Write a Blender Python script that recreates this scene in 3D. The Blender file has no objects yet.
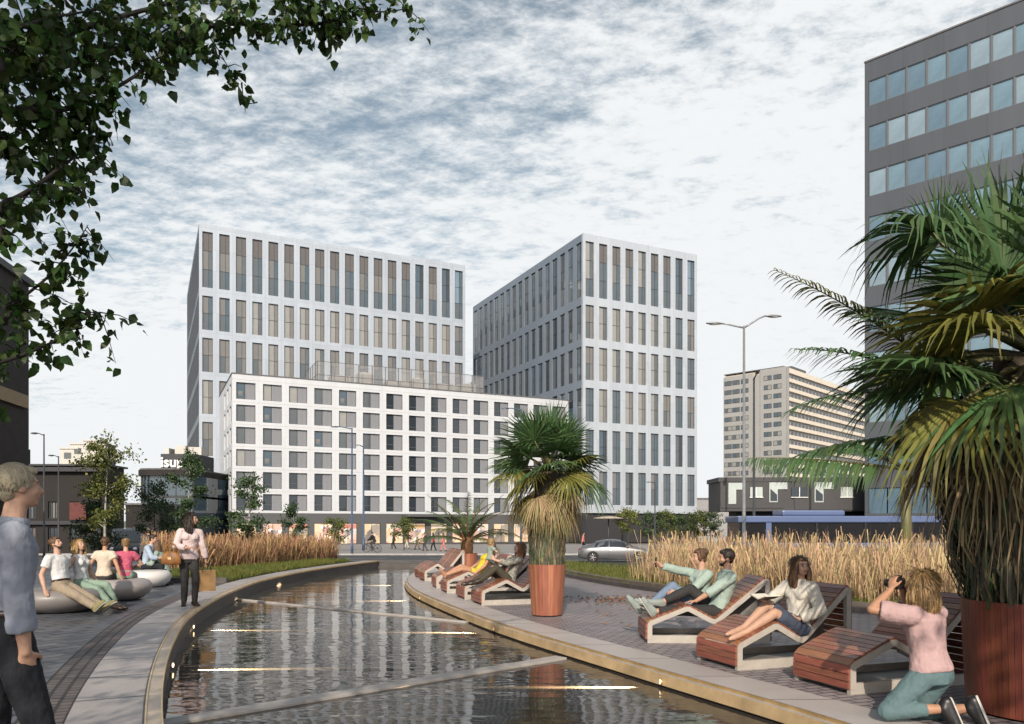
import bpy, bmesh, math, random
import numpy as np
from mathutils import Vector, Matrix, Quaternion
rnd = random.Random(7)
rng = np.random.default_rng(11)
scene = bpy.context.scene
COL = scene.collection
R = math.radians
CAMZ = 1.55; HOR = 525.0; F = 760.0
ZL, ZR, ZW = 0.09, 0.0, -0.17          # left bank, right bank, water

def at(px, Y):                           # sideways position of something seen in column px at distance Y
    return (px - 512.0) / F * Y
def hz(py, Y):                           # height of something seen in row py at distance Y
    return CAMZ - (py - HOR) / F * Y

# ------------------------------------------------------------------ objects
def link(o, parent=None):
    COL.objects.link(o)
    if parent is not None: o.parent = parent
    return o
def tag(o, label=None, cat=None, group=None, kind=None):
    if label: o['label'] = label
    if cat: o['category'] = cat
    if group: o['group'] = group
    if kind: o['kind'] = kind
    return o
def empty(name, loc=(0, 0, 0), rz=0.0, parent=None):
    o = bpy.data.objects.new(name, None)
    o.empty_display_size = 0.2
    o.location = loc; o.rotation_euler = (0, 0, rz)
    return link(o, parent)
def inst(name, me, parent=None, loc=(0, 0, 0), rz=0.0, scale=None):
    o = bpy.data.objects.new(name, me)
    o.location = loc; o.rotation_euler = (0, 0, rz)
    if scale: o.scale = scale
    return link(o, parent)
def copy_tree(o, parent=None):
    c = o.copy(); COL.objects.link(c); c.parent = parent
    for ch in list(o.children): copy_tree(ch, c)
    return c

class MB:
    """collects shapes, links them as one mesh object"""
    def __init__(s): s.v = []; s.f = []; s.m = []; s.sm = []; s.M = Matrix.Identity(4); s.mi = 0; s.smooth = False
    def add(s, vs, fs, mi=None, smooth=None):
        b = len(s.v)
        for v in vs: s.v.append(tuple(s.M @ Vector(v)))
        for f in fs:
            s.f.append([b + i for i in f]); s.m.append(s.mi if mi is None else mi)
            s.sm.append(s.smooth if smooth is None else smooth)
    def box(s, x0, x1, y0, y1, z0, z1, mi=None):
        vs = [(x0,y0,z0),(x1,y0,z0),(x1,y1,z0),(x0,y1,z0),(x0,y0,z1),(x1,y0,z1),(x1,y1,z1),(x0,y1,z1)]
        s.add(vs, [(0,3,2,1),(4,5,6,7),(0,1,5,4),(1,2,6,5),(2,3,7,6),(3,0,4,7)], mi, False)
    def bevbox(s, x0, x1, y0, y1, z0, z1, b=0.02, mi=None):
        # box with chamfered vertical and horizontal edges
        bm = bmesh.new()
        bmesh.ops.create_cube(bm, size=1.0)
        for v in bm.verts:
            v.co = Vector(((x0+x1)/2 + v.co.x*(x1-x0), (y0+y1)/2 + v.co.y*(y1-y0), (z0+z1)/2 + v.co.z*(z1-z0)))
        bmesh.ops.bevel(bm, geom=list(bm.edges), offset=b, segments=2, affect='EDGES', profile=0.6)
        bm.verts.index_update()
        s.add([v.co.copy() for v in bm.verts], [[v.index for v in f.verts] for f in bm.faces], mi, False)
        bm.free()
    def quad(s, a, b, c, d, mi=None): s.add([a, b, c, d], [(0, 1, 2, 3)], mi, False)
    def tube(s, pts, rad, n=10, cap=True, mi=None, smooth=True):
        pts = [Vector(p) for p in pts]
        if not hasattr(rad, '__len__'): rad = [rad] * len(pts)
        vs = []; fs = []
        t0 = (pts[1] - pts[0]).normalized()
        ref = Vector((0, 0, 1)) if abs(t0.z) < 0.9 else Vector((1, 0, 0))
        u = t0.cross(ref).normalized()
        for i, p in enumerate(pts):
            if i == 0: t = pts[1] - pts[0]
            elif i == len(pts) - 1: t = pts[-1] - pts[-2]
            else: t = pts[i+1] - pts[i-1]
            t.normalize()
            u = (u - t * u.dot(t))
            if u.length < 1e-5: u = t.orthogonal()
            u.normalize(); w = t.cross(u)
            for k in range(n):
                a = 2 * math.pi * k / n
                vs.append(p + (u * math.cos(a) + w * math.sin(a)) * rad[i])
        for i in range(len(pts) - 1):
            for k in range(n):
                k2 = (k + 1) % n
                fs.append((i*n+k, i*n+k2, (i+1)*n+k2, (i+1)*n+k))
        if cap:
            fs.append(tuple(range(n))[::-1]); fs.append(tuple((len(pts)-1)*n + k for k in range(n)))
        s.add(vs, fs, mi, smooth)
    def capsule(s, a, b, ra, rb, n=12, mi=None):
        a = Vector(a); b = Vector(b); d = b - a
        if d.length < 1e-5: d = Vector((0, 0, 1e-4))
        d.normalize(); P = []; Rr = []
        for k in range(4):
            g = math.pi / 2 * k / 4 + 0.12
            P.append(a - d * ra * math.cos(g)); Rr.append(max(ra * math.sin(g), 1e-4))
        for k in range(5): P.append(a.lerp(b, k / 4)); Rr.append(ra + (rb - ra) * k / 4)
        for k in range(4)[::-1]:
            g = math.pi / 2 * k / 4 + 0.12
            P.append(b + d * rb * math.cos(g)); Rr.append(max(rb * math.sin(g), 1e-4))
        s.tube(P, Rr, n, True, mi, True)
    def ellipsoid(s, c, r, ax=None, nu=14, nv=10, mi=None):
        c = Vector(c)
        X, Y, Z = ax if ax else (Vector((1,0,0)), Vector((0,1,0)), Vector((0,0,1)))
        vs = [c + Z * r[2]]; fs = []
        for j in range(1, nv):
            t = math.pi * j / nv
            for i in range(nu):
                a = 2 * math.pi * i / nu
                vs.append(c + X*(r[0]*math.sin(t)*math.cos(a)) + Y*(r[1]*math.sin(t)*math.sin(a)) + Z*(r[2]*math.cos(t)))
        vs.append(c - Z * r[2])
        for i in range(nu): fs.append((0, 1 + i, 1 + (i+1) % nu))
        for j in range(nv - 2):
            for i in range(nu):
                a = 1 + j*nu + i; b = 1 + j*nu + (i+1) % nu
                fs.append((a, a + nu, b + nu, b))
        L = len(vs) - 1; o = 1 + (nv-2)*nu
        for i in range(nu): fs.append((L, o + (i+1) % nu, o + i))
        s.add(vs, fs, mi, True)
    def loft(s, secs, n=18, mi=None):
        """secs: (centre, right, front, rx, ry) rings"""
        vs = []; fs = []
        for c, X, Y, rx, ry in secs:
            for k in range(n):
                a = 2*math.pi*k/n
                vs.append(Vector(c) + X*(rx*math.cos(a)) + Y*(ry*math.sin(a)))
        for i in range(len(secs)-1):
            for k in range(n):
                k2 = (k+1) % n
                fs.append((i*n+k, i*n+k2, (i+1)*n+k2, (i+1)*n+k))
        fs.append(tuple(range(n))[::-1]); fs.append(tuple((len(secs)-1)*n + k for k in range(n)))
        s.add(vs, fs, mi, True)
    def lathe(s, prof, n=32, c=(0, 0, 0), mi=None, smooth=True, cap=True):
        vs = []; fs = []
        for r, z in prof:
            for k in range(n):
                a = 2*math.pi*k/n
                vs.append((c[0]+r*math.cos(a), c[1]+r*math.sin(a), c[2]+z))
        for i in range(len(prof)-1):
            for k in range(n):
                k2 = (k+1) % n
                fs.append((i*n+k, i*n+k2, (i+1)*n+k2, (i+1)*n+k))
        if cap:
            fs.append(tuple(range(n))[::-1]); fs.append(tuple((len(prof)-1)*n+k for k in range(n)))
        s.add(vs, fs, mi, smooth)
    def prism(s, poly, y0, y1, mi=None):
        """poly in x,z extruded along y"""
        n = len(poly)
        vs = [(x, y0, z) for x, z in poly] + [(x, y1, z) for x, z in poly]
        fs = [tuple(range(n)), tuple(range(n, 2*n))[::-1]] + [(i, n+i, n+(i+1) % n, (i+1) % n) for i in range(n)]
        s.add(vs, fs, mi, False)
    def mesh(s, name, mats):
        me = bpy.data.meshes.new(name)
        me.from_pydata(s.v, [], s.f)
        for m in (mats if isinstance(mats, (list, tuple)) else [mats]): me.materials.append(m)
        me.polygons.foreach_set('material_index', s.m)
        me.polygons.foreach_set('use_smooth', s.sm)
        bm = bmesh.new(); bm.from_mesh(me)
        if len(bm.faces) < 20000: bmesh.ops.recalc_face_normals(bm, faces=list(bm.faces))
        bm.to_mesh(me); bm.free()
        me.update()
        return me
    def build(s, name, mats, parent=None, loc=(0, 0, 0), rz=0.0):
        return inst(name, s.mesh(name, mats), parent, loc, rz)

def np_mesh(name, V, Q, mats, mi=None, smooth=False):
    me = bpy.data.meshes.new(name)
    V = np.ascontiguousarray(V, dtype=np.float32).reshape(-1, 3); Q = np.ascontiguousarray(Q, dtype=np.int32).reshape(-1, 4)
    me.vertices.add(len(V)); me.vertices.foreach_set('co', V.ravel())
    me.loops.add(Q.size); me.loops.foreach_set('vertex_index', Q.ravel())
    me.polygons.add(len(Q)); me.polygons.foreach_set('loop_start', np.arange(0, Q.size, 4, dtype=np.int32))
    try: me.polygons.foreach_set('loop_total', np.full(len(Q), 4, dtype=np.int32))
    except Exception: pass
    for m in (mats if isinstance(mats, (list, tuple)) else [mats]): me.materials.append(m)
    if mi is not None: me.polygons.foreach_set('material_index', np.ascontiguousarray(mi, dtype=np.int32))
    me.polygons.foreach_set('use_smooth', np.full(len(Q), smooth))
    me.update(calc_edges=True); me.validate()
    return me
def ribbons(P, W, S):
    """P (N,k,3) centre lines, W (N,k) half widths, S (N,k,3) or (N,3) side directions -> verts, quads"""
    N, k, _ = P.shape
    if S.ndim == 2: S = S[:, None, :]
    A = P + S * W[..., None]; B = P - S * W[..., None]
    V = np.stack([A, B], axis=2).reshape(N*k*2, 3)
    i = (np.arange(N)[:, None]*k*2 + np.arange(k-1)[None, :]*2).ravel()
    Q = np.stack([i, i+1, i+3, i+2], axis=1)
    return V, Q
def unit(a): return a / np.maximum(np.linalg.norm(a, axis=-1, keepdims=True), 1e-9)
class NP:
    """gathers ribbons with a material index each"""
    def __init__(s): s.V = []; s.Q = []; s.I = []; s.n = 0
    def add(s, P, W, S, mi=0):
        V, Q = ribbons(P, W, S)
        s.V.append(V); s.Q.append(Q + s.n); s.n += len(V)
        k = P.shape[1]-1
        mi = np.asarray(mi)
        s.I.append(np.repeat(mi, k) if mi.ndim else np.full(len(Q), int(mi)))
    def mesh(s, name, mats, smooth=False):
        return np_mesh(name, np.concatenate(s.V), np.concatenate(s.Q), mats, np.concatenate(s.I), smooth)

# ------------------------------------------------------------------ materials
def mat(name, col, rough=0.6, metal=0.0, var=0.0, vscale=4.0, bump=0.0, bscale=30.0, island=0.0, spec=0.5,
        col2=None, stretch=None, emit=None, transl=0.0, alpha=1.0, coat=0.0):
    m = bpy.data.materials.new(name); m.use_nodes = True
    nt = m.node_tree; N = nt.nodes; L = nt.links
    b = N['Principled BSDF']
    b.inputs['Roughness'].default_value = rough; b.inputs['Metallic'].default_value = metal
    b.inputs['Specular IOR Level'].default_value = spec
    b.inputs['Coat Weight'].default_value = coat
    if alpha < 1: b.inputs['Alpha'].default_value = alpha
    c = (*col, 1)
    b.inputs['Base Color'].default_value = c
    src = None
    tc = N.new('ShaderNodeTexCoord'); mp = N.new('ShaderNodeMapping')
    L.new(tc.outputs['Object'], mp.inputs['Vector'])
    if stretch: mp.inputs['Scale'].default_value = stretch
    if var > 0 or col2:
        nz = N.new('ShaderNodeTexNoise'); nz.inputs['Scale'].default_value = vscale; nz.inputs['Detail'].default_value = 6
        nz.inputs['Roughness'].default_value = 0.65
        L.new(mp.outputs[0], nz.inputs['Vector'])
        rp = N.new('ShaderNodeValToRGB'); rp.color_ramp.elements[0].position = 0.3; rp.color_ramp.elements[1].position = 0.7
        if col2: a, d = c, (*col2, 1)
        else:
            a = (*[x*(1-var) for x in col], 1); d = (*[min(1, x*(1+var)) for x in col], 1)
        rp.color_ramp.elements[0].color = a; rp.color_ramp.elements[1].color = d
        L.new(nz.outputs['Fac'], rp.inputs['Fac']); src = rp.outputs['Color']
        rr = N.new('ShaderNodeMapRange'); rr.inputs['To Min'].default_value = max(0.02, rough-0.08); rr.inputs['To Max'].default_value = min(1, rough+0.1)
        L.new(nz.outputs['Fac'], rr.inputs['Value']); L.new(rr.outputs[0], b.inputs['Roughness'])
    if island > 0:
        g = N.new('ShaderNodeNewGeometry'); h = N.new('ShaderNodeHueSaturation')
        mr = N.new('ShaderNodeMapRange'); mr.inputs['To Min'].default_value = 1-island; mr.inputs['To Max'].default_value = 1+island
        L.new(g.outputs['Random Per Island'], mr.inputs['Value']); L.new(mr.outputs[0], h.inputs['Value'])
        mh = N.new('ShaderNodeMath'); mh.operation = 'MULTIPLY'; mh.inputs[1].default_value = 17.31
        fr = N.new('ShaderNodeMath'); fr.operation = 'FRACT'; m2 = N.new('ShaderNodeMapRange')
        m2.inputs['To Min'].default_value = 0.5-island*0.06; m2.inputs['To Max'].default_value = 0.5+island*0.06
        L.new(g.outputs['Random Per Island'], mh.inputs[0]); L.new(mh.outputs[0], fr.inputs[0]); L.new(fr.outputs[0], m2.inputs['Value'])
        L.new(m2.outputs[0], h.inputs['Hue'])
        if src: L.new(src, h.inputs['Color'])
        else: h.inputs['Color'].default_value = c
        src = h.outputs['Color']
    if src: L.new(src, b.inputs['Base Color'])
    if bump > 0:
        n2 = N.new('ShaderNodeTexNoise'); n2.inputs['Scale'].default_value = bscale; n2.inputs['Detail'].default_value = 5
        L.new(mp.outputs[0], n2.inputs['Vector'])
        bp = N.new('ShaderNodeBump'); bp.inputs['Strength'].default_value = bump; bp.inputs['Distance'].default_value = 0.02
        L.new(n2.outputs['Fac'], bp.inputs['Height']); L.new(bp.outputs[0], b.inputs['Normal'])
    if emit:
        b.inputs['Emission Color'].default_value = (*emit[:3], 1); b.inputs['Emission Strength'].default_value = emit[3]
    if transl > 0:
        tr = N.new('ShaderNodeBsdfTranslucent'); mx = N.new('ShaderNodeMixShader'); mx.inputs[0].default_value = transl
        if src: L.new(src, tr.inputs['Color'])
        else: tr.inputs['Color'].default_value = c
        out = N['Material Output']
        L.new(b.outputs[0], mx.inputs[1]); L.new(tr.outputs[0], mx.inputs[2]); L.new(mx.outputs[0], out.inputs['Surface'])
    return m

def paving(name, c1, c2, mortar, bw, bh, ms, rot=0.0, uv=False, bump=0.5, offset=0.5, rough=0.65, blotch=0.25, wet=0.0, ang_scale=1.0):
    m = bpy.data.materials.new(name); m.use_nodes = True
    nt = m.node_tree; N = nt.nodes; L = nt.links; b = N['Principled BSDF']
    tc = N.new('ShaderNodeTexCoord'); mp = N.new('ShaderNodeMapping'); mp.inputs['Rotation'].default_value = (0, 0, rot)
    L.new(tc.outputs['UV' if uv else 'Object'], mp.inputs['Vector'])
    br = N.new('ShaderNodeTexBrick'); br.offset = offset
    br.inputs['Color1'].default_value = (*c1, 1); br.inputs['Color2'].default_value = (*c2, 1); br.inputs['Mortar'].default_value = (*mortar, 1)
    br.inputs['Scale'].default_value = 1.0; br.inputs['Brick Width'].default_value = bw; br.inputs['Row Height'].default_value = bh
    br.inputs['Mortar Size'].default_value = ms; br.inputs['Mortar Smooth'].default_value = 0.3
    L.new(mp.outputs[0], br.inputs['Vector'])
    nz = N.new('ShaderNodeTexNoise'); nz.inputs['Scale'].default_value = 0.9; nz.inputs['Detail'].default_value = 8; nz.inputs['Roughness'].default_value = 0.7
    L.new(tc.outputs['Object'], nz.inputs['Vector'])
    mr = N.new('ShaderNodeMapRange'); mr.inputs['From Min'].default_value = 0.3; mr.inputs['From Max'].default_value = 0.7
    mr.inputs['To Min'].default_value = 1-blotch; mr.inputs['To Max'].default_value = 1+blotch
    L.new(nz.outputs['Fac'], mr.inputs['Value'])
    n3 = N.new('ShaderNodeTexNoise'); n3.inputs['Scale'].default_value = 60; n3.inputs['Detail'].default_value = 4
    L.new(tc.outputs['Object'], n3.inputs['Vector'])
    m3 = N.new('ShaderNodeMapRange'); m3.inputs['To Min'].default_value = 0.75; m3.inputs['To Max'].default_value = 1.25
    L.new(n3.outputs['Fac'], m3.inputs['Value'])
    mm = N.new('ShaderNodeMath'); mm.operation = 'MULTIPLY'; L.new(mr.outputs[0], mm.inputs[0]); L.new(m3.outputs[0], mm.inputs[1])
    vm = N.new('ShaderNodeVectorMath'); vm.operation = 'SCALE'
    L.new(br.outputs['Color'], vm.inputs[0]); L.new(mm.outputs[0], vm.inputs['Scale'])
    L.new(vm.outputs[0], b.inputs['Base Color'])
    rr = N.new('ShaderNodeMapRange'); rr.inputs['From Min'].default_value = 0.3; rr.inputs['From Max'].default_value = 0.7
    rr.inputs['To Min'].default_value = rough-0.18-wet; rr.inputs['To Max'].default_value = rough+0.12
    L.new(nz.outputs['Fac'], rr.inputs['Value']); L.new(rr.outputs[0], b.inputs['Roughness'])
    iv = N.new('ShaderNodeMath'); iv.operation = 'SUBTRACT'; iv.inputs[0].default_value = 1.0; L.new(br.outputs['Fac'], iv.inputs[1])
    ad = N.new('ShaderNodeMath'); ad.operation = 'MULTIPLY_ADD'; ad.inputs[1].default_value = 0.25
    L.new(n3.outputs['Fac'], ad.inputs[0]); L.new(iv.outputs[0], ad.inputs[2])
    bp = N.new('ShaderNodeBump'); bp.inputs['Strength'].default_value = bump; bp.inputs['Distance'].default_value = 0.006
    L.new(ad.outputs[0], bp.inputs['Height']); L.new(bp.outputs[0], b.inputs['Normal'])
    return m

def panel_mat(name, col, pw, ph, rough=0.4, metal=0.1, joint=0.55, var=0.05, stain=0.10, ms=0.012):
    """cladding: panels pw x ph with thin joints, slight panel to panel change, rain streaks"""
    m = bpy.data.materials.new(name); m.use_nodes = True; nt = m.node_tree; N = nt.nodes; L = nt.links; b = N['Principled BSDF']
    tc = N.new('ShaderNodeTexCoord'); sx = N.new('ShaderNodeSeparateXYZ'); L.new(tc.outputs['Object'], sx.inputs[0])
    ad = N.new('ShaderNodeMath'); ad.operation = 'ADD'; L.new(sx.outputs[0], ad.inputs[0]); L.new(sx.outputs[1], ad.inputs[1])
    cb = N.new('ShaderNodeCombineXYZ'); L.new(ad.outputs[0], cb.inputs[0]); L.new(sx.outputs[2], cb.inputs[1])
    br = N.new('ShaderNodeTexBrick'); br.offset = 0; br.inputs['Scale'].default_value = 1; br.inputs['Brick Width'].default_value = pw; br.inputs['Row Height'].default_value = ph
    br.inputs['Mortar Size'].default_value = ms; br.inputs['Mortar Smooth'].default_value = .2
    br.inputs['Color1'].default_value = (*[c*(1-var) for c in col], 1); br.inputs['Color2'].default_value = (*[c*(1+var) for c in col], 1); br.inputs['Mortar'].default_value = (*[c*joint for c in col], 1)
    L.new(cb.outputs[0], br.inputs['Vector'])
    mp = N.new('ShaderNodeMapping'); mp.inputs['Scale'].default_value = (1.1, 1.1, .06); L.new(tc.outputs['Object'], mp.inputs[0])
    nz = N.new('ShaderNodeTexNoise'); nz.inputs['Scale'].default_value = .8; nz.inputs['Detail'].default_value = 6; nz.inputs['Roughness'].default_value = .7; L.new(mp.outputs[0], nz.inputs['Vector'])
    mr = N.new('ShaderNodeMapRange'); mr.inputs['From Min'].default_value = .3; mr.inputs['From Max'].default_value = .7; mr.inputs['To Min'].default_value = 1-stain; mr.inputs['To Max'].default_value = 1+stain*.5
    L.new(nz.outputs['Fac'], mr.inputs['Value']); vm = N.new('ShaderNodeVectorMath'); vm.operation = 'SCALE'; L.new(br.outputs['Color'], vm.inputs[0]); L.new(mr.outputs[0], vm.inputs['Scale'])
    L.new(vm.outputs[0], b.inputs['Base Color']); b.inputs['Roughness'].default_value = rough; b.inputs['Metallic'].default_value = metal
    return m
def glass_mat(name, tint, rough=0.04, refl=0.6, var=0.25, vs=0.15):
    """facade glass: dark room behind, mirror on top"""
    m = mat(name, tint, rough, var=var, vscale=vs, spec=0.5)
    b = m.node_tree.nodes['Principled BSDF']; b.inputs['Coat Weight'].default_value = refl; b.inputs['Coat Roughness'].default_value = 0.02
    b.inputs['IOR'].default_value = 1.6
    return m
def emit_mat(name, cols, strength, scale=1.2, stretch=(1, 1, 1)):
    """a lit shop interior: patches of different brightness"""
    m = bpy.data.materials.new(name); m.use_nodes = True; N = m.node_tree.nodes; L = m.node_tree.links; b = N['Principled BSDF']
    tc = N.new('ShaderNodeTexCoord'); mp = N.new('ShaderNodeMapping'); mp.inputs['Scale'].default_value = stretch
    L.new(tc.outputs['Object'], mp.inputs['Vector'])
    vo = N.new('ShaderNodeTexVoronoi'); vo.inputs['Scale'].default_value = scale; vo.distance = 'CHEBYCHEV'
    L.new(mp.outputs[0], vo.inputs['Vector'])
    rp = N.new('ShaderNodeValToRGB'); rp.color_ramp.interpolation = 'LINEAR'
    e = rp.color_ramp.elements
    for i, c in enumerate(cols):
        p = i / (len(cols)-1)
        if i == 0: el = e[0]
        elif i == len(cols)-1: el = e[-1]
        else: el = e.new(p)
        el.position = p; el.color = (*c, 1)
    sp = N.new('ShaderNodeSeparateColor'); L.new(vo.outputs['Color'], sp.inputs[0]); L.new(sp.outputs[0], rp.inputs[0])
    b.inputs['Base Color'].default_value = (0.02, 0.02, 0.02, 1); b.inputs['Roughness'].default_value = 0.1
    L.new(rp.outputs['Color'], b.inputs['Emission Color']); b.inputs['Emission Strength'].default_value = strength
    return m

def smooth_curve(pts, ys):
    Y = np.array([p[0] for p in pts], float); X = np.array([p[1] for p in pts], float)
    fine = np.arange(ys[0]-4, ys[-1]+4, 0.1)
    x = np.interp(fine, Y, X)
    lo = fine < Y[0]; hi = fine > Y[-1]
    x[lo] = X[0] + (fine[lo]-Y[0])*(X[1]-X[0])/(Y[1]-Y[0]); x[hi] = X[-1] + (fine[hi]-Y[-1])*(X[-1]-X[-2])/(Y[-1]-Y[-2])
    ker = np.ones(15)/15
    for _ in range(3):
        xp = np.pad(x, 7, mode='reflect', reflect_type='odd'); x = np.convolve(xp, ker, mode='valid')
    return np.interp(ys, fine, x)
def strip(name, A, B, zA, zB, material, uvscale=1.0, thick=0.0):
    """surface between two lines A, B (N,2); UV runs along and across it"""
    n = len(A)
    zA = np.broadcast_to(zA, n); zB = np.broadcast_to(zB, n)
    V = np.zeros((n, 2, 3)); V[:, 0, :2] = A; V[:, 1, :2] = B; V[:, 0, 2] = zA; V[:, 1, 2] = zB
    i = np.arange(n-1)*2
    Q = np.stack([i, i+2, i+3, i+1], 1)
    me = np_mesh(name, V, Q, material, smooth=False)
    mid = (V[:, 0] + V[:, 1])/2
    s = np.concatenate([[0], np.cumsum(np.linalg.norm(np.diff(mid, axis=0), axis=1))])
    w = np.linalg.norm(V[:, 1]-V[:, 0], axis=1)
    uvv = np.zeros((n*2, 2)); uvv[0::2, 0] = s; uvv[1::2, 0] = s; uvv[1::2, 1] = w
    uv = me.uv_layers.new(name='UVMap')
    li = np.zeros(len(me.loops), dtype=np.int32); me.loops.foreach_get('vertex_index', li)
    uv.data.foreach_set('uv', (uvv[li]*uvscale).astype(np.float32).ravel())
    if sum(me.polygons[0].normal[:]) and me.polygons[0].normal.z < -0.5: me.flip_normals()
    return inst(name, me)
# ------------------------------------------------------------------ camera, light, sky
cam = bpy.data.cameras.new('camera'); camo = bpy.data.objects.new('camera', cam); COL.objects.link(camo)
camo.location = (0, 0, CAMZ); camo.rotation_euler = (R(90), 0, 0)
cam.sensor_width = 36; cam.lens = 36*F/1024; cam.shift_y = (HOR-362)/1024; cam.clip_start = 0.05; cam.clip_end = 9000
scene.camera = camo
SUN_DIR = Vector((-0.09, -1.0, 0)).normalized(); SUN_EL = R(30)
sun_vec = SUN_DIR*math.cos(SUN_EL) + Vector((0, 0, math.sin(SUN_EL)))
sl = bpy.data.lights.new('sun', 'SUN'); sl.energy = 4.8; sl.angle = R(0.6); sl.color = (1.0, 0.88, 0.74)
so = bpy.data.objects.new('sun', sl); COL.objects.link(so); so.rotation_euler = sun_vec.to_track_quat('Z', 'Y').to_euler()
w = bpy.data.worlds.new('World'); scene.world = w; w.use_nodes = True
N = w.node_tree.nodes; L = w.node_tree.links; N.clear()
out = N.new('ShaderNodeOutputWorld'); mix = N.new('ShaderNodeMixShader')
sky = N.new('ShaderNodeTexSky'); sky.sky_type = 'NISHITA'; sky.sun_disc = False; sky.sun_elevation = SUN_EL
sky.sun_rotation = math.atan2(SUN_DIR.x, SUN_DIR.y); sky.air_density = 1.0; sky.dust_density = 2.5; sky.ozone_density = 1.5
bg = N.new('ShaderNodeBackground'); bg.inputs['Strength'].default_value = 0.145
hs = N.new('ShaderNodeHueSaturation'); hs.inputs['Saturation'].default_value = 0.66; hs.inputs['Hue'].default_value = 0.478
L.new(sky.outputs[0], hs.inputs['Color']); L.new(hs.outputs[0], bg.inputs['Color'])
bg2 = N.new('ShaderNodeBackground')
tc = N.new('ShaderNodeTexCoord'); sx = N.new('ShaderNodeSeparateXYZ'); L.new(tc.outputs['Generated'], sx.inputs[0])
def MATH(op, a=None, b=None, c=None, clamp=False):
    n = N.new('ShaderNodeMath'); n.operation = op; n.use_clamp = clamp
    for i, x in enumerate((a, b, c)):
        if x is None: continue
        if isinstance(x, (int, float)): n.inputs[i].default_value = x
        else: L.new(x, n.inputs[i])
    return n.outputs[0]
zc = MATH('MAXIMUM', sx.outputs[2], 0.0); zd = MATH('ADD', zc, 0.13)
cx = MATH('DIVIDE', sx.outputs[0], zd); cy = MATH('DIVIDE', sx.outputs[1], zd)
cb = N.new('ShaderNodeCombineXYZ'); L.new(cx, cb.inputs[0]); L.new(cy, cb.inputs[1])
def NOISE(scale, detail, rough, dist=0.0, loc=(0, 0, 0), sc=(1, 1, 1), rot=0.0):
    mp = N.new('ShaderNodeMapping'); mp.inputs['Location'].default_value = loc; mp.inputs['Scale'].default_value = sc; mp.inputs['Rotation'].default_value = (0, 0, rot)
    L.new(cb.outputs[0], mp.inputs['Vector'])
    n = N.new('ShaderNodeTexNoise'); n.inputs['Scale'].default_value = scale; n.inputs['Detail'].default_value = detail
    n.inputs['Roughness'].default_value = rough; n.inputs['Distortion'].default_value = dist
    L.new(mp.outputs[0], n.inputs['Vector']); return n.outputs['Fac']
big = NOISE(0.8, 3, 0.5, 0.3, (2.1, 4.4, 0))
puff = NOISE(13.0, 9, 0.68, 0.1, (1.7, 3.1, 0), (1.0, 1.5, 1), R(35))
mid_ = NOISE(3.2, 6, 0.62, 0.35, (0.3, 8.2, 0), (1.0, 1.9, 1), R(35))
s1 = MATH('MULTIPLY_ADD', big, 0.62, MATH('ADD', 0.27, MATH('MULTIPLY_ADD', sx.outputs[0], 0.22, MATH('MULTIPLY', sx.outputs[1], 0.16)))); s2 = MATH('MULTIPLY_ADD', puff, 0.85, s1); s3 = MATH('MULTIPLY_ADD', mid_, 0.62, s2)
# thicker cloud low down: the layer closes up towards the horizon
low = MATH('MULTIPLY_ADD', zc, -0.80, 0.46); s4 = MATH('ADD', s3, low)
cov = N.new('ShaderNodeMapRange'); cov.interpolation_type = 'SMOOTHSTEP'; cov.inputs['From Min'].default_value = 1.26; cov.inputs['From Max'].default_value = 1.68
L.new(s4, cov.inputs['Value'])
# cloud brightness: thin parts bright, thick cores a little greyer
crp = N.new('ShaderNodeValToRGB'); crp.color_ramp.elements[0].position = 0.25; crp.color_ramp.elements[0].color = (0.66, 0.745, 0.80, 1)
crp.color_ramp.elements[1].position = 0.62; crp.color_ramp.elements[1].color = (0.93, 0.955, 0.97, 1)
cs = MATH('MULTIPLY_ADD', zc, -0.24, MATH('MULTIPLY_ADD', puff, 0.62, MATH('MULTIPLY_ADD', big, 0.55, 0.10))); L.new(cs, crp.inputs[0])
L.new(crp.outputs[0], bg2.inputs['Color']); bg2.inputs['Strength'].default_value = 1.05
L.new(cov.outputs[0], mix.inputs[0]); L.new(bg.outputs[0], mix.inputs[1]); L.new(bg2.outputs[0], mix.inputs[2]); L.new(mix.outputs[0], out.inputs[0])
scene.view_settings.view_transform = 'Standard'; scene.view_settings.look = 'None'; scene.view_settings.gamma = 1; scene.view_settings.exposure = -0.12
scene.view_settings.use_curve_mapping = False
cy_ = scene.cycles; scene.render.engine = 'CYCLES'
cy_.use_denoising = True; cy_.max_bounces = 6; cy_.diffuse_bounces = 2; cy_.glossy_bounces = 3; cy_.transmission_bounces = 3; cy_.transparent_max_bounces = 12
cy_.caustics_reflective = False; cy_.caustics_refractive = False; cy_.sample_clamp_indirect = 6

# ------------------------------------------------------------------ shared materials
m_brass = mat('brass', (0.80, 0.56, 0.27), 0.34, 0.75, var=0.25, vscale=3, bump=0.1, bscale=60)
m_gold_stone = mat('gold_stone', (0.62, 0.45, 0.25), 0.38, 0.35, var=0.28, vscale=2.2, bump=0.12, bscale=70)
m_concrete = mat('concrete', (0.40, 0.37, 0.34), 0.62, var=0.2, vscale=3, bump=0.2, bscale=60)
m_dark_stone = mat('dark_stone', (0.07, 0.062, 0.058), 0.5, var=0.4, vscale=3, bump=0.2, bscale=40)
m_black = mat('black_paint', (0.015, 0.015, 0.017), 0.4)
m_rubber = mat('rubber', (0.012, 0.012, 0.013), 0.7)
m_steel = mat('steel', (0.45, 0.46, 0.48), 0.35, 0.8, var=0.15)
m_soil = mat('soil', (0.035, 0.025, 0.018), 0.9, var=0.5, vscale=12, bump=0.6, bscale=40)
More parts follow.
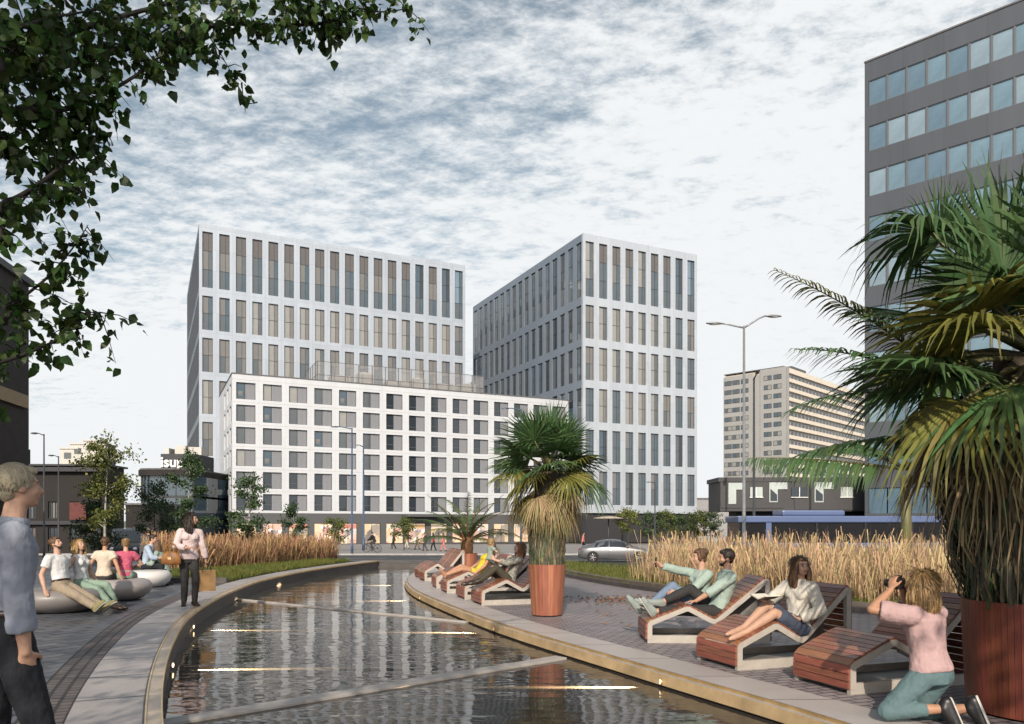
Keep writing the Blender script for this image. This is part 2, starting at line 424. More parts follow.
m_asphalt = mat('asphalt', (0.055, 0.056, 0.060), 0.75, var=0.3, vscale=0.6, bump=0.25, bscale=120)
m_white_paint = mat('white_paint', (0.72, 0.72, 0.70), 0.6, var=0.15, vscale=4)
m_pavement = paving('pavement_slabs', (0.26, 0.25, 0.24), (0.30, 0.285, 0.27), (0.1, 0.1, 0.1), 0.8, 0.5, 0.012)
m_grass = mat('grass', (0.09, 0.13, 0.02), 0.6, island=0.45, transl=0.25, col2=(0.17, 0.165, 0.035), vscale=0.8)
m_grass_soil = mat('lawn_soil', (0.035, 0.04, 0.014), 0.9, var=0.4, vscale=6, bump=0.5)

# ------------------------------------------------------------------ ground
ys = np.concatenate([np.arange(-8, 31.01, 0.25)])
RE_ = smooth_curve([(-8,3.7),(0,3.75),(2,3.6),(4,3.25),(5.95,2.68),(6.68,2.36),(7.34,2.01),(7.75,1.77),(8.92,1.27),(10.16,.64),(10.56,.46),(12.0,-.19),
    (13.96,-.9),(15.66,-1.5),(18.26,-2.35),(21.1,-2.94),(22.6,-3.1),(25.4,-3.24),(28,-3.28),(31,-3.2)], ys)
LE_ = smooth_curve([(-8,2.9),(-3,1.9),(0,0.5),(2,-.65),(4,-1.78),(5.58,-2.57),(6.81,-3.14),(8.69,-3.93),(11.5,-4.97),(13.37,-5.49),(15.97,-6.05),(19.8,-6.62),(24,-6.6),(28.5,-5.96),(31,-5.4)], ys)
def xr(y): return float(np.interp(y, ys, RE_))
def xl(y): return float(np.interp(y, ys, LE_))
def line(X): return np.stack([X, ys], 1)
def normal_offset(X, d):                 # offset a bank line sideways by d metres
    P = line(X); T = np.gradient(P, axis=0); T = unit(T); Nn = np.stack([T[:, 1], -T[:, 0]], 1)
    return P + Nn*d
def struct(o, name=None): o['kind'] = 'structure'; return o

# street level falls away behind the square
def zs(y): return -0.30 - 0.010*min(y, 190.0)
m_plaza_r = paving('small_setts', (0.21, 0.185, 0.195), (0.285, 0.25, 0.255), (0.07, 0.065, 0.065), 0.20, 0.10, 0.012, rot=R(-20), bump=0.8, blotch=0.3, rough=0.55, wet=0.05)
m_plaza_l = paving('dark_setts', (0.070, 0.078, 0.092), (0.115, 0.122, 0.14), (0.025, 0.025, 0.03), 0.42, 0.21, 0.02, rot=R(-62), bump=0.9, blotch=0.3, rough=0.5, wet=0.1)
m_path = paving('path_slabs', (0.33, 0.305, 0.295), (0.37, 0.34, 0.33), (0.08, 0.075, 0.07), 1.05, 5.0, 0.02, uv=True, bump=0.5, offset=0, blotch=0.2, rough=0.55)
m_band = paving('stone_band', (0.40, 0.365, 0.345), (0.45, 0.41, 0.385), (0.14, 0.12, 0.11), 1.15, 5.0, 0.014, uv=True, bump=0.4, offset=0, blotch=0.16, rough=0.5)
m_cob = paving('cobble_band', (0.10, 0.085, 0.08), (0.15, 0.125, 0.115), (0.035, 0.03, 0.03), 0.12, 0.11, 0.016, uv=True, bump=1.0, blotch=0.35)
BW = 0.58 + np.clip((ys-15)/6, 0, 1)*0.5      # the pale band widens under the far loungers
Lrim0 = normal_offset(LE_, -0.012); Lrim1 = normal_offset(LE_, -0.115); Lpath = normal_offset(LE_, -0.66); Lcob = normal_offset(LE_, -1.0)
Rt = normal_offset(RE_, -0.055); Rband = line(RE_ + BW)
farL = np.stack([np.full(len(ys), -70.0), ys], 1); farR = np.stack([np.full(len(ys), 80.0), ys], 1)
struct(strip('plaza_left', Lcob, farL, ZL, ZL, m_plaza_l))
struct(strip('cobble_border', Lpath, Lcob, ZL, ZL, m_cob))
struct(strip('path', normal_offset(LE_, -0.125), Lpath, ZL, ZL, m_path))
struct(strip('plaza_right', Rband, farR, ZR, ZR, m_plaza_r))
struct(strip('stone_path', line(RE_), Rband, ZR, ZR, m_band))
# left pool rim: brass strip, stone coping, brass nosing, dark wall to the water
o = strip('pool_rim', Lrim0, Lrim1, ZL, ZL, mat('rim_stone', (0.50, 0.40, 0.29), 0.36, 0.2, var=.2, vscale=2.5, bump=.15, bscale=60)); struct(o)
def ridge(name, P0, P1, z0, z1, m):           # low bar between two lines, z0 bottom to z1 top
    n = len(P0); V = np.zeros((n, 4, 3)); V[:, 0, :2] = P0; V[:, 1, :2] = P0; V[:, 2, :2] = P1; V[:, 3, :2] = P1
    V[:, 0, 2] = z0; V[:, 1, 2] = z1; V[:, 2, 2] = z1; V[:, 3, 2] = z0
    i = np.arange(n-1)*4
    Q = np.concatenate([np.stack([i+k, i+4+k, i+5+k, i+1+k], 1) for k in range(3)])
    ends = np.array([[0, 1, 2, 3], [(n-1)*4+3, (n-1)*4+2, (n-1)*4+1, (n-1)*4]])
    return inst(name, np_mesh(name, V, np.concatenate([Q, ends]), m))
struct(ridge('pool_edge_strip', Lrim1, normal_offset(LE_, -0.127), ZL-0.02, ZL+0.010, m_brass))
struct(ridge('pool_edge_nosing', line(LE_), Lrim0, ZL-0.035, ZL+0.006, m_brass))
struct(strip('pool_wall', normal_offset(LE_, -0.01), normal_offset(LE_, -0.011), ZL-0.02, -0.6, m_dark_stone))
# right pool rim: thin brass riser, tread, gold stone fascia with shadow gap
struct(strip('pool_step', line(RE_), line(RE_-0.001), ZR, ZR-0.035, m_brass))
struct(strip('pool_tread', Rt, line(RE_), ZR-0.034, ZR-0.034, m_concrete))
struct(strip('pool_fascia', normal_offset(RE_, -0.075), Rt, ZR-0.145, ZR-0.034, m_gold_stone))
struct(strip('pool_fascia_soffit', normal_offset(RE_, -0.02), normal_offset(RE_, -0.075), ZR-0.145, ZR-0.145, m_dark_stone))
struct(strip('pool_wall', normal_offset(RE_, -0.02), normal_offset(RE_, -0.021), ZR-0.145, -0.6, m_dark_stone))

# water
mw = bpy.data.materials.new('water'); mw.use_nodes = True; N = mw.node_tree.nodes; L = mw.node_tree.links; b = N['Principled BSDF']
b.inputs['Base Color'].default_value = (0.050, 0.044, 0.038, 1); b.inputs['Roughness'].default_value = 0.03; b.inputs['IOR'].default_value = 1.36
tcw = N.new('ShaderNodeTexCoord'); hsum = None
for sc, st, dist, amp in ((0.9, (0.7, 1.5, 1), 0.4, 1.0), (2.2, (0.6, 1.7, 1), 0.9, 0.42), (6.0, (0.7, 1.6, 1), 0.3, 0.06)):
    mp = N.new('ShaderNodeMapping'); mp.inputs['Scale'].default_value = st; mp.inputs['Rotation'].default_value = (0, 0, R(8)); L.new(tcw.outputs['Object'], mp.inputs['Vector'])
    nz = N.new('ShaderNodeTexNoise'); nz.inputs['Scale'].default_value = sc; nz.inputs['Detail'].default_value = 2; nz.inputs['Distortion'].default_value = dist
    L.new(mp.outputs[0], nz.inputs['Vector'])
    k = N.new('ShaderNodeMath'); k.operation = 'MULTIPLY_ADD'; k.inputs[1].default_value = amp
    L.new(nz.outputs['Fac'], k.inputs[0])
    if hsum is not None: L.new(hsum, k.inputs[2])
    hsum = k.outputs[0]
pn = N.new('ShaderNodeTexNoise'); pn.inputs['Scale'].default_value = .35; pn.inputs['Detail'].default_value = 2; L.new(tcw.outputs['Object'], pn.inputs['Vector'])
pr_ = N.new('ShaderNodeMapRange'); pr_.inputs['From Min'].default_value = .35; pr_.inputs['From Max'].default_value = .65; pr_.inputs['To Min'].default_value = .10; pr_.inputs['To Max'].default_value = .42; L.new(pn.outputs['Fac'], pr_.inputs['Value'])
bp = N.new('ShaderNodeBump'); L.new(pr_.outputs[0], bp.inputs['Strength']); bp.inputs['Distance'].default_value = 0.05
L.new(hsum, bp.inputs['Height']); L.new(bp.outputs[0], b.inputs['Normal'])
struct(strip('water', normal_offset(RE_, -0.0205), normal_offset(LE_, -0.0105), ZW, ZW, mw))

# far end of the pool: dark stepped wall
mbx = MB()
mbx.box(-7.2, -2.6, 31.0, 31.5, -0.7, -0.03); mbx.box(-7.2, -2.6, 31.5, 32.0, -0.7, 0.05)
struct(mbx.build('pool_end_wall', m_dark_stone))
mbx = MB(); mbx.box(-7.2, -2.6, 30.90, 30.997, -0.7, -0.10); struct(mbx.build('pool_end_step', m_dark_stone))
mbx = MB(); mbx.box(-70, -7.2, 31.0, 31.3, -0.9, ZL+0.002); mbx.box(-2.6, 80, 31.0, 31.3, -0.9, ZR+0.002); struct(mbx.build('plaza_edge_wall', m_dark_stone))

# street, pavements, far ground
gy = np.array([31.3, 36, 50, 66, 80, 110, 150, 190, 260, 400, 800, 1600, 3500, 8000.0])
V = []; 
for y in gy:
    for x in (-8000, -400, -80, 80, 400, 8000): V.append((x, y, zs(y)))
Q = [(r*6+c, r*6+c+1, (r+1)*6+c+1, (r+1)*6+c) for r in range(len(gy)-1) for c in range(5)]
struct(inst('ground', np_mesh('ground', np.array(V), np.array(Q), mat('far_ground', (0.12, 0.115, 0.11), 0.85, var=0.3, vscale=0.05))))
mbx = MB(); mbx.box(-300, 300, -60, -8.0, ZR-0.3, ZR-0.004); mbx.box(-300, -70, -8, 31, -.3, ZL-.004); mbx.box(80, 300, -8, 31, -.3, -.004)
struct(mbx.build('ground_near', m_plaza_r))
def sheet(name, x0, x1, y0, y1, dz, m, n=8):
    yy = np.linspace(y0, y1, n); V = []; Q = []
    for y in yy: V += [(x0, y, zs(y)+dz), (x1, y, zs(y)+dz)]
    for i in range(n-1): Q.append((2*i, 2*i+1, 2*i+3, 2*i+2))
    return struct(inst(name, np_mesh(name, np.array(V), np.array(Q), m)))
sheet('road', -300, 300, 39.0, 62.0, 0.006, m_asphalt)
sheet('pavement', -300, 300, 62.3, 112.0, 0.13, m_pavement, 16)
sheet('pavement_near', -300, 300, 31.3, 38.7, 0.13, m_pavement)
def kerb(y0, y1):
    mb = MB(); x = -120.0
    while x < 120:
        mb.box(x, x+0.98, y0, y1, zs(y0)-0.2, zs(y0)+0.14); x += 1.0
    return struct(mb.build('kerb', mat('kerb_stone', (0.36, 0.35, 0.34), 0.7, var=0.15, island=0.1)))
kerb(38.7, 39.0); kerb(62.0, 62.3)
mb = MB()
for x in np.arange(-90, 90, 6.0):
    for yy in (46.5, 54.3):
        mb.quad((x, yy, zs(yy)+0.011), (x+3, yy, zs(yy)+0.011), (x+3, yy+0.13, zs(yy+.13)+0.011), (x, yy+0.13, zs(yy+.13)+0.011))
mb.quad((-120, 50.4, zs(50.4)+0.011), (120, 50.4, zs(50.4)+0.011), (120, 50.55, zs(50.55)+0.011), (-120, 50.55, zs(50.55)+0.011))
struct(mb.build('road_markings', m_white_paint))
# distant low hills closing the horizon
mbh = MB()
for (x0, x1, y, h) in ((-900, -150, 1500, 40), (100, 900, 1800, 55), (-300, 400, 2300, 35)):
    n = 24; prof = []
    for i in range(n+1):
        t = i/n; prof.append((x0+(x1-x0)*t, -6+h*math.sin(math.pi*t)*(0.75+0.25*math.sin(7*t+x0))))
    mbh.prism([(x0, -8)] + prof + [(x1, -8)], y, y+200)
struct(mbh.build('hills', mat('far_hill', (0.10, 0.13, 0.12), 0.9, var=0.2, vscale=0.02)))

# pool beams: pale concrete bars just above the water
def beam(a, b, wd, label):
    a = Vector((*a, 0)); b = Vector((*b, 0)); d = (b-a); ln = d.length; d.normalize()
    mb = MB(); mb.bevbox(0, ln, -wd/2, wd/2, -0.12, -0.002, 0.008)
    ob = mb.build('pool_beam', m_concrete, None, (a.x, a.y, ZW+0.03), math.atan2(d.y, d.x))
    return tag(ob, label, 'beam', 'concrete beams crossing the pool')
def wg(px, py, z=ZW+0.05): 
    Y = F*(CAMZ-z)/(py-HOR); return (at(px, Y), Y)
def extend(a, b, e0, e1):
    a = Vector(a); b = Vector(b); d = (b-a).normalized(); return tuple(a-d*e0), tuple(b+d*e1)
a_, b_ = extend(wg(168, 718), wg(553, 656), 0.25, 0.15); beam(a_, b_, 0.20, 'wide pale concrete beam slanting across the near end of the pool')
a_, b_ = extend(wg(231, 597), wg(452, 618.5), 0.2, 0.35); beam(a_, b_, 0.10, 'narrow concrete beam crossing the pool further back')
# pool lamps: small warm spots low in the rim, shining across the water
lamp_glow = mat('lamp_glow', (1, 0.8, 0.5), 0.4, emit=(1.0, 0.78, 0.48, 5.0))
PLAMP = []
def pool_lamp(y, side, label, power=7.0, aim=2.2, dy=0.0):
    x = (xr(y) - 0.085) if side > 0 else (xl(y) + 0.012)
    z = ZW + 0.06
    t = empty('pool_lamp', (x, y, z)); tag(t, label, 'lamp', 'warm lamps in the pool rim')
    mb = MB(); mb.M = Matrix.Rotation(R(-90*side), 4, 'Y'); mb.lathe([(0.0, -0.012), (0.032, -0.012), (0.034, 0.008), (0.028, 0.010)], 16); mb.build('housing', m_brass, t)
    mb = MB(); mb.M = Matrix.Rotation(R(-90*side), 4, 'Y'); mb.lathe([(0.0, 0.0085), (0.026, 0.0085), (0.026, 0.011), (0.0, 0.0112)], 16, cap=False); mb.build('lens', lamp_glow, t)
    ld = bpy.data.lights.new('pool_spot', 'SPOT'); ld.energy = power*520; ld.color = (1.0, 0.76, 0.45); ld.spot_size = R(12.5); ld.spot_blend = 1.0; ld.shadow_soft_size = 0.012
    lo = bpy.data.objects.new('spot', ld); COL.objects.link(lo); lo.parent = t; lo.location = (-side*0.03, 0, 0.0)
    d = Vector((-side*aim, dy, ZW - z - 0.035)); lo.rotation_euler = (-d).to_track_quat('Z', 'Y').to_euler()
pool_lamp(8.05, 1, 'glowing lamp under the right rim nearest the pale concrete beam and loungers', 60, .75)
pool_lamp(12.1, 1, 'glowing lamp under the right rim beside the tall fan palm pot', 60, .9, 0.04)
pool_lamp(17.2, 1, 'lamp under the right rim below the middle loungers', 60, 1.0)
pool_lamp(21.6, 1, 'lamp at the tip of the right rim furthest from the camera', 60, 1.0)
pool_lamp(9.0, -1, 'glowing lamp low in the dark left pool wall nearest the standing man', 60, .8, 0.05)
pool_lamp(12.4, -1, 'lamp in the left pool wall just in front of the woman with bags', 60, .8)
# ------------------------------------------------------------------ buildings
CITY = math.atan2(0.431, 0.902)           # the office quarter is turned by this much
m_tower = panel_mat('tower_cladding', (0.415, 0.465, 0.525), 2.661, 3.525, .38, .15)
m_tower2 = panel_mat('tower_cladding_pale', (0.45, 0.495, 0.545), 2.683, 3.525, .4, .15)
m_dark_shaded_clad = mat('tower_side_shaded_dark', (.028, .034, .044), .35, .2, var=.1, vscale=.12); m_side_shaded_clad = mat('tower_side_shaded_grey', (.185, .225, .275), .4, .15, var=.08, vscale=.12)  # left faces' shade put into the cladding colour; columns share the dark one
m_wframe = mat('window_frame', (0.05, 0.052, 0.055), 0.4, 0.3)
m_core = mat('building_core', (0.03, 0.03, 0.033), 0.8)
m_roof = mat('roof_felt', (0.12, 0.12, 0.125), 0.9, var=0.2)
g_dark = glass_mat('glass_dark', (0.030, 0.040, 0.050), refl=0.5)
g_blue = glass_mat('glass_blue', (0.06, 0.095, 0.125), refl=0.7)
g_grey = glass_mat('glass_grey', (0.095, 0.11, 0.12), refl=0.6)
b_beige = glass_mat('blind_beige', (0.165, 0.16, 0.15), refl=0.6, var=0.1, vs=0.4)
b_pale = glass_mat('blind_pale', (0.27, 0.27, 0.255), refl=0.55, var=0.1, vs=0.4)
b_brown = glass_mat('blind_brown', (0.105, 0.095, 0.09), refl=0.6, var=0.1, vs=0.4)
g_sky = glass_mat('glass_reflective', (0.16, 0.23, 0.30), refl=0.9)
m_spandrel = mat('spandrel', (0.11, 0.12, 0.13), 0.4)
PANES = [g_dark, g_blue, g_grey, b_beige, b_pale, b_brown, m_spandrel, g_sky]
D_, BL, GR, BE, PA, BR, SP, SK = range(8)

def grid_wall(mb, W, z0, z1, cols, rows, depth, x0=0.0, mi=0):
    """wall in the plane y=0..depth, x from x0 to W, with openings cols x rows"""
    xs = [x0]
    for a, b in cols: xs += [a, b]
    xs.append(W)
    for i in range(0, len(xs), 2):
        if xs[i+1]-xs[i] > 1e-4: mb.box(xs[i], xs[i+1], 0, depth, z0, z1, mi)
    zs_ = [z0]
    for a, b in rows: zs_ += [a, b]
    zs_.append(z1)
    for a, b in cols:
        for i in range(0, len(zs_), 2):
            if zs_[i+1]-zs_[i] > 1e-4: mb.box(a, b, 0, depth, zs_[i], zs_[i+1], mi)
def win_frame(w, h, t=0.06, d=0.10, vbars=(), hbars=()):
    mb = MB()
    mb.box(0, t, 0, d, 0, h); mb.box(w-t, w, 0, d, 0, h); mb.box(t, w-t, 0, d, 0, t); mb.box(t, w-t, 0, d, h-t, h)
    for x in vbars: mb.box(x-t*.35, x+t*.35, 0.01, d-0.01, t, h-t)
    for z in hbars:
        mb.box(t, w-t, 0.016, d-0.016, z-t*.5, z+t*.5)
    return mb.mesh('window_frame', m_wframe)
def pane_mesh(cells, d=0.06):
    """cells: x0,x1,z0,z1,material"""
    mb = MB()
    for x0, x1, z0, z1, mi in cells: mb.quad((x0, d, z0), (x1, d, z0), (x1, d, z1), (x0, d, z1), mi)
    return mb.mesh('pane', PANES)
LEFTF = Matrix.Rotation(R(-90), 4, 'Z')    # facade space -> left face: local x becomes depth
def place_window(root, frame, pane, x, z, y=0.25, left=False, name='window'):
    if not left: o = inst(name, frame, root, (x, y, z))
    else: o = inst(name, frame, root, (y, x, z), R(-90)); 
    inst('pane', pane, o)
    return o

def tower(name, label, loc, W, D, H, base_z, ncol, nrow, lcol, wallm, warm, front_rows_for, left_cols_as_parts, left_rows=None):
    root = empty(name, (loc[0], loc[1], base_z), CITY)
    tag(root, label, 'office tower', 'pale twin office towers')
    T = H - base_z                        # total height in local z
    p = W/ncol; ww = p*0.62
    cols = [((i+0.5)*p-ww/2, (i+0.5)*p+ww/2) for i in range(ncol)]
    rows = [(T-10.6, T-1.25)] + [(T-12.0-7.05*k-5.7, T-12.0-7.05*k) for k in range(nrow-1)]
    rows = sorted(rows)
    zb = rows[0][0]-1.4
    pl = D/lcol; wl = pl*0.64
    lc = [((i+0.5)*pl-wl/2, (i+0.5)*pl+wl/2) for i in range(lcol)]
    mb = MB()
    grid_wall(mb, W, zb, T, cols, rows, 0.45)
    mb2 = MB(); mb2.M = Matrix(((0, 1, 0, 0), (1, 0, 0, 0), (0, 0, 1, 0), (0, 0, 0, 1)))
    grid_wall(mb2, D, zb, T, lc, rows, 0.45, x0=0.452); mb2.build('side_wall', m_dark_shaded_clad if wallm is m_tower else m_side_shaded_clad, root)
    mb.box(W-0.45, W, 0.452, D, zb, T); mb.box(0.46, W-0.46, D-0.45, D-0.002, zb, T)
    mb.build('wall', wallm, root)
    mb = MB(); mb.box(0.44, W-0.46, 0.44, D-0.46, 0, T-1.0); mb.build('core', m_core, root)
    mb = MB(); mb.box(0.46, W-0.47, 0.46, D-0.47, T-1.0, T-0.9); mb.box(W*.3, W*.6, D*.3, D*.7, T-0.9, T-0.1); mb.build('roof', m_roof, root)
    # dark glazed ground floor behind columns
    mb = MB(); mb.box(0.8, W-0.8, 0.9, 1.1, 0, zb-0.003); mb.box(0.8, 1.0, 1.1, D-1, 0, zb-0.003); mb.build('ground_floor_glazing', g_dark, root)
    cm = MB(); cm.box(0, .5, 0, .48, 0, zb-.002); cm = cm.mesh('column', m_dark_shaded_clad)
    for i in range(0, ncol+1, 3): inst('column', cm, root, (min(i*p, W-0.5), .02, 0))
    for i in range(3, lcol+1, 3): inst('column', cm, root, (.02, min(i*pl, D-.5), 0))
    # windows
    hs = {}
    def variants(w, h, tall, side):
        key = (round(w, 2), round(h, 2), side)
        if key in hs: return hs[key]
        n = 3 if tall else 2; fh = h/n
        fr = win_frame(w, h, 0.06, 0.12, (w*0.60,), [fh*k for k in range(1, n)])
        ps = []
        sets = [(BE, GR), (PA, BE), (BE, BE), (GR, BL), (PA, GR), (BL, D_), (BE, BL), (GR, D_), (SK, BL)] if not side else [(D_, BL), (BL, D_), (GR, D_), (D_, D_), (BL, GR), (D_, GR)]
        for a, b in sets:
            cells = []
            for k in range(n):
                z0 = k*fh+0.03; z1 = (k+1)*fh-0.03
                top = BR if (tall and k == n-1 and not side and a in (BE, GR)) else None
                low = 0.12*fh if not tall else 0.0
                aa, bb = (a, b)
                if k == 0 and not side and a in (BE,): aa = GR
                if tall and k == 0: aa, bb = (GR, BL)
                if top is not None: aa = bb = top
                cells += [(0.05, w*0.60, z0, z1, aa), (w*0.60, w-0.05, z0, z1, bb)]
            ps.append(pane_mesh(cells))
        hs[key] = (fr, ps); return hs[key]
    r = random.Random(name+str(ncol))
    rowsT = rows[::-1]
    for ri, (z0, z1) in enumerate(rowsT):
        for ci, (x0, x1) in enumerate(cols):
            if not front_rows_for(ri, ci): continue
            fr, ps = variants(x1-x0, z1-z0, ri == 0, False)
            t = warm(ri, ci, r)
            place_window(root, fr, ps[t], x0, z0, 0.26)
    rest = MB()
    for ri, (z0, z1) in enumerate(rowsT):
        for ci, (y0, y1) in enumerate(lc):
            fr, ps = variants(y1-y0, z1-z0, ri == 0, True)
            if left_cols_as_parts(ri, ci):
                o = inst('window', fr, root, (0.16, y1, z0), R(-90)); inst('pane', r.choice(ps), o)
            else:
                n = 3 if ri == 0 else 2
                for k in range(n):
                    a = z0+(z1-z0)*k/n+0.04; b = z0+(z1-z0)*(k+1)/n-0.04
                    rest.quad((0.22, y0+.05, a), (0.22, y1-.05, a), (0.22, y1-.05, b), (0.22, y0+.05, b), r.choice((D_, BL, GR, D_)))
    for ri, (z0, z1) in enumerate(rowsT):
        for ci, (x0, x1) in enumerate(cols):
            if not front_rows_for(ri, ci): rest.quad((x0, 0.22, z0), (x1, 0.22, z0), (x1, 0.22, z1), (x0, 0.22, z1), r.choice((BE, GR)))
    if rest.v: tag(rest.build('window', PANES, root), kind='stuff')
    return root
def warmA(ri, ci, r):
    if ri == 0: return r.choice([0, 3, 0, 6, 2] if ci < 14 else [8, 2, 0, 5])
    if ri == 1: return r.choice([3, 6, 0, 2] if ci < 3 else [0, 1, 2, 4, 1])
    return r.choice([1, 2, 0, 4, 2])
def warmB(ri, ci, r):
    if ri == 0: return r.choice([3, 4, 6, 7] if ci < 5 else [5, 8, 7, 3])
    if ri in (1, 2, 3): return r.choice([4, 1, 4, 3, 2])
    return r.choice([3, 7, 5, 3, 6])  # lower rows: darkening from a reflection put into the pane colours
BZ = -1.5
tower('office_tower', 'wide pale office tower behind the white hotel, eighteen window columns across its front', (-52.3, 127.0), 47.9, 44.0, 52.0, BZ, 18, 6, 16, m_tower, warmA,
      lambda ri, ci: ri < 4 or ci < 2, lambda ri, ci: False)
tower('office_tower', 'corner office tower right of the hotel showing a bright face and a dark left face', (12.0, 128.4), 24.15, 48.3, 50.9, BZ, 9, 6, 17, m_tower2, warmB,
      lambda ri, ci: ri < 6, lambda ri, ci: ri < 3 and ci < 15)

# white hotel
def hotel():
    H = 23.2; root = empty('hotel_building', (-40.0, 108.6, BZ), CITY)
    tag(root, 'low white gridded hotel with shops below, in front of the pale towers', 'hotel')
    m_white = panel_mat('hotel_render', (0.53, 0.555, 0.585), 3.68, 3.2, .6, 0, joint=.72, var=.02, stain=.07)
    m_shop = mat('shop_frame', (0.085, 0.088, 0.092), 0.5, var=0.1)
    T = H-BZ; W = 55.2; n = 15; p = W/n; D = 22.0
    wtop = T-1.15; rp = 3.2
    cols = [(i*p+0.55, i*p+0.55+2.65) for i in range(n)]
    rows = sorted([(wtop-rp*k-2.4, wtop-rp*k) for k in range(6)])
    zb = rows[0][0]-0.35
    lc = [(1.2, 3.7), (5.6, 8.1), (10.5, 13.0)]
    mb = MB(); grid_wall(mb, W, zb, T, cols, rows, 0.5)
    mb.M = Matrix(((0, 1, 0, 0), (1, 0, 0, 0), (0, 0, 1, 0), (0, 0, 0, 1)))
    grid_wall(mb, D, zb, T, lc, rows, 0.5, x0=0.502)
    mb.M = Matrix.Identity(4)
    mb.box(W-.5, W, .502, D, zb, T); mb.box(0.51, W-.51, D-.5, D-.002, zb, T)
    # fine shadow joint lines at each floor
    wl = mb.build('wall', m_white, root)
    mb = MB()
    for a, b in rows: 
        mb.box(0, W, -0.006, 0.0, b+0.36, b+0.40)
    mb.build('floor_joint', mat('joint_grey', (0.35, 0.35, 0.35), 0.7), root)
    mb = MB(); mb.box(.49, W-.52, .49, D-.52, 0, T-1.0); mb.build('core', m_core, root)
    mb = MB(); mb.box(-.08, W+.08, -.08, 0.35, T+.002, T+.16); mb.box(-.08, .35, .351, D, T+.002, T+.16); mb.box(.5, W-.5, .5, D-.5, T-.99, T-.9); mb.build('roof', m_roof, root)
    w, h = 2.65, 2.4
    m_sh = mat('shutter', (0.215, 0.225, 0.245), 0.5, var=0.08)
    fr = win_frame(w, h, 0.07, 0.14, (w*0.46,), ())
    def pane(mi, seed):
        mb = MB(); d = 0.08; r = random.Random(seed)
        mb.quad((.06, d, .06), (w*.46, d, .06), (w*.46, d, h-.06), (.06, d, h-.06), mi)
        if mi in (D_, BL):
            z = r.uniform(.5, .9); mb.box(.07, w*.45, d-.035, d-.005, z, z+.05, 6)
        if r.random() < .4: mb.quad((.3, d-.004, .5), (w*.34, d-.004, .5), (w*.34, d-.004, 1.2), (.3, d-.004, 1.2), PA if mi == D_ else BE)
        me = mb.mesh('pane', PANES); return me
    ms = MB()
    for k in range(7):
        x = w*.48 + k*(w*.50/7); ms.box(x, x+w*.50/7-.018, .03, .075+.02*(k % 2), .06, h-.06)
    shut = ms.mesh('shutter', m_sh)
    pd = [pane(D_, i) for i in range(4)]; pl_ = [pane(mi, 9) for mi in (PA, GR, BL, GR)]
    r = random.Random(4)
    for ri, (z0, z1) in enumerate(rows):
        for ci, (x0, x1) in enumerate(cols):
            o = inst('window', fr, root, (x0, .27, z0))
            inst('pane', r.choice(pl_) if (ri >= 2 and ci < 6) else r.choice(pd+pd+pl_[1:2]), o); inst('shutter', shut, o)
    rest = MB()
    lw = 2.5; fl = win_frame(lw, h, .07, .14, (lw*.5,)); lp = pane_mesh([(.06, lw*.5, .06, h-.06, BL), (lw*.5, lw-.06, .06, h-.06, GR)])
    for ri, (z0, z1) in enumerate(rows):
        for ci, (y0, y1) in enumerate(lc):
            if ci == 0: o = inst('window', fl, root, (.17, y1, z0), R(-90)); inst('pane', lp, o)
            else: rest.quad((.22, y0, z0), (.22, y1, z0), (.22, y1, z1), (.22, y0, z1), BL)
    tag(rest.build('window', PANES, root), kind='stuff')
    # ground floor: dark frame with lit shop windows
    mb = MB(); gc = [(i*p+0.55, i*p+p-0.35) for i in range(n)]
    grid_wall(mb, W, 0, zb-.003, gc, [(0.15, 3.3)], 0.45)
    mb.box(0, .45, .453, D, 0, zb-.003); mb.box(W-.45, W, .453, D, 0, zb-.003)
    mb.build('shop_front_wall', m_shop, root)
    em = [emit_mat('shop_light_a', [(.9, .62, .36), (.75, .45, .25), (1, .8, .6), (.5, .2, .15), (.95, .85, .75)], 1.7, 0.9),
          emit_mat('shop_light_b', [(.95, .8, .6), (.6, .35, .22), (.85, .5, .4), (.25, .2, .2), (1, .9, .8)], 1.6, 1.1),
          emit_mat('shop_light_c', [(.25, .2, .17), (.85, .6, .35), (.12, .12, .13), (.9, .7, .5)], 1.4, 0.8)]
    for i, (x0, x1) in enumerate(gc):
        mb = MB(); f = 0.07; ww = x1-x0
        mb.box(0, f, 0, .1, 0, 3.15); mb.box(ww-f, ww, 0, .1, 0, 3.15); mb.box(f, ww-f, 0, .1, 3.08, 3.15); mb.box(f, ww-f, 0, .1, 0, .08); mb.box(ww/2-.03, ww/2+.03, .01, .09, .08, 3.08)
        o = mb.build('shop_window', m_wframe, root, (x0, .2, .15))
        mb = MB(); mb.quad((f, .06, .08), (ww-f, .06, .08), (ww-f, .06, 3.08), (f, .06, 3.08)); mb.build('lit_pane', em[(i*7) % 3], o)
        if i % 2 == 0 or i in (7,):
            mb = MB(); mb.box(f, ww-f, -.01, .05, 2.4, 3.0); mb.build('sign_band', mat('shop_sign', r.choice([(.45, .3, .12), (.5, .48, .45), (.4, .1, .08)]), .5, emit=(.9, .6, .35, .35)), o)
    # entrance canopy
    mb = MB(); mb.box(7*p-.6, 9*p+1.2, -2.2, -.004, 4.35, 4.7); mb.build('canopy', m_shop, root)
    # roof plant screen and units
    x0, x1, y0, y1 = 12.6, 40.4, 2.8, 12.0; zt = T+3.5; zr = T-.89
    mb = MB()
    k = 0; nx = 13
    for i in range(nx+1):
        x = x0+(x1-x0)*i/nx; mb.box(x-.05, x+.05, y0-.05, y0+.05, zr, zt)
        mb.box(x-.05, x+.05, y1-.05, y1+.05, zr, zt)
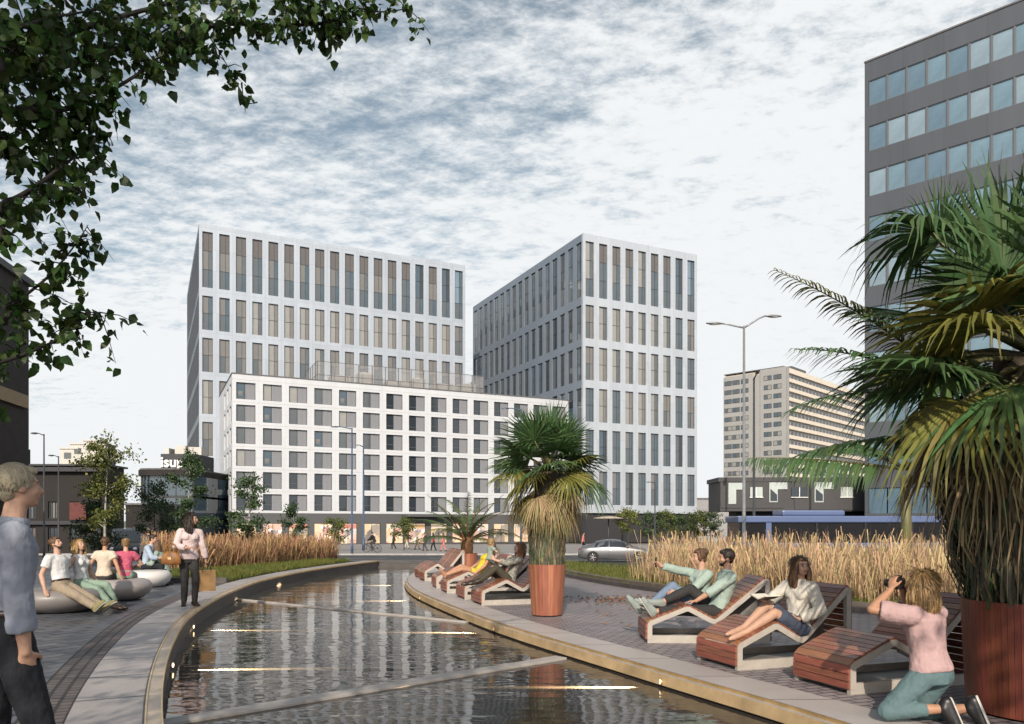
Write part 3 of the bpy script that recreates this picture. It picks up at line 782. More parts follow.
    for i in range(1, 5):
        y = y0+(y1-y0)*i/5; mb.box(x0-.05, x0+.05, y-.05, y+.05, zr, zt); mb.box(x1-.05, x1+.05, y-.05, y+.05, zr, zt)
    for z in (zr+1.3, zr+2.3, zt-.02):
        mb.box(x0, x1, y0-.07, y0-.052, z, z+.06); mb.box(x0-.07, x0-.052, y0, y1, z, z+.06)
    mb.build('roof_screen_frame', mat('screen_frame', (.12, .12, .12), .5, .4), root)
    m_mesh = mat('screen_mesh', (.36, .36, .36), .3, .2, alpha=.36, var=.1)
    mb = MB(); mb.quad((x0, y0, zr+.1), (x1, y0, zr+.1), (x1, y0, zt), (x0, y0, zt)); mb.quad((x0, y0, zr+.1), (x0, y1, zr+.1), (x0, y1, zt), (x0, y0, zt)); mb.quad((x1, y0, zr+.1), (x1, y1, zr+.1), (x1, y1, zt), (x1, y0, zt))
    mb.build('roof_screen', m_mesh, root)
    m_ac = mat('air_unit', (.42, .41, .39), .5, var=.1)
    for (x, y, a, b, c) in ((15, 4, 3, 2.5, 2.7), (19.5, 4.5, 2.4, 2.4, 3.6), (24, 4, 3.6, 2.6, 2.6), (28.6, 4.5, 2, 2, 3.4), (32, 4, 3.4, 2.6, 2.8), (36.6, 4, 2.8, 3, 3.1)):
        mb = MB(); mb.box(0, a, 0, b, .3, c); mb.box(.1, .3, .1, b-.1, 0, .299); mb.box(a-.3, a-.1, .1, b-.1, 0, .299)
        for j in range(6): mb.box(.2, a-.2, -.04, -.003, .5+j*(c-.8)/6, .58+j*(c-.8)/6)
        mb.lathe([(.5, c+.003), (.5, c+.2), (.42, c+.2)], 16, (a/2, b/2, 0))
        mb.build('air_unit', m_ac, root, (x, y, zr))
hotel()

# grey ribbon-window block on the right
def grey_block():
    dx, dy = 0.729, -0.684                         # towards the camera along the facade
    rz = math.atan2(dy, dx); root = empty('office_block', (27.4, 59.0, -1.0), rz)
    tag(root, 'dark grey office block with blue ribbon windows, behind the large palm', 'office block')
    T = 38.4; W = 30.0; D = 16.0
    m_w = panel_mat('grey_panel', (0.088, 0.098, 0.112), 2.74, 3.5, .42, .1, joint=.6, var=.06, stain=.14)
    fp = 3.50; mb = MB(); rows = []
    z = T-1.45*1.25
    top0 = T-(81-62)/12.9-0.0
    for k in range(10):
        zt = T-1.5-k*fp; rows.append((zt-1.95, zt))
    rows = sorted(rows)
    mb.box(-.02, W, 0, .4, 0, rows[0][0])
    for i in range(len(rows)):
        z1 = rows[i+1][0] if i+1 < len(rows) else T
        mb.box(-.02, W, 0, .4, rows[i][1], z1)
    mb.box(-.02, .26, .0, .4, 0, T) if False else None
    for a, b in rows: mb.box(-.02, .26, 0.002, .4, a, b); mb.box(W-.26, W, .002, .4, a, b)
    mb.box(-.02, .4, .402, D, 0, T); mb.box(W-.4, W, .402, D, 0, T); mb.box(.41, W-.41, D-.4, D, 0, T)
    mb.build('wall', m_w, root)
    mb = MB(); mb.box(.5, W-.5, .5, D-.5, 0, T-.6); mb.build('core', m_core, root)
    mb = MB(); mb.box(-.05, W+.05, -.06, .45, T+.002, T+.12); mb.box(.41, W-.41, .46, D-.41, T-.5, T-.4); mb.build('roof', m_roof, root); mb = MB(); mb.box(9, 16, 5, 10, T-.398, T+2.2); mb.build('plant_room', m_w, root)
    pw = 1.37; w = 1.28; h = 1.95
    m_al = mat('mullion', (.16, .17, .18), .4, .4)
    mb = MB(); t = .05
    mb.box(0, t, 0, .12, 0, h); mb.box(w-t, w, 0, .12, 0, h); mb.box(t, w-t, 0, .12, 0, t); mb.box(t, w-t, 0, .12, h-t, h); mb.box(w, pw, -.03, .12, 0, h)
    fr = mb.mesh('window_frame', m_al)
    gs = [glass_mat('ribbon_glass', c, refl=1.0, var=.25, vs=.4) for c in ((.11, .18, .235), (.14, .225, .28), (.21, .29, .34))]
    ps = []
    for k, g in enumerate(gs):
        mb = MB(); tl = (0.004, -0.003, 0.0)[k]
        mb.quad((t, .05+tl, t), (w-t, .05, t), (w-t, .05-tl, h-t), (t, .05, h-t)); (mb.quad((t, .046, h*.62), (w*.55, .046, t+.2), (w*.30, .046, t), (t, .046, t)) if False else None); ps.append(mb.mesh('pane', g))
    r = random.Random(2); rest = MB()
    for ri, (a, b) in enumerate(rows[::-1]):
        for ci in range(21):
            x = .28+ci*pw
            if ri < 8 and ci < 12: o = inst('window', fr, root, (x, .05, a)); inst('pane', r.choice(ps), o)
            else: rest.quad((x, .1, a), (x+w, .1, a), (x+w, .1, b), (x, .1, b))
    tag(rest.build('window', gs[0], root), kind='stuff')
grey_block()

# beige slab tower in the distance
def beige_tower():
    root = empty('apartment_tower', (87.7, 243.0, -2.2), math.atan2(.725, .689))     # local x along the right face
    tag(root, 'distant beige slab tower with striped balconies on its sunlit side', 'tower')
    T = 54.2; W = 100.0; D = 21.7
    m_b = mat('beige_concrete', (.46, .42, .36), .7, var=.06, vscale=.1); m_g = mat('grey_concrete', (.33, .33, .32), .7, var=.08, vscale=.1)
    m_wh = mat('white_parapet', (.70, .63, .53), .7, var=.05, vscale=.2)
    fh = 3.05; nf = 16
    mb = MB(); mb.box(0.5, W, 0.9, D, 0, T); mb.build('wall', m_b, root)
    mb = MB(); mb.box(0, 0.498, 0, 8.8, 0, T+.3); mb.box(.002, 2.2, .0, .898, 0, T+.3); mb.box(0.25, .498, 8.802, 11.5, 0, T-1.2); mb.box(0, .498, 11.502, D+.2, 0, T-.5); mb.build('gable_wall', m_g, root)
    mb = MB(); mb.box(0, W, .9, D, T+.302, T+.6); mb.box(18, 30, 6, 14, T+.6, T+4); mb.build('roof', m_roof, root)
    mb = MB()
    for k in range(nf):
        z = T-1.6-k*fh-1.35; mb.box(2.202, W, 0.25, .898, z-1.2, z-.02)
    mb.box(2.202, W, .25, .898, T-1.3, T+.28)
    mb.build('balcony_parapet', m_wh, root)
    for k in range(nf):
        z = T-1.6-k*fh
        mb = MB(); 
        for i in range(33):
            x = 2.4+i*2.95; mb.box(x, x+2.3, .80, .897, z-1.3, z); mb.box(x+1.1, x+1.2, .75, .799, z-1.3, z)
        mb.build('window_band', g_dark, root)
    fw = win_frame(2.6, 1.5, .08, .12, (1.3,)); pw_ = [pane_mesh([(.06, 1.3, .06, 1.44, a), (1.3, 2.54, .06, 1.44, b)]) for a, b in ((GR, PA), (GR, GR), (PA, GR), (BL, GR))]
    r = random.Random(8)
    for k in range(nf):
        z = T-1.9-k*fh-1.5
        for y in (1.6, 4.9, 12.9, 16.0, 18.9)[:5]:
            o = inst('window', fw, root, (-.09, y+2.6, z), R(-90)); inst('pane', r.choice(pw_), o)
beige_tower()

# dark two-storey building with L-shaped windows behind the bus
def dark_house():
    Y = 62.0; x0 = at(709, Y); root = empty('dark_building', (x0, Y, zs(Y)), R(-1.2))
    tag(root, 'low charcoal building with pale L shaped windows overhanging a dark ground floor', 'building')
    m_d = mat('charcoal_render', (.050, .050, .053), .6, var=.12, vscale=.5); m_d2 = mat('charcoal_dark', (.018, .018, .02), .7)
    b = 3.6; t = 6.35; L_ = 30.0
    mb = MB(); mb.box(.9, L_, .0, 4, b, t-.35); mb.box(.75, L_, -.1, 4, t-.348, t); 
    mb.box(.94, 6.0, -.06, -.002, b+.25, t-.36); mb.box(6.9, 14.4, -.08, -.002, b+.1, t-.36); mb.box(15, 20.6, -.07, -.002, b+.1, t-.36)
    mb.build('wall', m_d, root)
    mb = MB(); mb.box(2.6, L_, 1.4, 3.8, 0, b-.003); mb.build('ground_floor', m_d2, root)
    m_pg = glass_mat('pale_glass', (.42, .47, .45), refl=.5, var=.15, vs=.5)
    def lwin(x, z0, z1, w, arm):
        mb = MB(); mb.box(x, x+w, -.13, -.083, z0, z1); mb.box(x+w+.002, x+w+arm, -.13, -.083, z1-.55, z1); return mb.build('window', m_pg, root)
    for (x, z0, z1, w, arm) in ((1.55, b+.58, t-.45, .62, .68), (4.85, b+.72, t-.42, .68, .78), (8.5, b+.72, t-.40, .72, .80), (12.9, b+.72, t-.40, .72, .80)):
        o = lwin(x, z0, z1, w, arm)
        if x > 3:
            mb = MB(); mb.prism([(x+.08, z0+.1), (x+w-.06, z0+.1), (x+w-.06, z1-1.0), (x+.08, z0+1.1)], -.145, -.133); mb.build('pane', g_dark, o)
    for (x, w) in ((3.3, 1.0), (6.65, 1.25), (10.6, 1.0)):
        mb = MB(); mb.box(x, x+w, -.14, -.083, b+1.15, t-.8); o = mb.build('window', m_pg if x != 6.65 else g_dark, root)
        mb = MB(); mb.box(x-.06, x+w+.06, -.17, -.141, b+1.09, b+1.149); mb.box(x+w*.5-.03, x+w*.5+.03, -.17, -.141, b+1.15, t-.8); mb.build('window_frame', m_white_paint, o)
    mb = MB()
    for x in (8.1,): mb.box(x, x+.12, -.2, -.09, b-.2, t)
    mb.build('downpipe', m_d2, root)
dark_house()

# grey block glimpsed between right tower and dark building
Y = 150.0; root = empty('concrete_block', (at(690, Y), Y, -2)); tag(root, 'plain grey concrete block glimpsed between the corner tower and the charcoal building', 'building')
mb = MB(); mb.box(0, 14, 0, 10, 0, 8.6); mb.build('wall', mat('block_grey', (.30, .30, .31), .8, var=.1), root); mb = MB(); mb.box(-.1, 14.1, -.1, 10, 8.602, 8.9); mb.build('roof', m_roof, root)

# ---------------- left side
m_brick = mat('dark_brick', (.028, .022, .020), .8, var=.35, vscale=2, bump=.3, bscale=12)
m_brick2 = mat('shaded_brick', (.015, .0125, .0115), .8, var=.3, vscale=1, bump=.3, bscale=8)  # the old building's shadow is put into the brick colour, hence near black
m_slate = mat('slate_metal', (.035, .038, .044), .5, .2, var=.2)
def left_near():
    W = 17.0; ang = math.atan2(.98, -.176); root = empty('street_block', (at(28, 30)+W*.176, 30.0-W*.98, -.3), ang)      # local x runs away from the camera
    tag(root, 'tall black brick block at the left edge of the square with a red sign', 'building')
    T = 11.3
    mb = MB(); cols = [(1.0+i*2.4, 2.4+i*2.4) for i in range(6)]; rows = [(.4, 2.6), (4.0, 6.0), (7.2, 9.4)]
    grid_wall(mb, W, 0, T, cols, rows, .4); 
    mb.box(0, .4, -11.0, -.002, 0, T) if False else mb.box(0, .4, .402, 11, 0, T)
    mb.box(W-.4, W, .402, 11, 0, T); mb.box(.41, W-.41, 10.6, 10.99, 0, T)
    mb.build('wall', m_brick, root)
    mb = MB(); mb.box(.42, W-.42, .45, 10.5, 0, T-.4); mb.build('core', m_core, root)
    mb = MB(); mb.box(-.15, W+.15, -.15, 11.1, T+.002, T+.25); mb.build('roof', m_roof, root)
    fr = win_frame(1.4, 2.0, .07, .1, (.7,), (1.0,)); pn = pane_mesh([(.06, 1.34, .06, 1.94, D_)])
    for c in cols:
        for rr in rows: o = inst('window', fr, root, (c[0], .15, rr[0]+.0)); inst('pane', pn, o)
    mb = MB(); mb.box(8, 16.65, -.14, -.004, 2.85, 3.75); o = mb.build('sign_panel', mat('sign_red', (.22, .035, .03), .5, var=.2), root)
    mb = MB(); mb.box(8, 16.65, -.14, -.004, 6.4, 6.9); o = mb.build('sign_panel', mat('sign_tan', (.25, .17, .08), .5, var=.2), root)
left_near()

def left_mid():
    Y = 62.0; root = empty('old_building', (at(28, Y)-6, Y, zs(Y)), R(2)); tag(root, 'dark old brown building with a flat cornice behind the leafy birch', 'building')
    W = at(104, Y)-at(28, Y)+6
    T = hz(466, Y)-zs(Y)
    mb = MB(); n = 7; p = W/n; cols = [(i*p+.5, i*p+p-.5) for i in range(n)]; rows = [(.3, 2.3), (3.0, 4.4)]
    grid_wall(mb, W, 0, T, cols, rows, .4); mb.box(0, .4, .402, 3, 0, T); mb.box(W-.4, W, .402, 3, 0, T); mb.box(.41, W-.41, 2.6, 2.99, 0, T)
    mb.build('wall', m_brick2, root)
    mb = MB(); mb.box(.42, W-.42, .45, 2.5, 0, T-.3); mb.build('core', m_core, root)
    mb = MB(); mb.box(-.3, W+.3, -.5, -.002, T-.45, T-.1); mb.box(-.3, W+.3, -.5, 3.1, T+.002, T+.15); mb.box(-.2, W+.2, -.3, -.003, 2.5, 2.8); mb.build('cornice', m_slate, root)
    w = p-1.0
    fr = win_frame(w, 2.0, .08, .1, (w/2,)); pn = [pane_mesh([(.06, w-.06, .06, 1.94, a)]) for a in (D_, D_, BR)]
    fr2 = win_frame(w, 1.4, .08, .1, (w/3, 2*w/3)); pn2 = [pane_mesh([(.06, w/3, .06, 1.34, D_), (w/3, 2*w/3, .06, 1.34, a), (2*w/3, w-.06, .06, 1.34, b)]) for a, b in ((BR, D_), (BE, BR), (GR, D_))]
    r = random.Random(5)
    for c in cols:
        o = inst('window', fr, root, (c[0], .14, .3)); inst('pane', r.choice(pn), o)
        o = inst('window', fr2, root, (c[0], .14, 3.0)); inst('pane', r.choice(pn2), o)
    mb = MB(); mb.box(W-2.6, W-1.3, -.75, -.55, 2.9, 4.3); mb.build('sign_panel', mat('sign_bright_red', (.10, .02, .016), .5, var=.3, vscale=3), root)
    mb = MB(); mb.box(W-9, W-7.6, 1, 2.5, T+.151, T+1.6); mb.build('roof_house', m_brick2, root)
left_mid()

m_wc = mat('white_city', (.52, .50, .46), .7, var=.08, vscale=.3)
def stepped(name, label, px0, px1, pytop, Y, blocks, m, group=None):
    root = empty(name, (at(px0, Y), Y, -2)); tag(root, label, 'building', group)
    mbw = MB(); 
    for i, (a, b, py, dep) in enumerate(blocks):
        x0 = at(a, Y)-at(px0, Y); x1 = at(b, Y)-at(px0, Y); h = hz(py, Y)+2
        mb = MB(); mb.box(x0+.01*i, x1, .05*i, dep, 0, h); 
        mb.box(x0-.15, x1+.15, .05*i-.2, dep+.1, h+.002, h+.3); mb.build('wall', m, root)
        nz_ = int(h/3.2); nx_ = max(1, int((x1-x0)/3))
        mw_ = MB()
        for k in range(nz_):
            for j in range(nx_):
                x = x0+.8+j*(x1-x0-1.2)/nx_; mw_.box(x, x+1.4, .05*i-.06, .05*i-.003, h-1.9-k*3.2, h-.7-k*3.2)
        tag(mw_.build('window', g_grey, root), kind=None)
stepped('apartment_block', 'cluster of stepped white apartment blocks above the old brown roofline', 62, 110, 440, 150, [(60, 78, 449, 4), (70, 85, 444.5, 5), (83, 97, 441, 4), (94, 105, 445, 4)], m_wc)
def corner_house():
    Y = 105.0; cx_, cyv = at(168, Y), Y+3; root = empty('corner_building', (cx_, cyv, zs(Y))); tag(root, 'round cornered dark glass building with pale rooftop lettering', 'building')
    hw = (at(196, Y)-at(148, Y))/2; T = hz(470, Y)-zs(Y)
    def outline(e, n=14):
        pts = []
        for i in range(n+1):
            a = R(180)+R(90)*i/n; pts.append((-hw+2+(2+e)*math.cos(a), -3+(2+e)*math.sin(a)))
        return pts + [(hw+1, -5-e), (hw+1, 8), (-hw-e, 8)]
    def ext(e, z0, z1, m, nm):
        mb = MB(); o = outline(e); n = len(o); mb.add([(x, y, z0) for x, y in o]+[(x, y, z1) for x, y in o], [tuple(range(n))[::-1], tuple(range(n, 2*n))]+[(i, (i+1) % n, n+(i+1) % n, n+i) for i in range(n)], 0, False)
        return mb.build(nm, m, root)
    ext(0, 0, T-.9, g_blue, 'glazed_wall')
    for z in (0.0, 3.2, 6.4):
        if z < T-1: ext(.08, z+.2 if z else 0, z+.5, m_slate, 'floor_band')
    ext(.5, T-.9, T-.1, m_brick2, 'cornice'); ext(.35, T-.098, T+.1, m_roof, 'roof')
    mb = MB()
    for p_ in outline(.12)[::3]: mb.box(p_[0]-.07, p_[0]+.07, p_[1]-.07, p_[1]+.07, .5, T-.9)
    mb.build('mullion', m_slate, root)
    # roof block carrying the lettering
    b0, b1 = at(159, Y)-cx_, at(194, Y)-cx_; zt = hz(453.5, Y)-zs(Y)
    mb = MB(); mb.box(b0, b1, -2.5, 4, T+.102, zt); mb.build('roof_block', m_slate, root)
    mb = MB(); mb.box(b0+.1, b0+.7, -1.5, 2, zt+.002, zt+.9); mb.box(b0+1.3, b0+2.8, -1.0, 2, zt+.002, zt+1.3); mb.box(b0+3.0, b1, -.5, 2, zt+.002, zt+1.15); mb.build('penthouse', m_wc, root)
    cu = bpy.data.curves.new('lettering', 'FONT'); cu.body = 'isup'; cu.size = 2.05; cu.extrude = .12; cu.space_character = 1.0; cu.offset = .05
    cu.materials.append(mat('letter_white', (.75, .75, .74), .5))
    tmp = bpy.data.objects.new('lettering_curve', cu); COL.objects.link(tmp); bpy.context.view_layer.update()
    me = bpy.data.meshes.new_from_object(tmp.evaluated_get(bpy.context.evaluated_depsgraph_get())); bpy.data.objects.remove(tmp)
    o = bpy.data.objects.new('rooftop_lettering', me)
    o.location = (b0+.1, -2.75, T+.45); o.rotation_euler = (R(90), 0, 0); link(o, root)
corner_house()
# low dark infill behind the trees between old building and corner house
Y = 74.0; root = empty('brick_shed', (at(110, Y), Y+3, zs(Y))); tag(root, 'low dark brick shed half hidden by the dark tree left of the round corner building', 'building')
mb = MB(); mb.box(0, 3.4, 0, 6, 0, 4.6); mb.build('wall', m_brick2, root); mb = MB(); mb.box(-.2, 3.6, -.2, 6.2, 4.602, 4.8); mb.build('roof', m_roof, root); mb = MB(); mb.box(.8, 2.4, -.06, -.003, .02, 2.4); mb.build('door', m_slate, root)
# ------------------------------------------------------------------ vegetation
m_bark = mat('bark', (.055, .045, .036), .85, var=.35, vscale=8, bump=.5, bscale=30, stretch=(1, 1, .3))
m_birch = mat('birch_bark', (.50, .48, .44), .7, col2=(.22, .2, .18), vscale=9, stretch=(.5, .5, 2.5))
m_bark_d = mat('bark_dark', (.018, .015, .012), .85, var=.3, vscale=8, bump=.4)
m_leaf_fg = mat('poplar_leaf', (.042, .085, .016), .45, island=.5, transl=.3, spec=.4)
m_leaf_a = mat('birch_leaf_yellow', (.16, .18, .045), .55, island=.5, transl=.35)
m_leaf_b = mat('birch_leaf_dark', (.05, .082, .032), .55, island=.5, transl=.25)
m_leaf_c = mat('birch_leaf_green', (.055, .10, .035), .55, island=.5, transl=.3)
m_leaf_d = mat('street_leaf', (.11, .14, .035), .55, island=.5, transl=.3)
m_palm = mat('palm_green', (.068, .128, .045), .42, island=.42, transl=.2, spec=.5)
m_palm_y = mat('palm_yellowing', (.17, .165, .035), .5, island=.4, transl=.25)
m_palm_d = mat('palm_dead', (.33, .245, .13), .75, island=.4, transl=.15)
m_palm_g = mat('palm_grey', (.085, .085, .055), .8, island=.45)
m_petiole = mat('petiole', (.12, .12, .045), .5, island=.3)
m_reed = mat('reed_straw', (.43, .305, .17), .7, island=.6, transl=.2)
m_reed_or = mat('reed_russet', (.34, .205, .105), .7, island=.55, transl=.2)

def leaf_cloud(NPb, C, size, mi=0, droop=.4, spread=None, g=rng):
    """leaf blades at points C (N,3)"""
    n = len(C)
    d = unit(g.normal(size=(n, 3)) + np.array([0, 0, -droop*2.0]))
    up = unit(g.normal(size=(n, 3))); s = unit(np.cross(d, up))
    nrm = np.cross(s, d)
    L_ = size*g.uniform(.65, 1.25, n)
    t = np.array([0, .28, .6, 1.0])
    P = C[:, None, :] + d[:, None, :]*(L_[:, None]*t)[..., None] + nrm[:, None, :]*(L_[:, None]*.12*np.array([0, 1, .8, -.4]))[..., None]
    W = L_[:, None]*np.array([.06, .40, .30, .015])
    NPb.add(P, W, s, mi)

def tree(name, label, loc, H, crown0, rad, nclump, nleaf, size, bark, leafm, cat='tree', group=None, lean=0, trunk_r=.05, shape=1.0, seed=1, droop=.4, limbs=9):
    g = np.random.default_rng(seed); rr = random.Random(seed)
    root = empty(name, loc); tag(root, label, cat, group)
    mb = MB(); top = Vector((lean, 0, H*.93)); pts = []; n = 7
    for i in range(n+1):
        t = i/n; pts.append(Vector((lean*t + .04*H*.2*math.sin(5*t+seed), .03*H*.2*math.cos(4*t+seed), H*.93*t)))
    mb.tube(pts, [trunk_r*(1-.85*i/n) for i in range(n+1)], 8)
    clumps = []
    for k in range(limbs):
        t = crown0/H + (0.93-crown0/H)*(k+.3)/limbs; z = t*H
        i = min(int(t/0.93*n), n-1); base = pts[i].lerp(pts[i+1], t/0.93*n-i)
        a = k*2.4+seed; f = (z-crown0)/(H-crown0); rloc = rad*(math.sin(math.pi*min(1, (.22+.78*f)))**.7)*shape*rr.uniform(.7, 1.1)
        e = base + Vector((math.cos(a)*rloc, math.sin(a)*rloc, rloc*rr.uniform(.25, .7)))
        m_ = base.lerp(e, .5) + Vector((0, 0, rloc*.1))
        mb.tube([base, m_, e], [trunk_r*.35, trunk_r*.22, trunk_r*.08], 5)
        clumps += [e, m_, base.lerp(e, .8), m_+Vector((rr.uniform(-.2, .2)*rad, rr.uniform(-.2, .2)*rad, rr.uniform(-.1, .2)*rad))]
    clumps += [pts[-1], pts[-1]+Vector((0, 0, H*.05))]
    mb.build('trunk', bark, root)
    while len(clumps) < nclump:
        a = rr.choice(clumps); clumps.append(a + Vector((rr.gauss(0, .22), rr.gauss(0, .22), rr.gauss(0, .2)))*rad)
    C = np.array([c[:] for c in clumps]); w_ = g.uniform(.3, 1.6, len(C)); w_ /= w_.sum()
    idx = g.choice(len(C), nleaf, p=w_); sg = g.uniform(.10, .24, len(C))[idx]*rad
    P = C[idx] + g.normal(size=(nleaf, 3))*sg[:, None]*np.array([1, 1, .8])
    P = P[P[:, 2] > crown0*.75]
    B = NP(); leaf_cloud(B, P, size, 0, droop, g=g)
    inst('crown', B.mesh('crown', [leafm]), root)
    return root
# birches on the left bank and in front of the hotel
tree('birch_tree', 'slender birch with yellowish green leaves and a pale trunk behind the seated people', (at(106, 27), 27, ZL), 4.6, 1.25, .9, 55, 3000, .092, m_birch, m_leaf_a, group='young trees on the left of the square', trunk_r=.055, seed=3, droop=.5)
tree('birch_tree', 'dark leaved young tree right of the yellowish birch', (at(135, 36), 33, ZL-.5), 4.2, .7, .9, 55, 3600, .10, m_bark, m_leaf_b, group='young trees on the left of the square', seed=5)
tree('birch_tree', 'thin green tree rising right behind the standing woman with bags', (at(199, 34), 33, ZL-.5), 5.2, .8, .85, 60, 3800, .10, m_birch, m_leaf_c, group='young trees on the left of the square', seed=8)
tree('birch_tree', 'low dark green tree between the round corner building and the woman with bags', (at(172, 40), 38, -.7), 4.3, .9, 1.0, 55, 3600, .10, m_bark, m_leaf_b, group='young trees on the left of the square', seed=12)
tree('birch_tree', 'white stemmed birch growing out of the left reeds before the hotel corner', (at(250, 29), 29, ZL), 3.4, .75, .75, 45, 2300, .09, m_birch, m_leaf_c, group='young trees on the left of the square', trunk_r=.05, seed=21)
tree('birch_tree', 'small bushy birch behind the left reeds, right of the white stemmed birch', (at(296, 38), 37.5, -.5), 3.1, .5, .7, 40, 1900, .095, m_birch, m_leaf_c, group='young trees on the left of the square', seed=23)
# street trees
tree('street_tree', 'small round headed green street tree before the shop windows by the cyclist', (at(354, 80), 72, zs(72)), 3.0, 1.1, 1.2, 30, 1200, .16, m_bark, m_leaf_d, group='small street trees by the hotel', seed=31)
tree('street_tree', 'small round headed green street tree left of the potted date palm', (at(412, 80), 74, zs(74)), 3.1, 1.2, 1.2, 30, 1200, .16, m_bark, m_leaf_d, group='small street trees by the hotel', seed=32)
tree('street_tree', 'yellow green street tree behind the silver car', (at(631, 62), 63.5, zs(63.5)+.13), 3.7, 1.6, 1.1, 35, 1500, .13, m_bark, m_leaf_a, group='street trees along the corner tower', seed=33)
hedge_pos = [(650, 'nearest the yellow green tree'), (668, 'second in the row from the yellow green tree'), (685, 'below the middle of the corner tower facade'), (702, 'beside the grey concrete block'), (717, 'next to the charcoal building')]
for i, (px, where) in enumerate(hedge_pos):
    tree('street_tree', 'rounded dark street tree ' + where, (at(px, 72), 72+i*.6, zs(72)+.13), 3.6+.25*math.sin(i*2.3), 1.2, 1.25, 34, 1500, .15, m_bark, (m_leaf_b, m_leaf_d)[i % 2], group='street trees along the corner tower', seed=40+i)

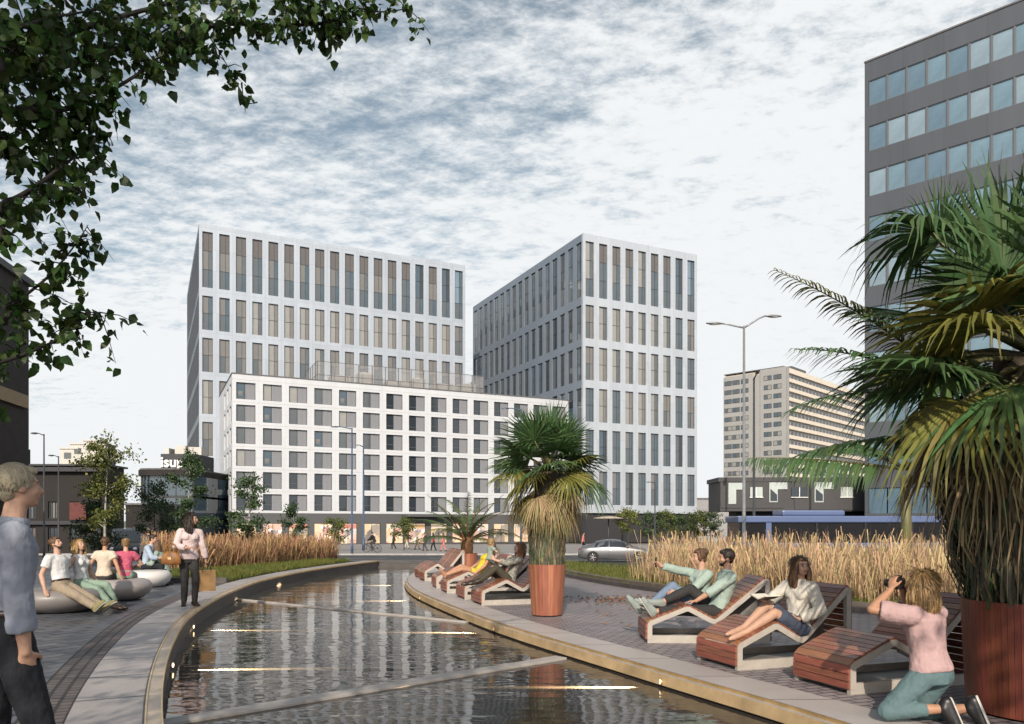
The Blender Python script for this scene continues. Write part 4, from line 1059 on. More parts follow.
# ---- poplar overhanging at the top left
def poplar():
    root = empty('poplar_tree', (-5.6, 2.2, ZL)); tag(root, 'leafy poplar whose dark branches hang into the top left of the view', 'tree')
    g = np.random.default_rng(77); rr = random.Random(77)
    base = Vector((-5.6, 2.2, ZL))
    mb = MB(); tr = [(-5.6, 2.2, 0), (-5.55, 2.22, 1.5), (-5.5, 2.3, 3.0), (-5.4, 2.25, 4.6), (-5.3, 2.1, 6.3), (-5.2, 2.0, 8.0)]
    rel = lambda p: Vector(p) - base
    mb.tube([rel((x, y, z+ZL)) for x, y, z in tr], [.22, .18, .16, .13, .09, .04], 12)
    twigs = []
    def W3(px, py, Y): return Vector((at(px, Y), Y, hz(py, Y)))
    def limb(pix, Y0, Y1, r0, start):
        n = len(pix); P = [Vector(start)]
        for i, (x, y) in enumerate(pix): P.append(W3(x, y, Y0+(Y1-Y0)*i/max(1, n-1)))
        # smooth a little
        Q = [P[0]]
        for i in range(len(P)-1):
            for t in (.25, .5, .75, 1.0):
                a = P[max(i-1, 0)]; b = P[i]; c = P[i+1]; d = P[min(i+2, len(P)-1)]
                Q.append(0.5*((2*b)+(c-a)*t+(2*a-5*b+4*c-d)*t*t+(-a+3*b-3*c+d)*t**3))
        mb.tube([rel(q) for q in Q], [r0*(1-.88*i/(len(Q)-1)) for i in range(len(Q))], 7)
        return Q
    S1 = (-5.45, 2.28, 3.7); S2 = (-5.5, 2.3, 2.9); S3 = (-5.42, 2.25, 4.3); S4 = (-5.5, 2.3, 2.4)
    L1 = limb([(-90, 95), (0, 66), (60, 36), (110, 20), (160, 6), (220, -8)], 3.3, 4.2, .035, S1)
    L2 = limb([(-90, 120), (10, 66), (70, 62), (120, 50), (170, 36), (225, 24), (270, 26), (330, 22), (352, 8), (380, 12), (412, 8)], 3.4, 4.6, .022, S1)
    L3 = limb([(-100, 140), (0, 112), (60, 110), (95, 98), (135, 76), (170, 48), (195, 32)], 3.2, 3.9, .020, S1)
    L4 = limb([(-100, 250), (0, 206), (30, 190), (60, 168), (85, 148), (100, 130)], 3.1, 3.7, .018, S2)
    L5 = limb([(-100, 240), (0, 220), (30, 192), (62, 165)], 3.5, 3.7, .012, S2)
    L6 = limb([(-100, 420), (-20, 372), (30, 352), (60, 338), (85, 318), (100, 312)], 3.3, 3.8, .014, S4)
    L7 = limb([(-100, 330), (-10, 330), (20, 300), (50, 275), (75, 245), (88, 225)], 3.4, 3.9, .014, S2)
    L8 = limb([(-100, 60), (0, 34), (50, 18), (110, 8)], 3.0, 3.6, .02, S3)
    L9 = limb([(-60, -20), (60, -30), (160, -25), (260, -12), (310, 4), (335, 30)], 3.3, 4.3, .02, S3)
    L10 = limb([(190, 20), (215, 45), (230, 70), (245, 85)], 4.0, 4.2, .006, L2[18])
    L11 = limb([(-20, 10), (40, 60), (60, 95), (45, 120), (60, 140)], 3.3, 3.6, .008, L1[6])
    dens = [(L1, 330, .12), (L2, 620, .075), (L3, 520, .11), (L4, 260, .095), (L5, 120, .085), (L6, 200, .07), (L7, 220, .085), (L8, 300, .11), (L9, 420, .11), (L10, 60, .05), (L11, 200, .10)]
    B = NP(); allP = []
    for Q, n, sg in dens:
        nq = len(Q); k0 = 5
        # short side twigs each carrying a few leaves
        ntw = n//7
        for j in range(ntw):
            u = rr.uniform(k0, nq-1.001); i = int(u); p = Q[i].lerp(Q[min(i+1, nq-1)], u-i)
            e = p + Vector((rr.gauss(0, sg), rr.gauss(0, sg*.9), rr.gauss(-.02, sg)))
            m_ = p.lerp(e, .5)+Vector((0, 0, .015))
            mb.tube([rel(p), rel(m_), rel(e)], [.0035, .0025, .001], 4, cap=False)
            for q in range(8): allP.append((p.lerp(e, .25+.75*rr.random()) + Vector((rr.gauss(0, .022), rr.gauss(0, .022), rr.gauss(-.01, .02))))[:])
    P = np.array(allP) - np.array(base[:])
    leaf_cloud(B, P, .054, 0, .55, g=g)
    # unseen rest of the crown, extended behind the photographer to shade the left foreground
    for k in range(9):
        a = [(-4.2, .6, 5.2), (-3.0, -.6, 5.6), (-1.6, -1.6, 5.4), (-2.6, -2.4, 4.6), (-4.6, -1.2, 6.2), (-6.2, .6, 5.0), (-4.8, 2.6, 7.2), (-6.6, 3.2, 6.0), (-0.6, -3.0, 5.4)][k]
        s = tr[3+k % 3]; Q = [Vector((s[0], s[1], s[2]+ZL)), Vector(((s[0]+a[0])/2, (s[1]+a[1])/2, (s[2]+a[2])/2+.4)), Vector(a)]
        mb.tube([rel(q) for q in Q], [.06, .04, .012], 6)
        n = 1100; t = g.uniform(.35, 1.1, n)[:, None]; c = np.array(Q[1][:])*(1-t)+np.array(Q[2][:])*t
        leaf_cloud(B, c + g.normal(size=(n, 3))*np.array([.55, .55, .38]) - np.array(base[:]), .10, 0, .5, g=g)
    mb.build('trunk', m_bark_d, root)
    inst('crown', B.mesh('crown', [m_leaf_fg]), root)
poplar()
# an unseen tree added behind the camera on the right to shade the big palm
tree('poplar_tree', 'narrow upright tree added unseen behind the camera to shade the big palm', (4.05, -1.3, ZR), 9.2, 1.6, 1.35, 90, 6500, .15, m_bark, m_leaf_b, seed=91, trunk_r=.14, limbs=14)

# ---- fan palms
def fan_leaf(B, hub, d, up, Rr, droop, mi, g, nseg=44, span=R(240), dry=0.0):
    """one palmate blade: hub, outward direction d, blade normal up"""
    d = np.array(d); up = np.array(up); s = np.cross(d, up); s /= np.linalg.norm(s); up = np.cross(s, d)
    a = np.linspace(-span/2, span/2, nseg) + g.normal(size=nseg)*.012
    dirs = np.cos(a)[:, None]*d + np.sin(a)[:, None]*s
    dirs = unit(dirs + up*(.16*np.cos(a*2))[:, None]*.6)
    Ln = Rr*(.62+.38*np.cos(a*.62))*g.uniform(.92, 1.05, nseg)
    t = np.linspace(0, 1, 7)
    dr = droop*g.uniform(.6, 1.35, nseg)
    P = np.array(hub)[None, None, :] + dirs[:, None, :]*(Ln[:, None]*(t - .12*dr[:, None]*t**3))[..., None]
    P = P + np.array([0, 0, -1.0])[None, None, :]*(Ln[:, None]*dr[:, None]*np.maximum(t-.28, 0)**1.9)[..., None]
    P[:, 3:, :] += g.normal(size=(nseg, 4, 3))*Rr*(.010-.004*dry)
    Wd = Rr*.0225*np.array([.10, .42, .80, 1.08, .85, .45, .05])[None, :]*(1-.3*dry)*np.ones((nseg, 1))
    al = np.where(np.arange(nseg) % 2 == 0, 1, -1)*.38
    perp = unit(np.cross(dirs, up)); sd = unit(perp*np.cos(al)[:, None] + up*np.sin(al)[:, None])
    B.add(P, Wd, sd, mi)
def fan_palm(name, label, loc, zc, crown_r, trunk_r, n_green, n_dry, seed, skirt_r, skirt_top, skirt_bot, dry_drop=.30, dry_size=1.0, extra=()):
    g = np.random.default_rng(seed); rr = random.Random(seed)
    root = empty(name, loc); tag(root, label, 'palm')
    mb = MB(); mb.tube([(0, 0, -.12), (0, 0, zc*.5), (0, 0, zc)], [trunk_r*1.05, trunk_r, trunk_r*.8], 16)
    mb.build('trunk', mat('palm_trunk', (.10, .08, .055), .9, var=.4, vscale=14, bump=.8, bscale=30, stretch=(1, 1, .25)), root)
    B = NP(); PT = MB(); cen = np.array([0, 0, zc])
    for k in range(n_green):
        f = (k+.5)/n_green; el = R(84 - 96*f + rr.uniform(-8, 8)); az = k*2.39996 + rr.uniform(-.25, .25)
        d = np.array([math.cos(az)*math.cos(el), math.sin(az)*math.cos(el), math.sin(el)])
        pl = crown_r*rr.uniform(.40, .58); hub = cen + d*pl + np.array([0, 0, -.10*pl*(1-math.sin(el))])
        side = np.cross(d, [0, 0, 1]); side = side/np.linalg.norm(side) if np.linalg.norm(side) > .05 else np.array([1.0, 0, 0])
        up = np.cross(side, d); tw = rr.uniform(-.5, .5); up = up*math.cos(tw)+side*math.sin(tw)
        bend = unit(d + np.array([0, 0, -.22-.25*f]))
        mi = 0 if f < .62 else (1 if rr.random() < .35 else 0)
        fan_leaf(B, hub, bend, up, crown_r*rr.uniform(.52, .68), .06+.80*f*f, mi, g, nseg=46)
        PT.tube([cen*1.0, cen+d*pl*.5+np.array([0, 0, .03]), hub], [crown_r*.018, crown_r*.013, crown_r*.009], 5)
    for ex in extra:
        d, pl, Rl, droop, mi = ex[:5]; d = unit(np.array(d, float)); hub = cen + (np.array(pl) if hasattr(pl, '__len__') else d*pl); side = unit(np.cross(d, [0, 0, 1.0])); up = np.cross(side, d)
        fan_leaf(B, hub, d, up, Rl, droop, mi, g, nseg=48)
        PT.tube([cen, (cen+hub)/2+np.array([0, 0, .04]), hub], [crown_r*.018, crown_r*.013, crown_r*.009], 5)
    inst('crown', B.mesh('crown', [m_palm, m_palm_y]), root)
    PT.build('leaf_stalks', m_petiole, root)
    # drying leaves that hang down and fold into the skirt
    D = NP()
    for k in range(n_dry):
        az = k*2.39996+rr.uniform(-.3, .3); el = R(rr.uniform(-62, -18))
        d = np.array([math.cos(az)*math.cos(el), math.sin(az)*math.cos(el), math.sin(el)])
        z0 = zc - rr.uniform(0, dry_drop)*(zc-skirt_bot); hub = np.array([0, 0, z0]) + d*crown_r*rr.uniform(.28, .5)
        side = np.cross(d, [0, 0, 1]); side /= np.linalg.norm(side); up = np.cross(side, d)
        fan_leaf(D, hub, unit(d+np.array([0, 0, -.5])), up, dry_size*crown_r*rr.uniform(.42, .6), rr.uniform(.9, 1.5), rr.choice([0, 0, 0, 1]), g, nseg=28, span=R(150), dry=1.0)
    # thatch of old strands round the trunk
    n = 5200; az = g.uniform(0, 2*np.pi, n); z = skirt_bot + (skirt_top-skirt_bot)*g.uniform(.12, 1, n)**.9
    f = (z-skirt_bot)/(skirt_top-skirt_bot)
    rad = trunk_r + (skirt_r-trunk_r)*f*g.uniform(.25, 1.0, n)
    ln = (skirt_top-skirt_bot)*g.uniform(.22, .42, n); t = np.linspace(0, 1, 5)
    o = np.stack([np.cos(az), np.sin(az)], 1)
    zz = np.maximum(z[:, None] - ln[:, None]*t, skirt_bot+.01)
    rr_ = rad[:, None]*(1+.16*np.sin(np.pi*t)*g.uniform(.2, 1.4, n)[:, None]) - (rad-trunk_r*.9)[:, None]*t*.5
    wob = np.cumsum(g.normal(size=(n, 5))*.007, axis=1)*crown_r*.5
    P = np.stack([o[:, 0:1]*rr_ - o[:, 1:2]*wob, o[:, 1:2]*rr_ + o[:, 0:1]*wob, zz], 2)
    S = np.stack([-o[:, 1], o[:, 0], np.zeros(n)], 1) + g.normal(size=(n, 3))*.35
    mi = g.choice([0, 2, 2, 2, 2, 3], n)
    D.add(P, crown_r*.006*np.array([.6, 1, 1, .7, .1])[None, :]*g.uniform(.6, 1.5, n)[:, None], unit(S), mi)
    inst('dead_skirt', D.mesh('dead_skirt', [m_palm_d, m_palm_y, m_palm_g, m_palm]), root)
    return root
# ---- feather leaf (date palm)
def feather(B, RA, base, az, el, Ln, bend, mi, g, nl=44, ll=.32, w=.012, vee=-.30):
    t = np.linspace(0, 1, 13); d0 = np.array([math.cos(az)*math.cos(el), math.sin(az)*math.cos(el), math.sin(el)])
    Pm = [np.array(base, float)]; e = el
    for i in range(12):
        e = el - bend*(i/12)**1.3; Pm.append(Pm[-1] + np.array([math.cos(az)*math.cos(e), math.sin(az)*math.cos(e), math.sin(e)])*Ln/12)
    Pm = np.array(Pm); RA.tube([Vector(p) for p in Pm], [w*1.3*(1-.85*x) for x in t], 5)
    side = np.array([-math.sin(az), math.cos(az), 0])
    for sgn in (-1, 1):
        u = np.linspace(.16, .99, nl)+g.normal(size=nl)*.004; u = np.clip(u, .1, 1); idx = u*12; i0 = np.clip(idx.astype(int), 0, 11); fr = (idx-i0)[:, None]
        b = Pm[i0]*(1-fr)+Pm[i0+1]*fr; tan = unit(Pm[i0+1]-Pm[i0]); nrm = unit(np.cross(np.broadcast_to(side, tan.shape), tan))
        dr = unit(tan*.75 + side*sgn*.8 + nrm*vee + g.normal(size=(nl, 3))*.06)
        l = ll*(np.sin(np.pi*np.clip(.18+.78*u, 0, 1))**.6)*g.uniform(.85, 1.1, nl); s = np.linspace(0, 1, 5)
        P = b[:, None, :] + dr[:, None, :]*(l[:, None]*s)[..., None] + np.array([0, 0, -1])[None, None, :]*(l[:, None]*.62*s**2)[..., None]
        B.add(P, (l[:, None]*.048)*np.array([.6, 1, .9, .6, .08]), unit(np.cross(dr, nrm)+nrm*.3), mi)

# middle fan palm in its pot
PM = (at(547, 13.06), 13.06)
fan_palm('fan_palm', 'fan palm with a shaggy brown skirt in the pot amid the terrace', (PM[0], PM[1], .80), 1.66, 1.12, .25, 22, 40, 5, .31, 1.25, 0.02, .14, .85,
         extra=(((-.8, -.3, .55), .62, .62, .35, 0), ((.8, -.5, .25), .6, .6, .5, 1), ((-.95, .1, .12), .55, .6, .6, 0), ((-.15, -.5, .9), .55, .62, .1, 0), ((.35, .3, .95), .6, .62, .15, 0)))
PB = (4.38, 6.30)
fan_palm('fan_palm', 'huge dark fan palm filling the right edge above the broad wooden pot', (PB[0], PB[1], .84), 2.10, 1.62, .42, 19, 32, 9, .90, 1.55, .02, .25, .85,
         extra=(((-.35, -.6, 1.0), .65, .92, .12, 0), ((-.9, -.35, .62), .75, .85, .55, 0), ((-.75, -.5, .1), .95, .80, .9, 1), ((-.95, .1, .0), .9, .8, .7, 0), ((.05, -.16, 1.0), (-.63, -.5, .5), .95, .02, 0), ((-1, -.2, .25), (-1.1, -.35, .90), .78, .95, 0), ((-.3, -.1, 1), (-1.0, -.3, .85), .50, .03, 0), ((-1, -.3, .15), (-1.14, -.4, -.2), .85, .5, 0), ((-.75, -.3, -.5), (-.65, -.6, -.35), .9, .6, 0), ((.1, -.4, -.9), (-.4, -.7, -.5), .8, .6, 1), ((-.5, -.4, -.8), (-.95, -.5, -.45), .8, .7, 1)))
def feathers_on(parent_loc, specs, seed, rootname, label, group=None):
    g = np.random.default_rng(seed); root = empty(rootname, parent_loc); tag(root, label, 'palm', group); B = NP(); RA = MB()
    for (az, el, Ln, bend, mi, ll, nl) in specs: feather(B, RA, (0, 0, 0), R(az), R(el), Ln, R(bend), mi, g, nl, ll, .014)
    return root, B, RA
# feather leaves of the date palm crowding the same right-hand pot
root, B, RA = feathers_on((PB[0]-.05, PB[1]+.35, .9), [], 4, 'date_palm', 'date palm sharing the broad right pot, its feather leaves reaching left')
g = np.random.default_rng(15)
RA.tube([(0, 0, -.1), (0, 0, 1.2), (-.05, 0, 1.75)], [.12, .10, .09], 10)
for (az, el, Ln, bend, mi, ll, nl, z) in ((178, 44, 2.45, 22, 1, .42, 60, 1.5), (181, 36, 2.0, 40, 0, .45, 50, 1.5), (178, 8, 1.9, 30, 0, .42, 52, 1.35), (165, 30, 1.9, 60, 0, .4, 46, 1.5), (150, 62, 1.6, 60, 0, .4, 44, 1.7), (95, 55, 1.7, 70, 0, .4, 40, 1.7), (30, 50, 1.7, 70, 0, .4, 40, 1.7), (-40, 55, 1.6, 70, 0, .4, 40, 1.7), (200, 48, 1.5, 95, 1, .4, 40, 1.6)):
    feather(B, RA, (-.03, 0, z), R(az), R(el), Ln, R(bend), mi, g, nl, ll, .014)
RA.build('trunk', m_petiole, root); inst('crown', B.mesh('crown', [m_palm, m_palm_y]), root)
# small date palm in the far pot
PD = (at(467, 23.4), 23.4)
root = empty('date_palm', (PD[0], PD[1], .62)); tag(root, 'small date palm with arching feather leaves in the far wooden pot', 'palm'); g = np.random.default_rng(6)
B = NP(); RA = MB(); RA.tube([(0, 0, -.1), (0, 0, .25), (0, 0, .55)], [.17, .2, .15], 10)
for k in range(20):
    el = 86-72*((k+.5)/20); feather(B, RA, (0, 0, .40), k*2.4, R(el), 1.75+.2*math.sin(k), R(65+20*math.cos(k)), 0 if k % 4 else 1, g, 34, .30, .022)
for (az, el, bend) in ((186, 58, 20), (200, 20, 55), (10, 62, 25), (-15, 25, 55), (165, 42, 50)): feather(B, RA, (0, 0, .40), R(az), R(el), 1.9, R(bend), 0, g, 40, .32, .022)
RA.build('trunk', mat('date_trunk', (.16, .08, .035), .8, var=.4, vscale=12, bump=.6), root); inst('crown', B.mesh('crown', [m_palm, m_palm_y]), root)
# a wide feathered palm further back, behind the dark building's roofline
root = empty('date_palm', (at(905, 30), 30, zs(30)+.2)); tag(root, 'date palm beyond the reeds, one dark feathered leaf lying flat above the charcoal roof', 'palm'); g = np.random.default_rng(16)
B = NP(); RA = MB(); RA.tube([(0, 0, -.5), (.05, 0, 2), (0, 0, 3.9)], [.22, .2, .18], 10)
for (az, el, Ln, bend) in ((180, 8, 6.3, 10), (176, 30, 4.2, 60), (120, 40, 4, 60), (60, 40, 4, 60), (0, 30, 4, 60), (-60, 40, 4, 60), (-110, 50, 3.6, 60)):
    feather(B, RA, (0, 0, 4.15), R(az), R(el), Ln, R(bend), 0, g, 80, 1.0, .05, .75 if az > 178 else -.3)
RA.build('trunk', m_petiole, root); inst('crown', B.mesh('crown', [m_palm_g if False else m_palm, m_palm_y]), root)

# ---- reeds and lawns
KERB = [(.2, 31.0), (.8, 27), (1.6, 22.6), (2.25, 20.2), (3.05, 18.1), (4.0, 16.1), (5.0, 14.6), (6.1, 13.3), (7.6, 12.0), (9.5, 10.8), (12, 9.8), (20, 8.5)]
KX = np.array([p[0] for p in KERB]); KY = np.array([p[1] for p in KERB])
def kerb_y(x): return np.interp(x, KX, KY)
def reed_bed(name, label, X, Y, Z, hmean, mats, seed, w=.006, lean=.17):
    g = np.random.default_rng(seed); n = len(X)
    h = hmean*(1+.10*np.sin(X*1.3+Y*.9)+.07*np.sin(X*3.1-Y*2.3))*np.where(g.random(n) < .14, g.uniform(1.0, 1.32, n), g.uniform(.45, 1.02, n)); d = g.normal(size=(n, 2))*lean; t = np.linspace(0, 1, 4)
    P = np.zeros((n, 4, 3)); P[:, :, 0] = X[:, None] + d[:, 0:1]*h[:, None]*t**1.6; P[:, :, 1] = Y[:, None] + d[:, 1:2]*h[:, None]*t**1.6; P[:, :, 2] = Z[:, None] + h[:, None]*t
    a = g.uniform(0, np.pi, n); S = np.stack([np.cos(a), np.sin(a)*.6, np.zeros(n)], 1)
    plume = g.random(n) < .45
    W = w*g.uniform(.6, 1.5, n)[:, None]*np.where(plume[:, None], np.array([.9, .8, .9, 1.7]), np.array([1.0, 1.0, .7, .1]))
    B = NP(); B.add(P, W, unit(S), 0)
    # dry hanging blades
    k = n//2; i = g.integers(0, n, k); u = g.uniform(.25, .8, k); b = np.stack([X[i]+d[i, 0]*h[i]*u**1.6, Y[i]+d[i, 1]*h[i]*u**1.6, Z[i]+h[i]*u], 1)
    dr = unit(np.concatenate([g.normal(size=(k, 2)), g.uniform(.2, 1.4, (k, 1))], 1)); l = hmean*g.uniform(.15, .35, k)
    P2 = b[:, None, :] + dr[:, None, :]*(l[:, None]*t)[..., None] + np.array([0, 0, -1])*(l[:, None]*.6*t**2)[..., None]
    B.add(P2, w*.9*np.array([.8, 1, .7, .08])*np.ones((k, 1)), unit(np.cross(dr, [0, 0, 1.0])), 0)
    o = inst(name, B.mesh(name, mats)); return tag(o, label, 'reeds', kind='stuff')
def grass_patch(name, label, X, Y, Z, h, seed, w=.006):
    g = np.random.default_rng(seed); n = len(X); hh = h*g.uniform(.4, 1.2, n); d = g.normal(size=(n, 2))*.45; t = np.linspace(0, 1, 3)
    P = np.zeros((n, 3, 3)); P[:, :, 0] = X[:, None]+d[:, 0:1]*hh[:, None]*t**1.7; P[:, :, 1] = Y[:, None]+d[:, 1:2]*hh[:, None]*t**1.7; P[:, :, 2] = Z[:, None]+hh[:, None]*t
    a = g.uniform(0, np.pi, n); S = np.stack([np.cos(a), np.sin(a), np.zeros(n)], 1)
    B = NP(); B.add(P, w*np.array([1, .8, .08])*g.uniform(.7, 1.6, n)[:, None], S, 0)
    o = inst(name, B.mesh(name, [m_grass])); return tag(o, label, 'grass', kind='stuff')
g = np.random.default_rng(3)
n = 44000; X = g.uniform(1.0, 21, n); Yk = kerb_y(X); dY = g.uniform(1.5, 17, n)**1.0; Y = Yk + 1.45 + g.random(n)**1.2*13.5
clump = np.sin(X*1.9+Y*1.1)*np.sin(Y*1.7-X*.8)+.6*np.sin(X*4.3+1.7)*np.sin(Y*3.9)
keep = (Y < 31) & (X > .25*Y-1.6+np.abs(g.normal(size=n))*1.1-.5) & (g.random(n) < .62+.38*clump); X, Y = X[keep], Y[keep]
reed_bed('reeds', 'tall dry golden reeds filling the bed behind the loungers on the right', X, Y, np.full(len(X), .05), .98, [m_reed], 5, w=.0075)
n = 34000; X = np.concatenate([g.uniform(.6, 20, n//2), g.uniform(.6, 8, n//2)]); Y = kerb_y(X)+.35+np.concatenate([g.random(n//2)*2.2, g.random(n//2)*10]); kk = Y < 30.8; X = X[kk]; Y = Y[kk]; n = len(X); grass_patch('lawn', 'strip of green grass between the stone kerb and the golden reeds', X, Y, np.full(n, .045), .15, 6)
def lpath(y): return float(np.interp(y, Lpath[:, 1], Lpath[:, 0]))
n = 26000; Y = 23.2+g.random(n)**1.2*10; X = np.zeros(n)
Lp = np.interp(Y, Lpath[:, 1], Lpath[:, 0]); X = Lp - 1.5 - np.maximum(0, 27-Y)*.25 - g.random(n)*5.5
X = np.where(g.random(n) < 1, X, X); keep = (X > -.475*Y)
reed_bed('reeds', 'russet reeds in the left bed below the white hotel', X[keep], Y[keep], np.full(keep.sum(), .09), .86, [m_reed_or], 8, w=.009)
n = 42000; Y = 19.4+g.random(n)*10.5; Lp = np.interp(Y, Lpath[:, 1], Lpath[:, 0]); X = Lp-.03-g.random(n)*3.2
grass_patch('lawn', 'sunlit grass between the left path and the russet reeds', X, Y, np.full(n, .10), .16, 9)
def poly_sheet(name, pts, z, m):
    mb = MB(); mb.add([(x, y, z) for x, y in pts], [tuple(range(len(pts)))]); return struct(mb.build(name, m))
poly_sheet('lawn_soil', [(x, kerb_y(x)+.25) for x in np.linspace(.3, 22, 40)] + [(22, 30.9), (.3, 30.9)], .035, m_grass_soil)
yy = np.linspace(19.3, 30.9, 30); poly_sheet('lawn_soil', [(float(np.interp(y, Lpath[:, 1], Lpath[:, 0]))-.01, y) for y in yy] + [(-14.5, 30.9), (-11.6, 19.3)], ZL+.008, m_grass_soil)
# kerbs: stepped dark stone along the right lawn, low kerb at the left lawn
def stepped_kerb():
    t = np.linspace(0, 1, 90); seg = np.concatenate([[0], np.cumsum(np.hypot(np.diff(KX), np.diff(KY)))]); s = t*seg[-1]
    P = np.stack([np.interp(s, seg, KX), np.interp(s, seg, KY)], 1)
    for _ in range(6): P[1:-1] = (P[:-2]+2*P[1:-1]+P[2:])/4
    T = unit(np.gradient(P, axis=0)); Nn = np.stack([-T[:, 1], T[:, 0]], 1)
    struct(ridge('kerb', P, P+Nn*.16, 0, .10, m_dark_stone)); struct(ridge('kerb', P+Nn*.162, P+Nn*.34, 0, .17, mat('kerb_brown', (.13, .105, .09), .6, var=.3, vscale=4, bump=.2)))
stepped_kerb()
mb = MB(); mb.box(-11.6, lpath(19.2)-.02, 19.15, 19.3, ZL-.1, ZL+.13); struct(mb.build('kerb', m_dark_stone))
# fallen leaves on the terrace
g = np.random.default_rng(44); n = 420; u = g.normal(size=(n, 2)); X = np.concatenate([2.55+u[:, 0]*.75, 1.4+g.random(60)*3]); Y = np.concatenate([15.6+u[:, 1]*.5, 11+g.random(60)*5])
k = Y < np.interp(X, KX, KY)-.1; X, Y = X[k], Y[k]; n = len(X)
B = NP(); a = g.uniform(0, 6.28, n); d = np.stack([np.cos(a), np.sin(a), g.uniform(-.05, .3, n)], 1); t = np.array([0, .35, .7, 1.0])
P = np.stack([X, Y, np.full(n, .012)], 1)[:, None, :] + d[:, None, :]*(.075*g.uniform(.6, 1.2, n)[:, None]*t)[..., None]
B.add(P, .075*np.array([.08, .33, .26, .02])*np.ones((n, 1)), np.stack([-np.sin(a), np.cos(a), g.normal(size=n)*.3], 1), 0)
tag(inst('fallen_leaves', B.mesh('fallen_leaves', [mat('dry_leaf', (.20, .10, .055), .8, island=.5)])), 'scatter of brown fallen leaves on the setts behind the potted palm', 'leaves', kind='stuff')
# ------------------------------------------------------------------ street furniture, loungers, pots
m_wood_red = mat('red_wood', (.30, .112, .066), .5, var=.35, vscale=9, bump=.2, bscale=50, island=.15, stretch=(1, 1, .12))
m_wood_dark = mat('dark_red_wood', (.165, .045, .026), .45, var=.4, vscale=9, bump=.2, bscale=50, island=.13, stretch=(1, 1, .12))
m_slat = mat('lounger_slat', (.25, .098, .058), .30, var=.3, vscale=6, bump=.2, bscale=40, island=.25, stretch=(8, .6, 8))
m_frame = mat('lounger_frame', (.42, .385, .34), .5, var=.12, vscale=6, bump=.08, bscale=80)
m_lounge_in = mat('lounger_inside', (.20, .19, .18), .5, var=.2)

def wooden_pot(loc, h, r0, r1, label, m, nb=40):
    root = empty('plant_pot', loc); tag(root, label, 'plant pot', 'wooden plant pots')
    mb = MB(); th = .022
    for i in range(nb):
        a0 = 2*math.pi*(i+.03)/nb; a1 = 2*math.pi*(i+.97)/nb
        q = lambda a, r, z: (r*math.cos(a), r*math.sin(a), z)
        o0 = r0; o1 = r1
        vs = [q(a0, o0, .02), q(a1, o0, .02), q(a1, o1, h), q(a0, o1, h), q(a0, o0-th, .02), q(a1, o0-th, .02), q(a1, o1-th, h), q(a0, o1-th, h)]
        mb.add(vs, [(0, 1, 2, 3), (5, 4, 7, 6), (3, 2, 6, 7), (4, 5, 1, 0), (1, 5, 6, 2), (4, 0, 3, 7)], 0, False)
    mb.build('slat', m, root)
    mb = MB(); mb.lathe([(r0-.05, 0), (r0-th-.006, .02), (r1-th-.006, h-.02), (r1-th-.06, h-.02), (r1-th-.07, h-.05), (r0-.1, .03)], 40, smooth=False); mb.build('liner', m_black, root)
    mb = MB(); mb.lathe([(.001, h-.05), (r1-th-.065, h-.055)], 32, cap=False); mb.build('soil', m_soil, root)
    return root
wooden_pot((PM[0], PM[1], ZR), .88, .265, .325, 'reddish slatted pot at the middle of the terrace holding the shaggy fan palm', m_wood_red)
wooden_pot((PD[0], PD[1], ZR), .68, .29, .325, 'small slatted pot behind the far loungers holding the small date palm', m_wood_red)
wooden_pot((PB[0], PB[1], ZR), .93, .535, .575, 'broad dark red pot at the right edge holding the huge palm', m_wood_dark, 76)

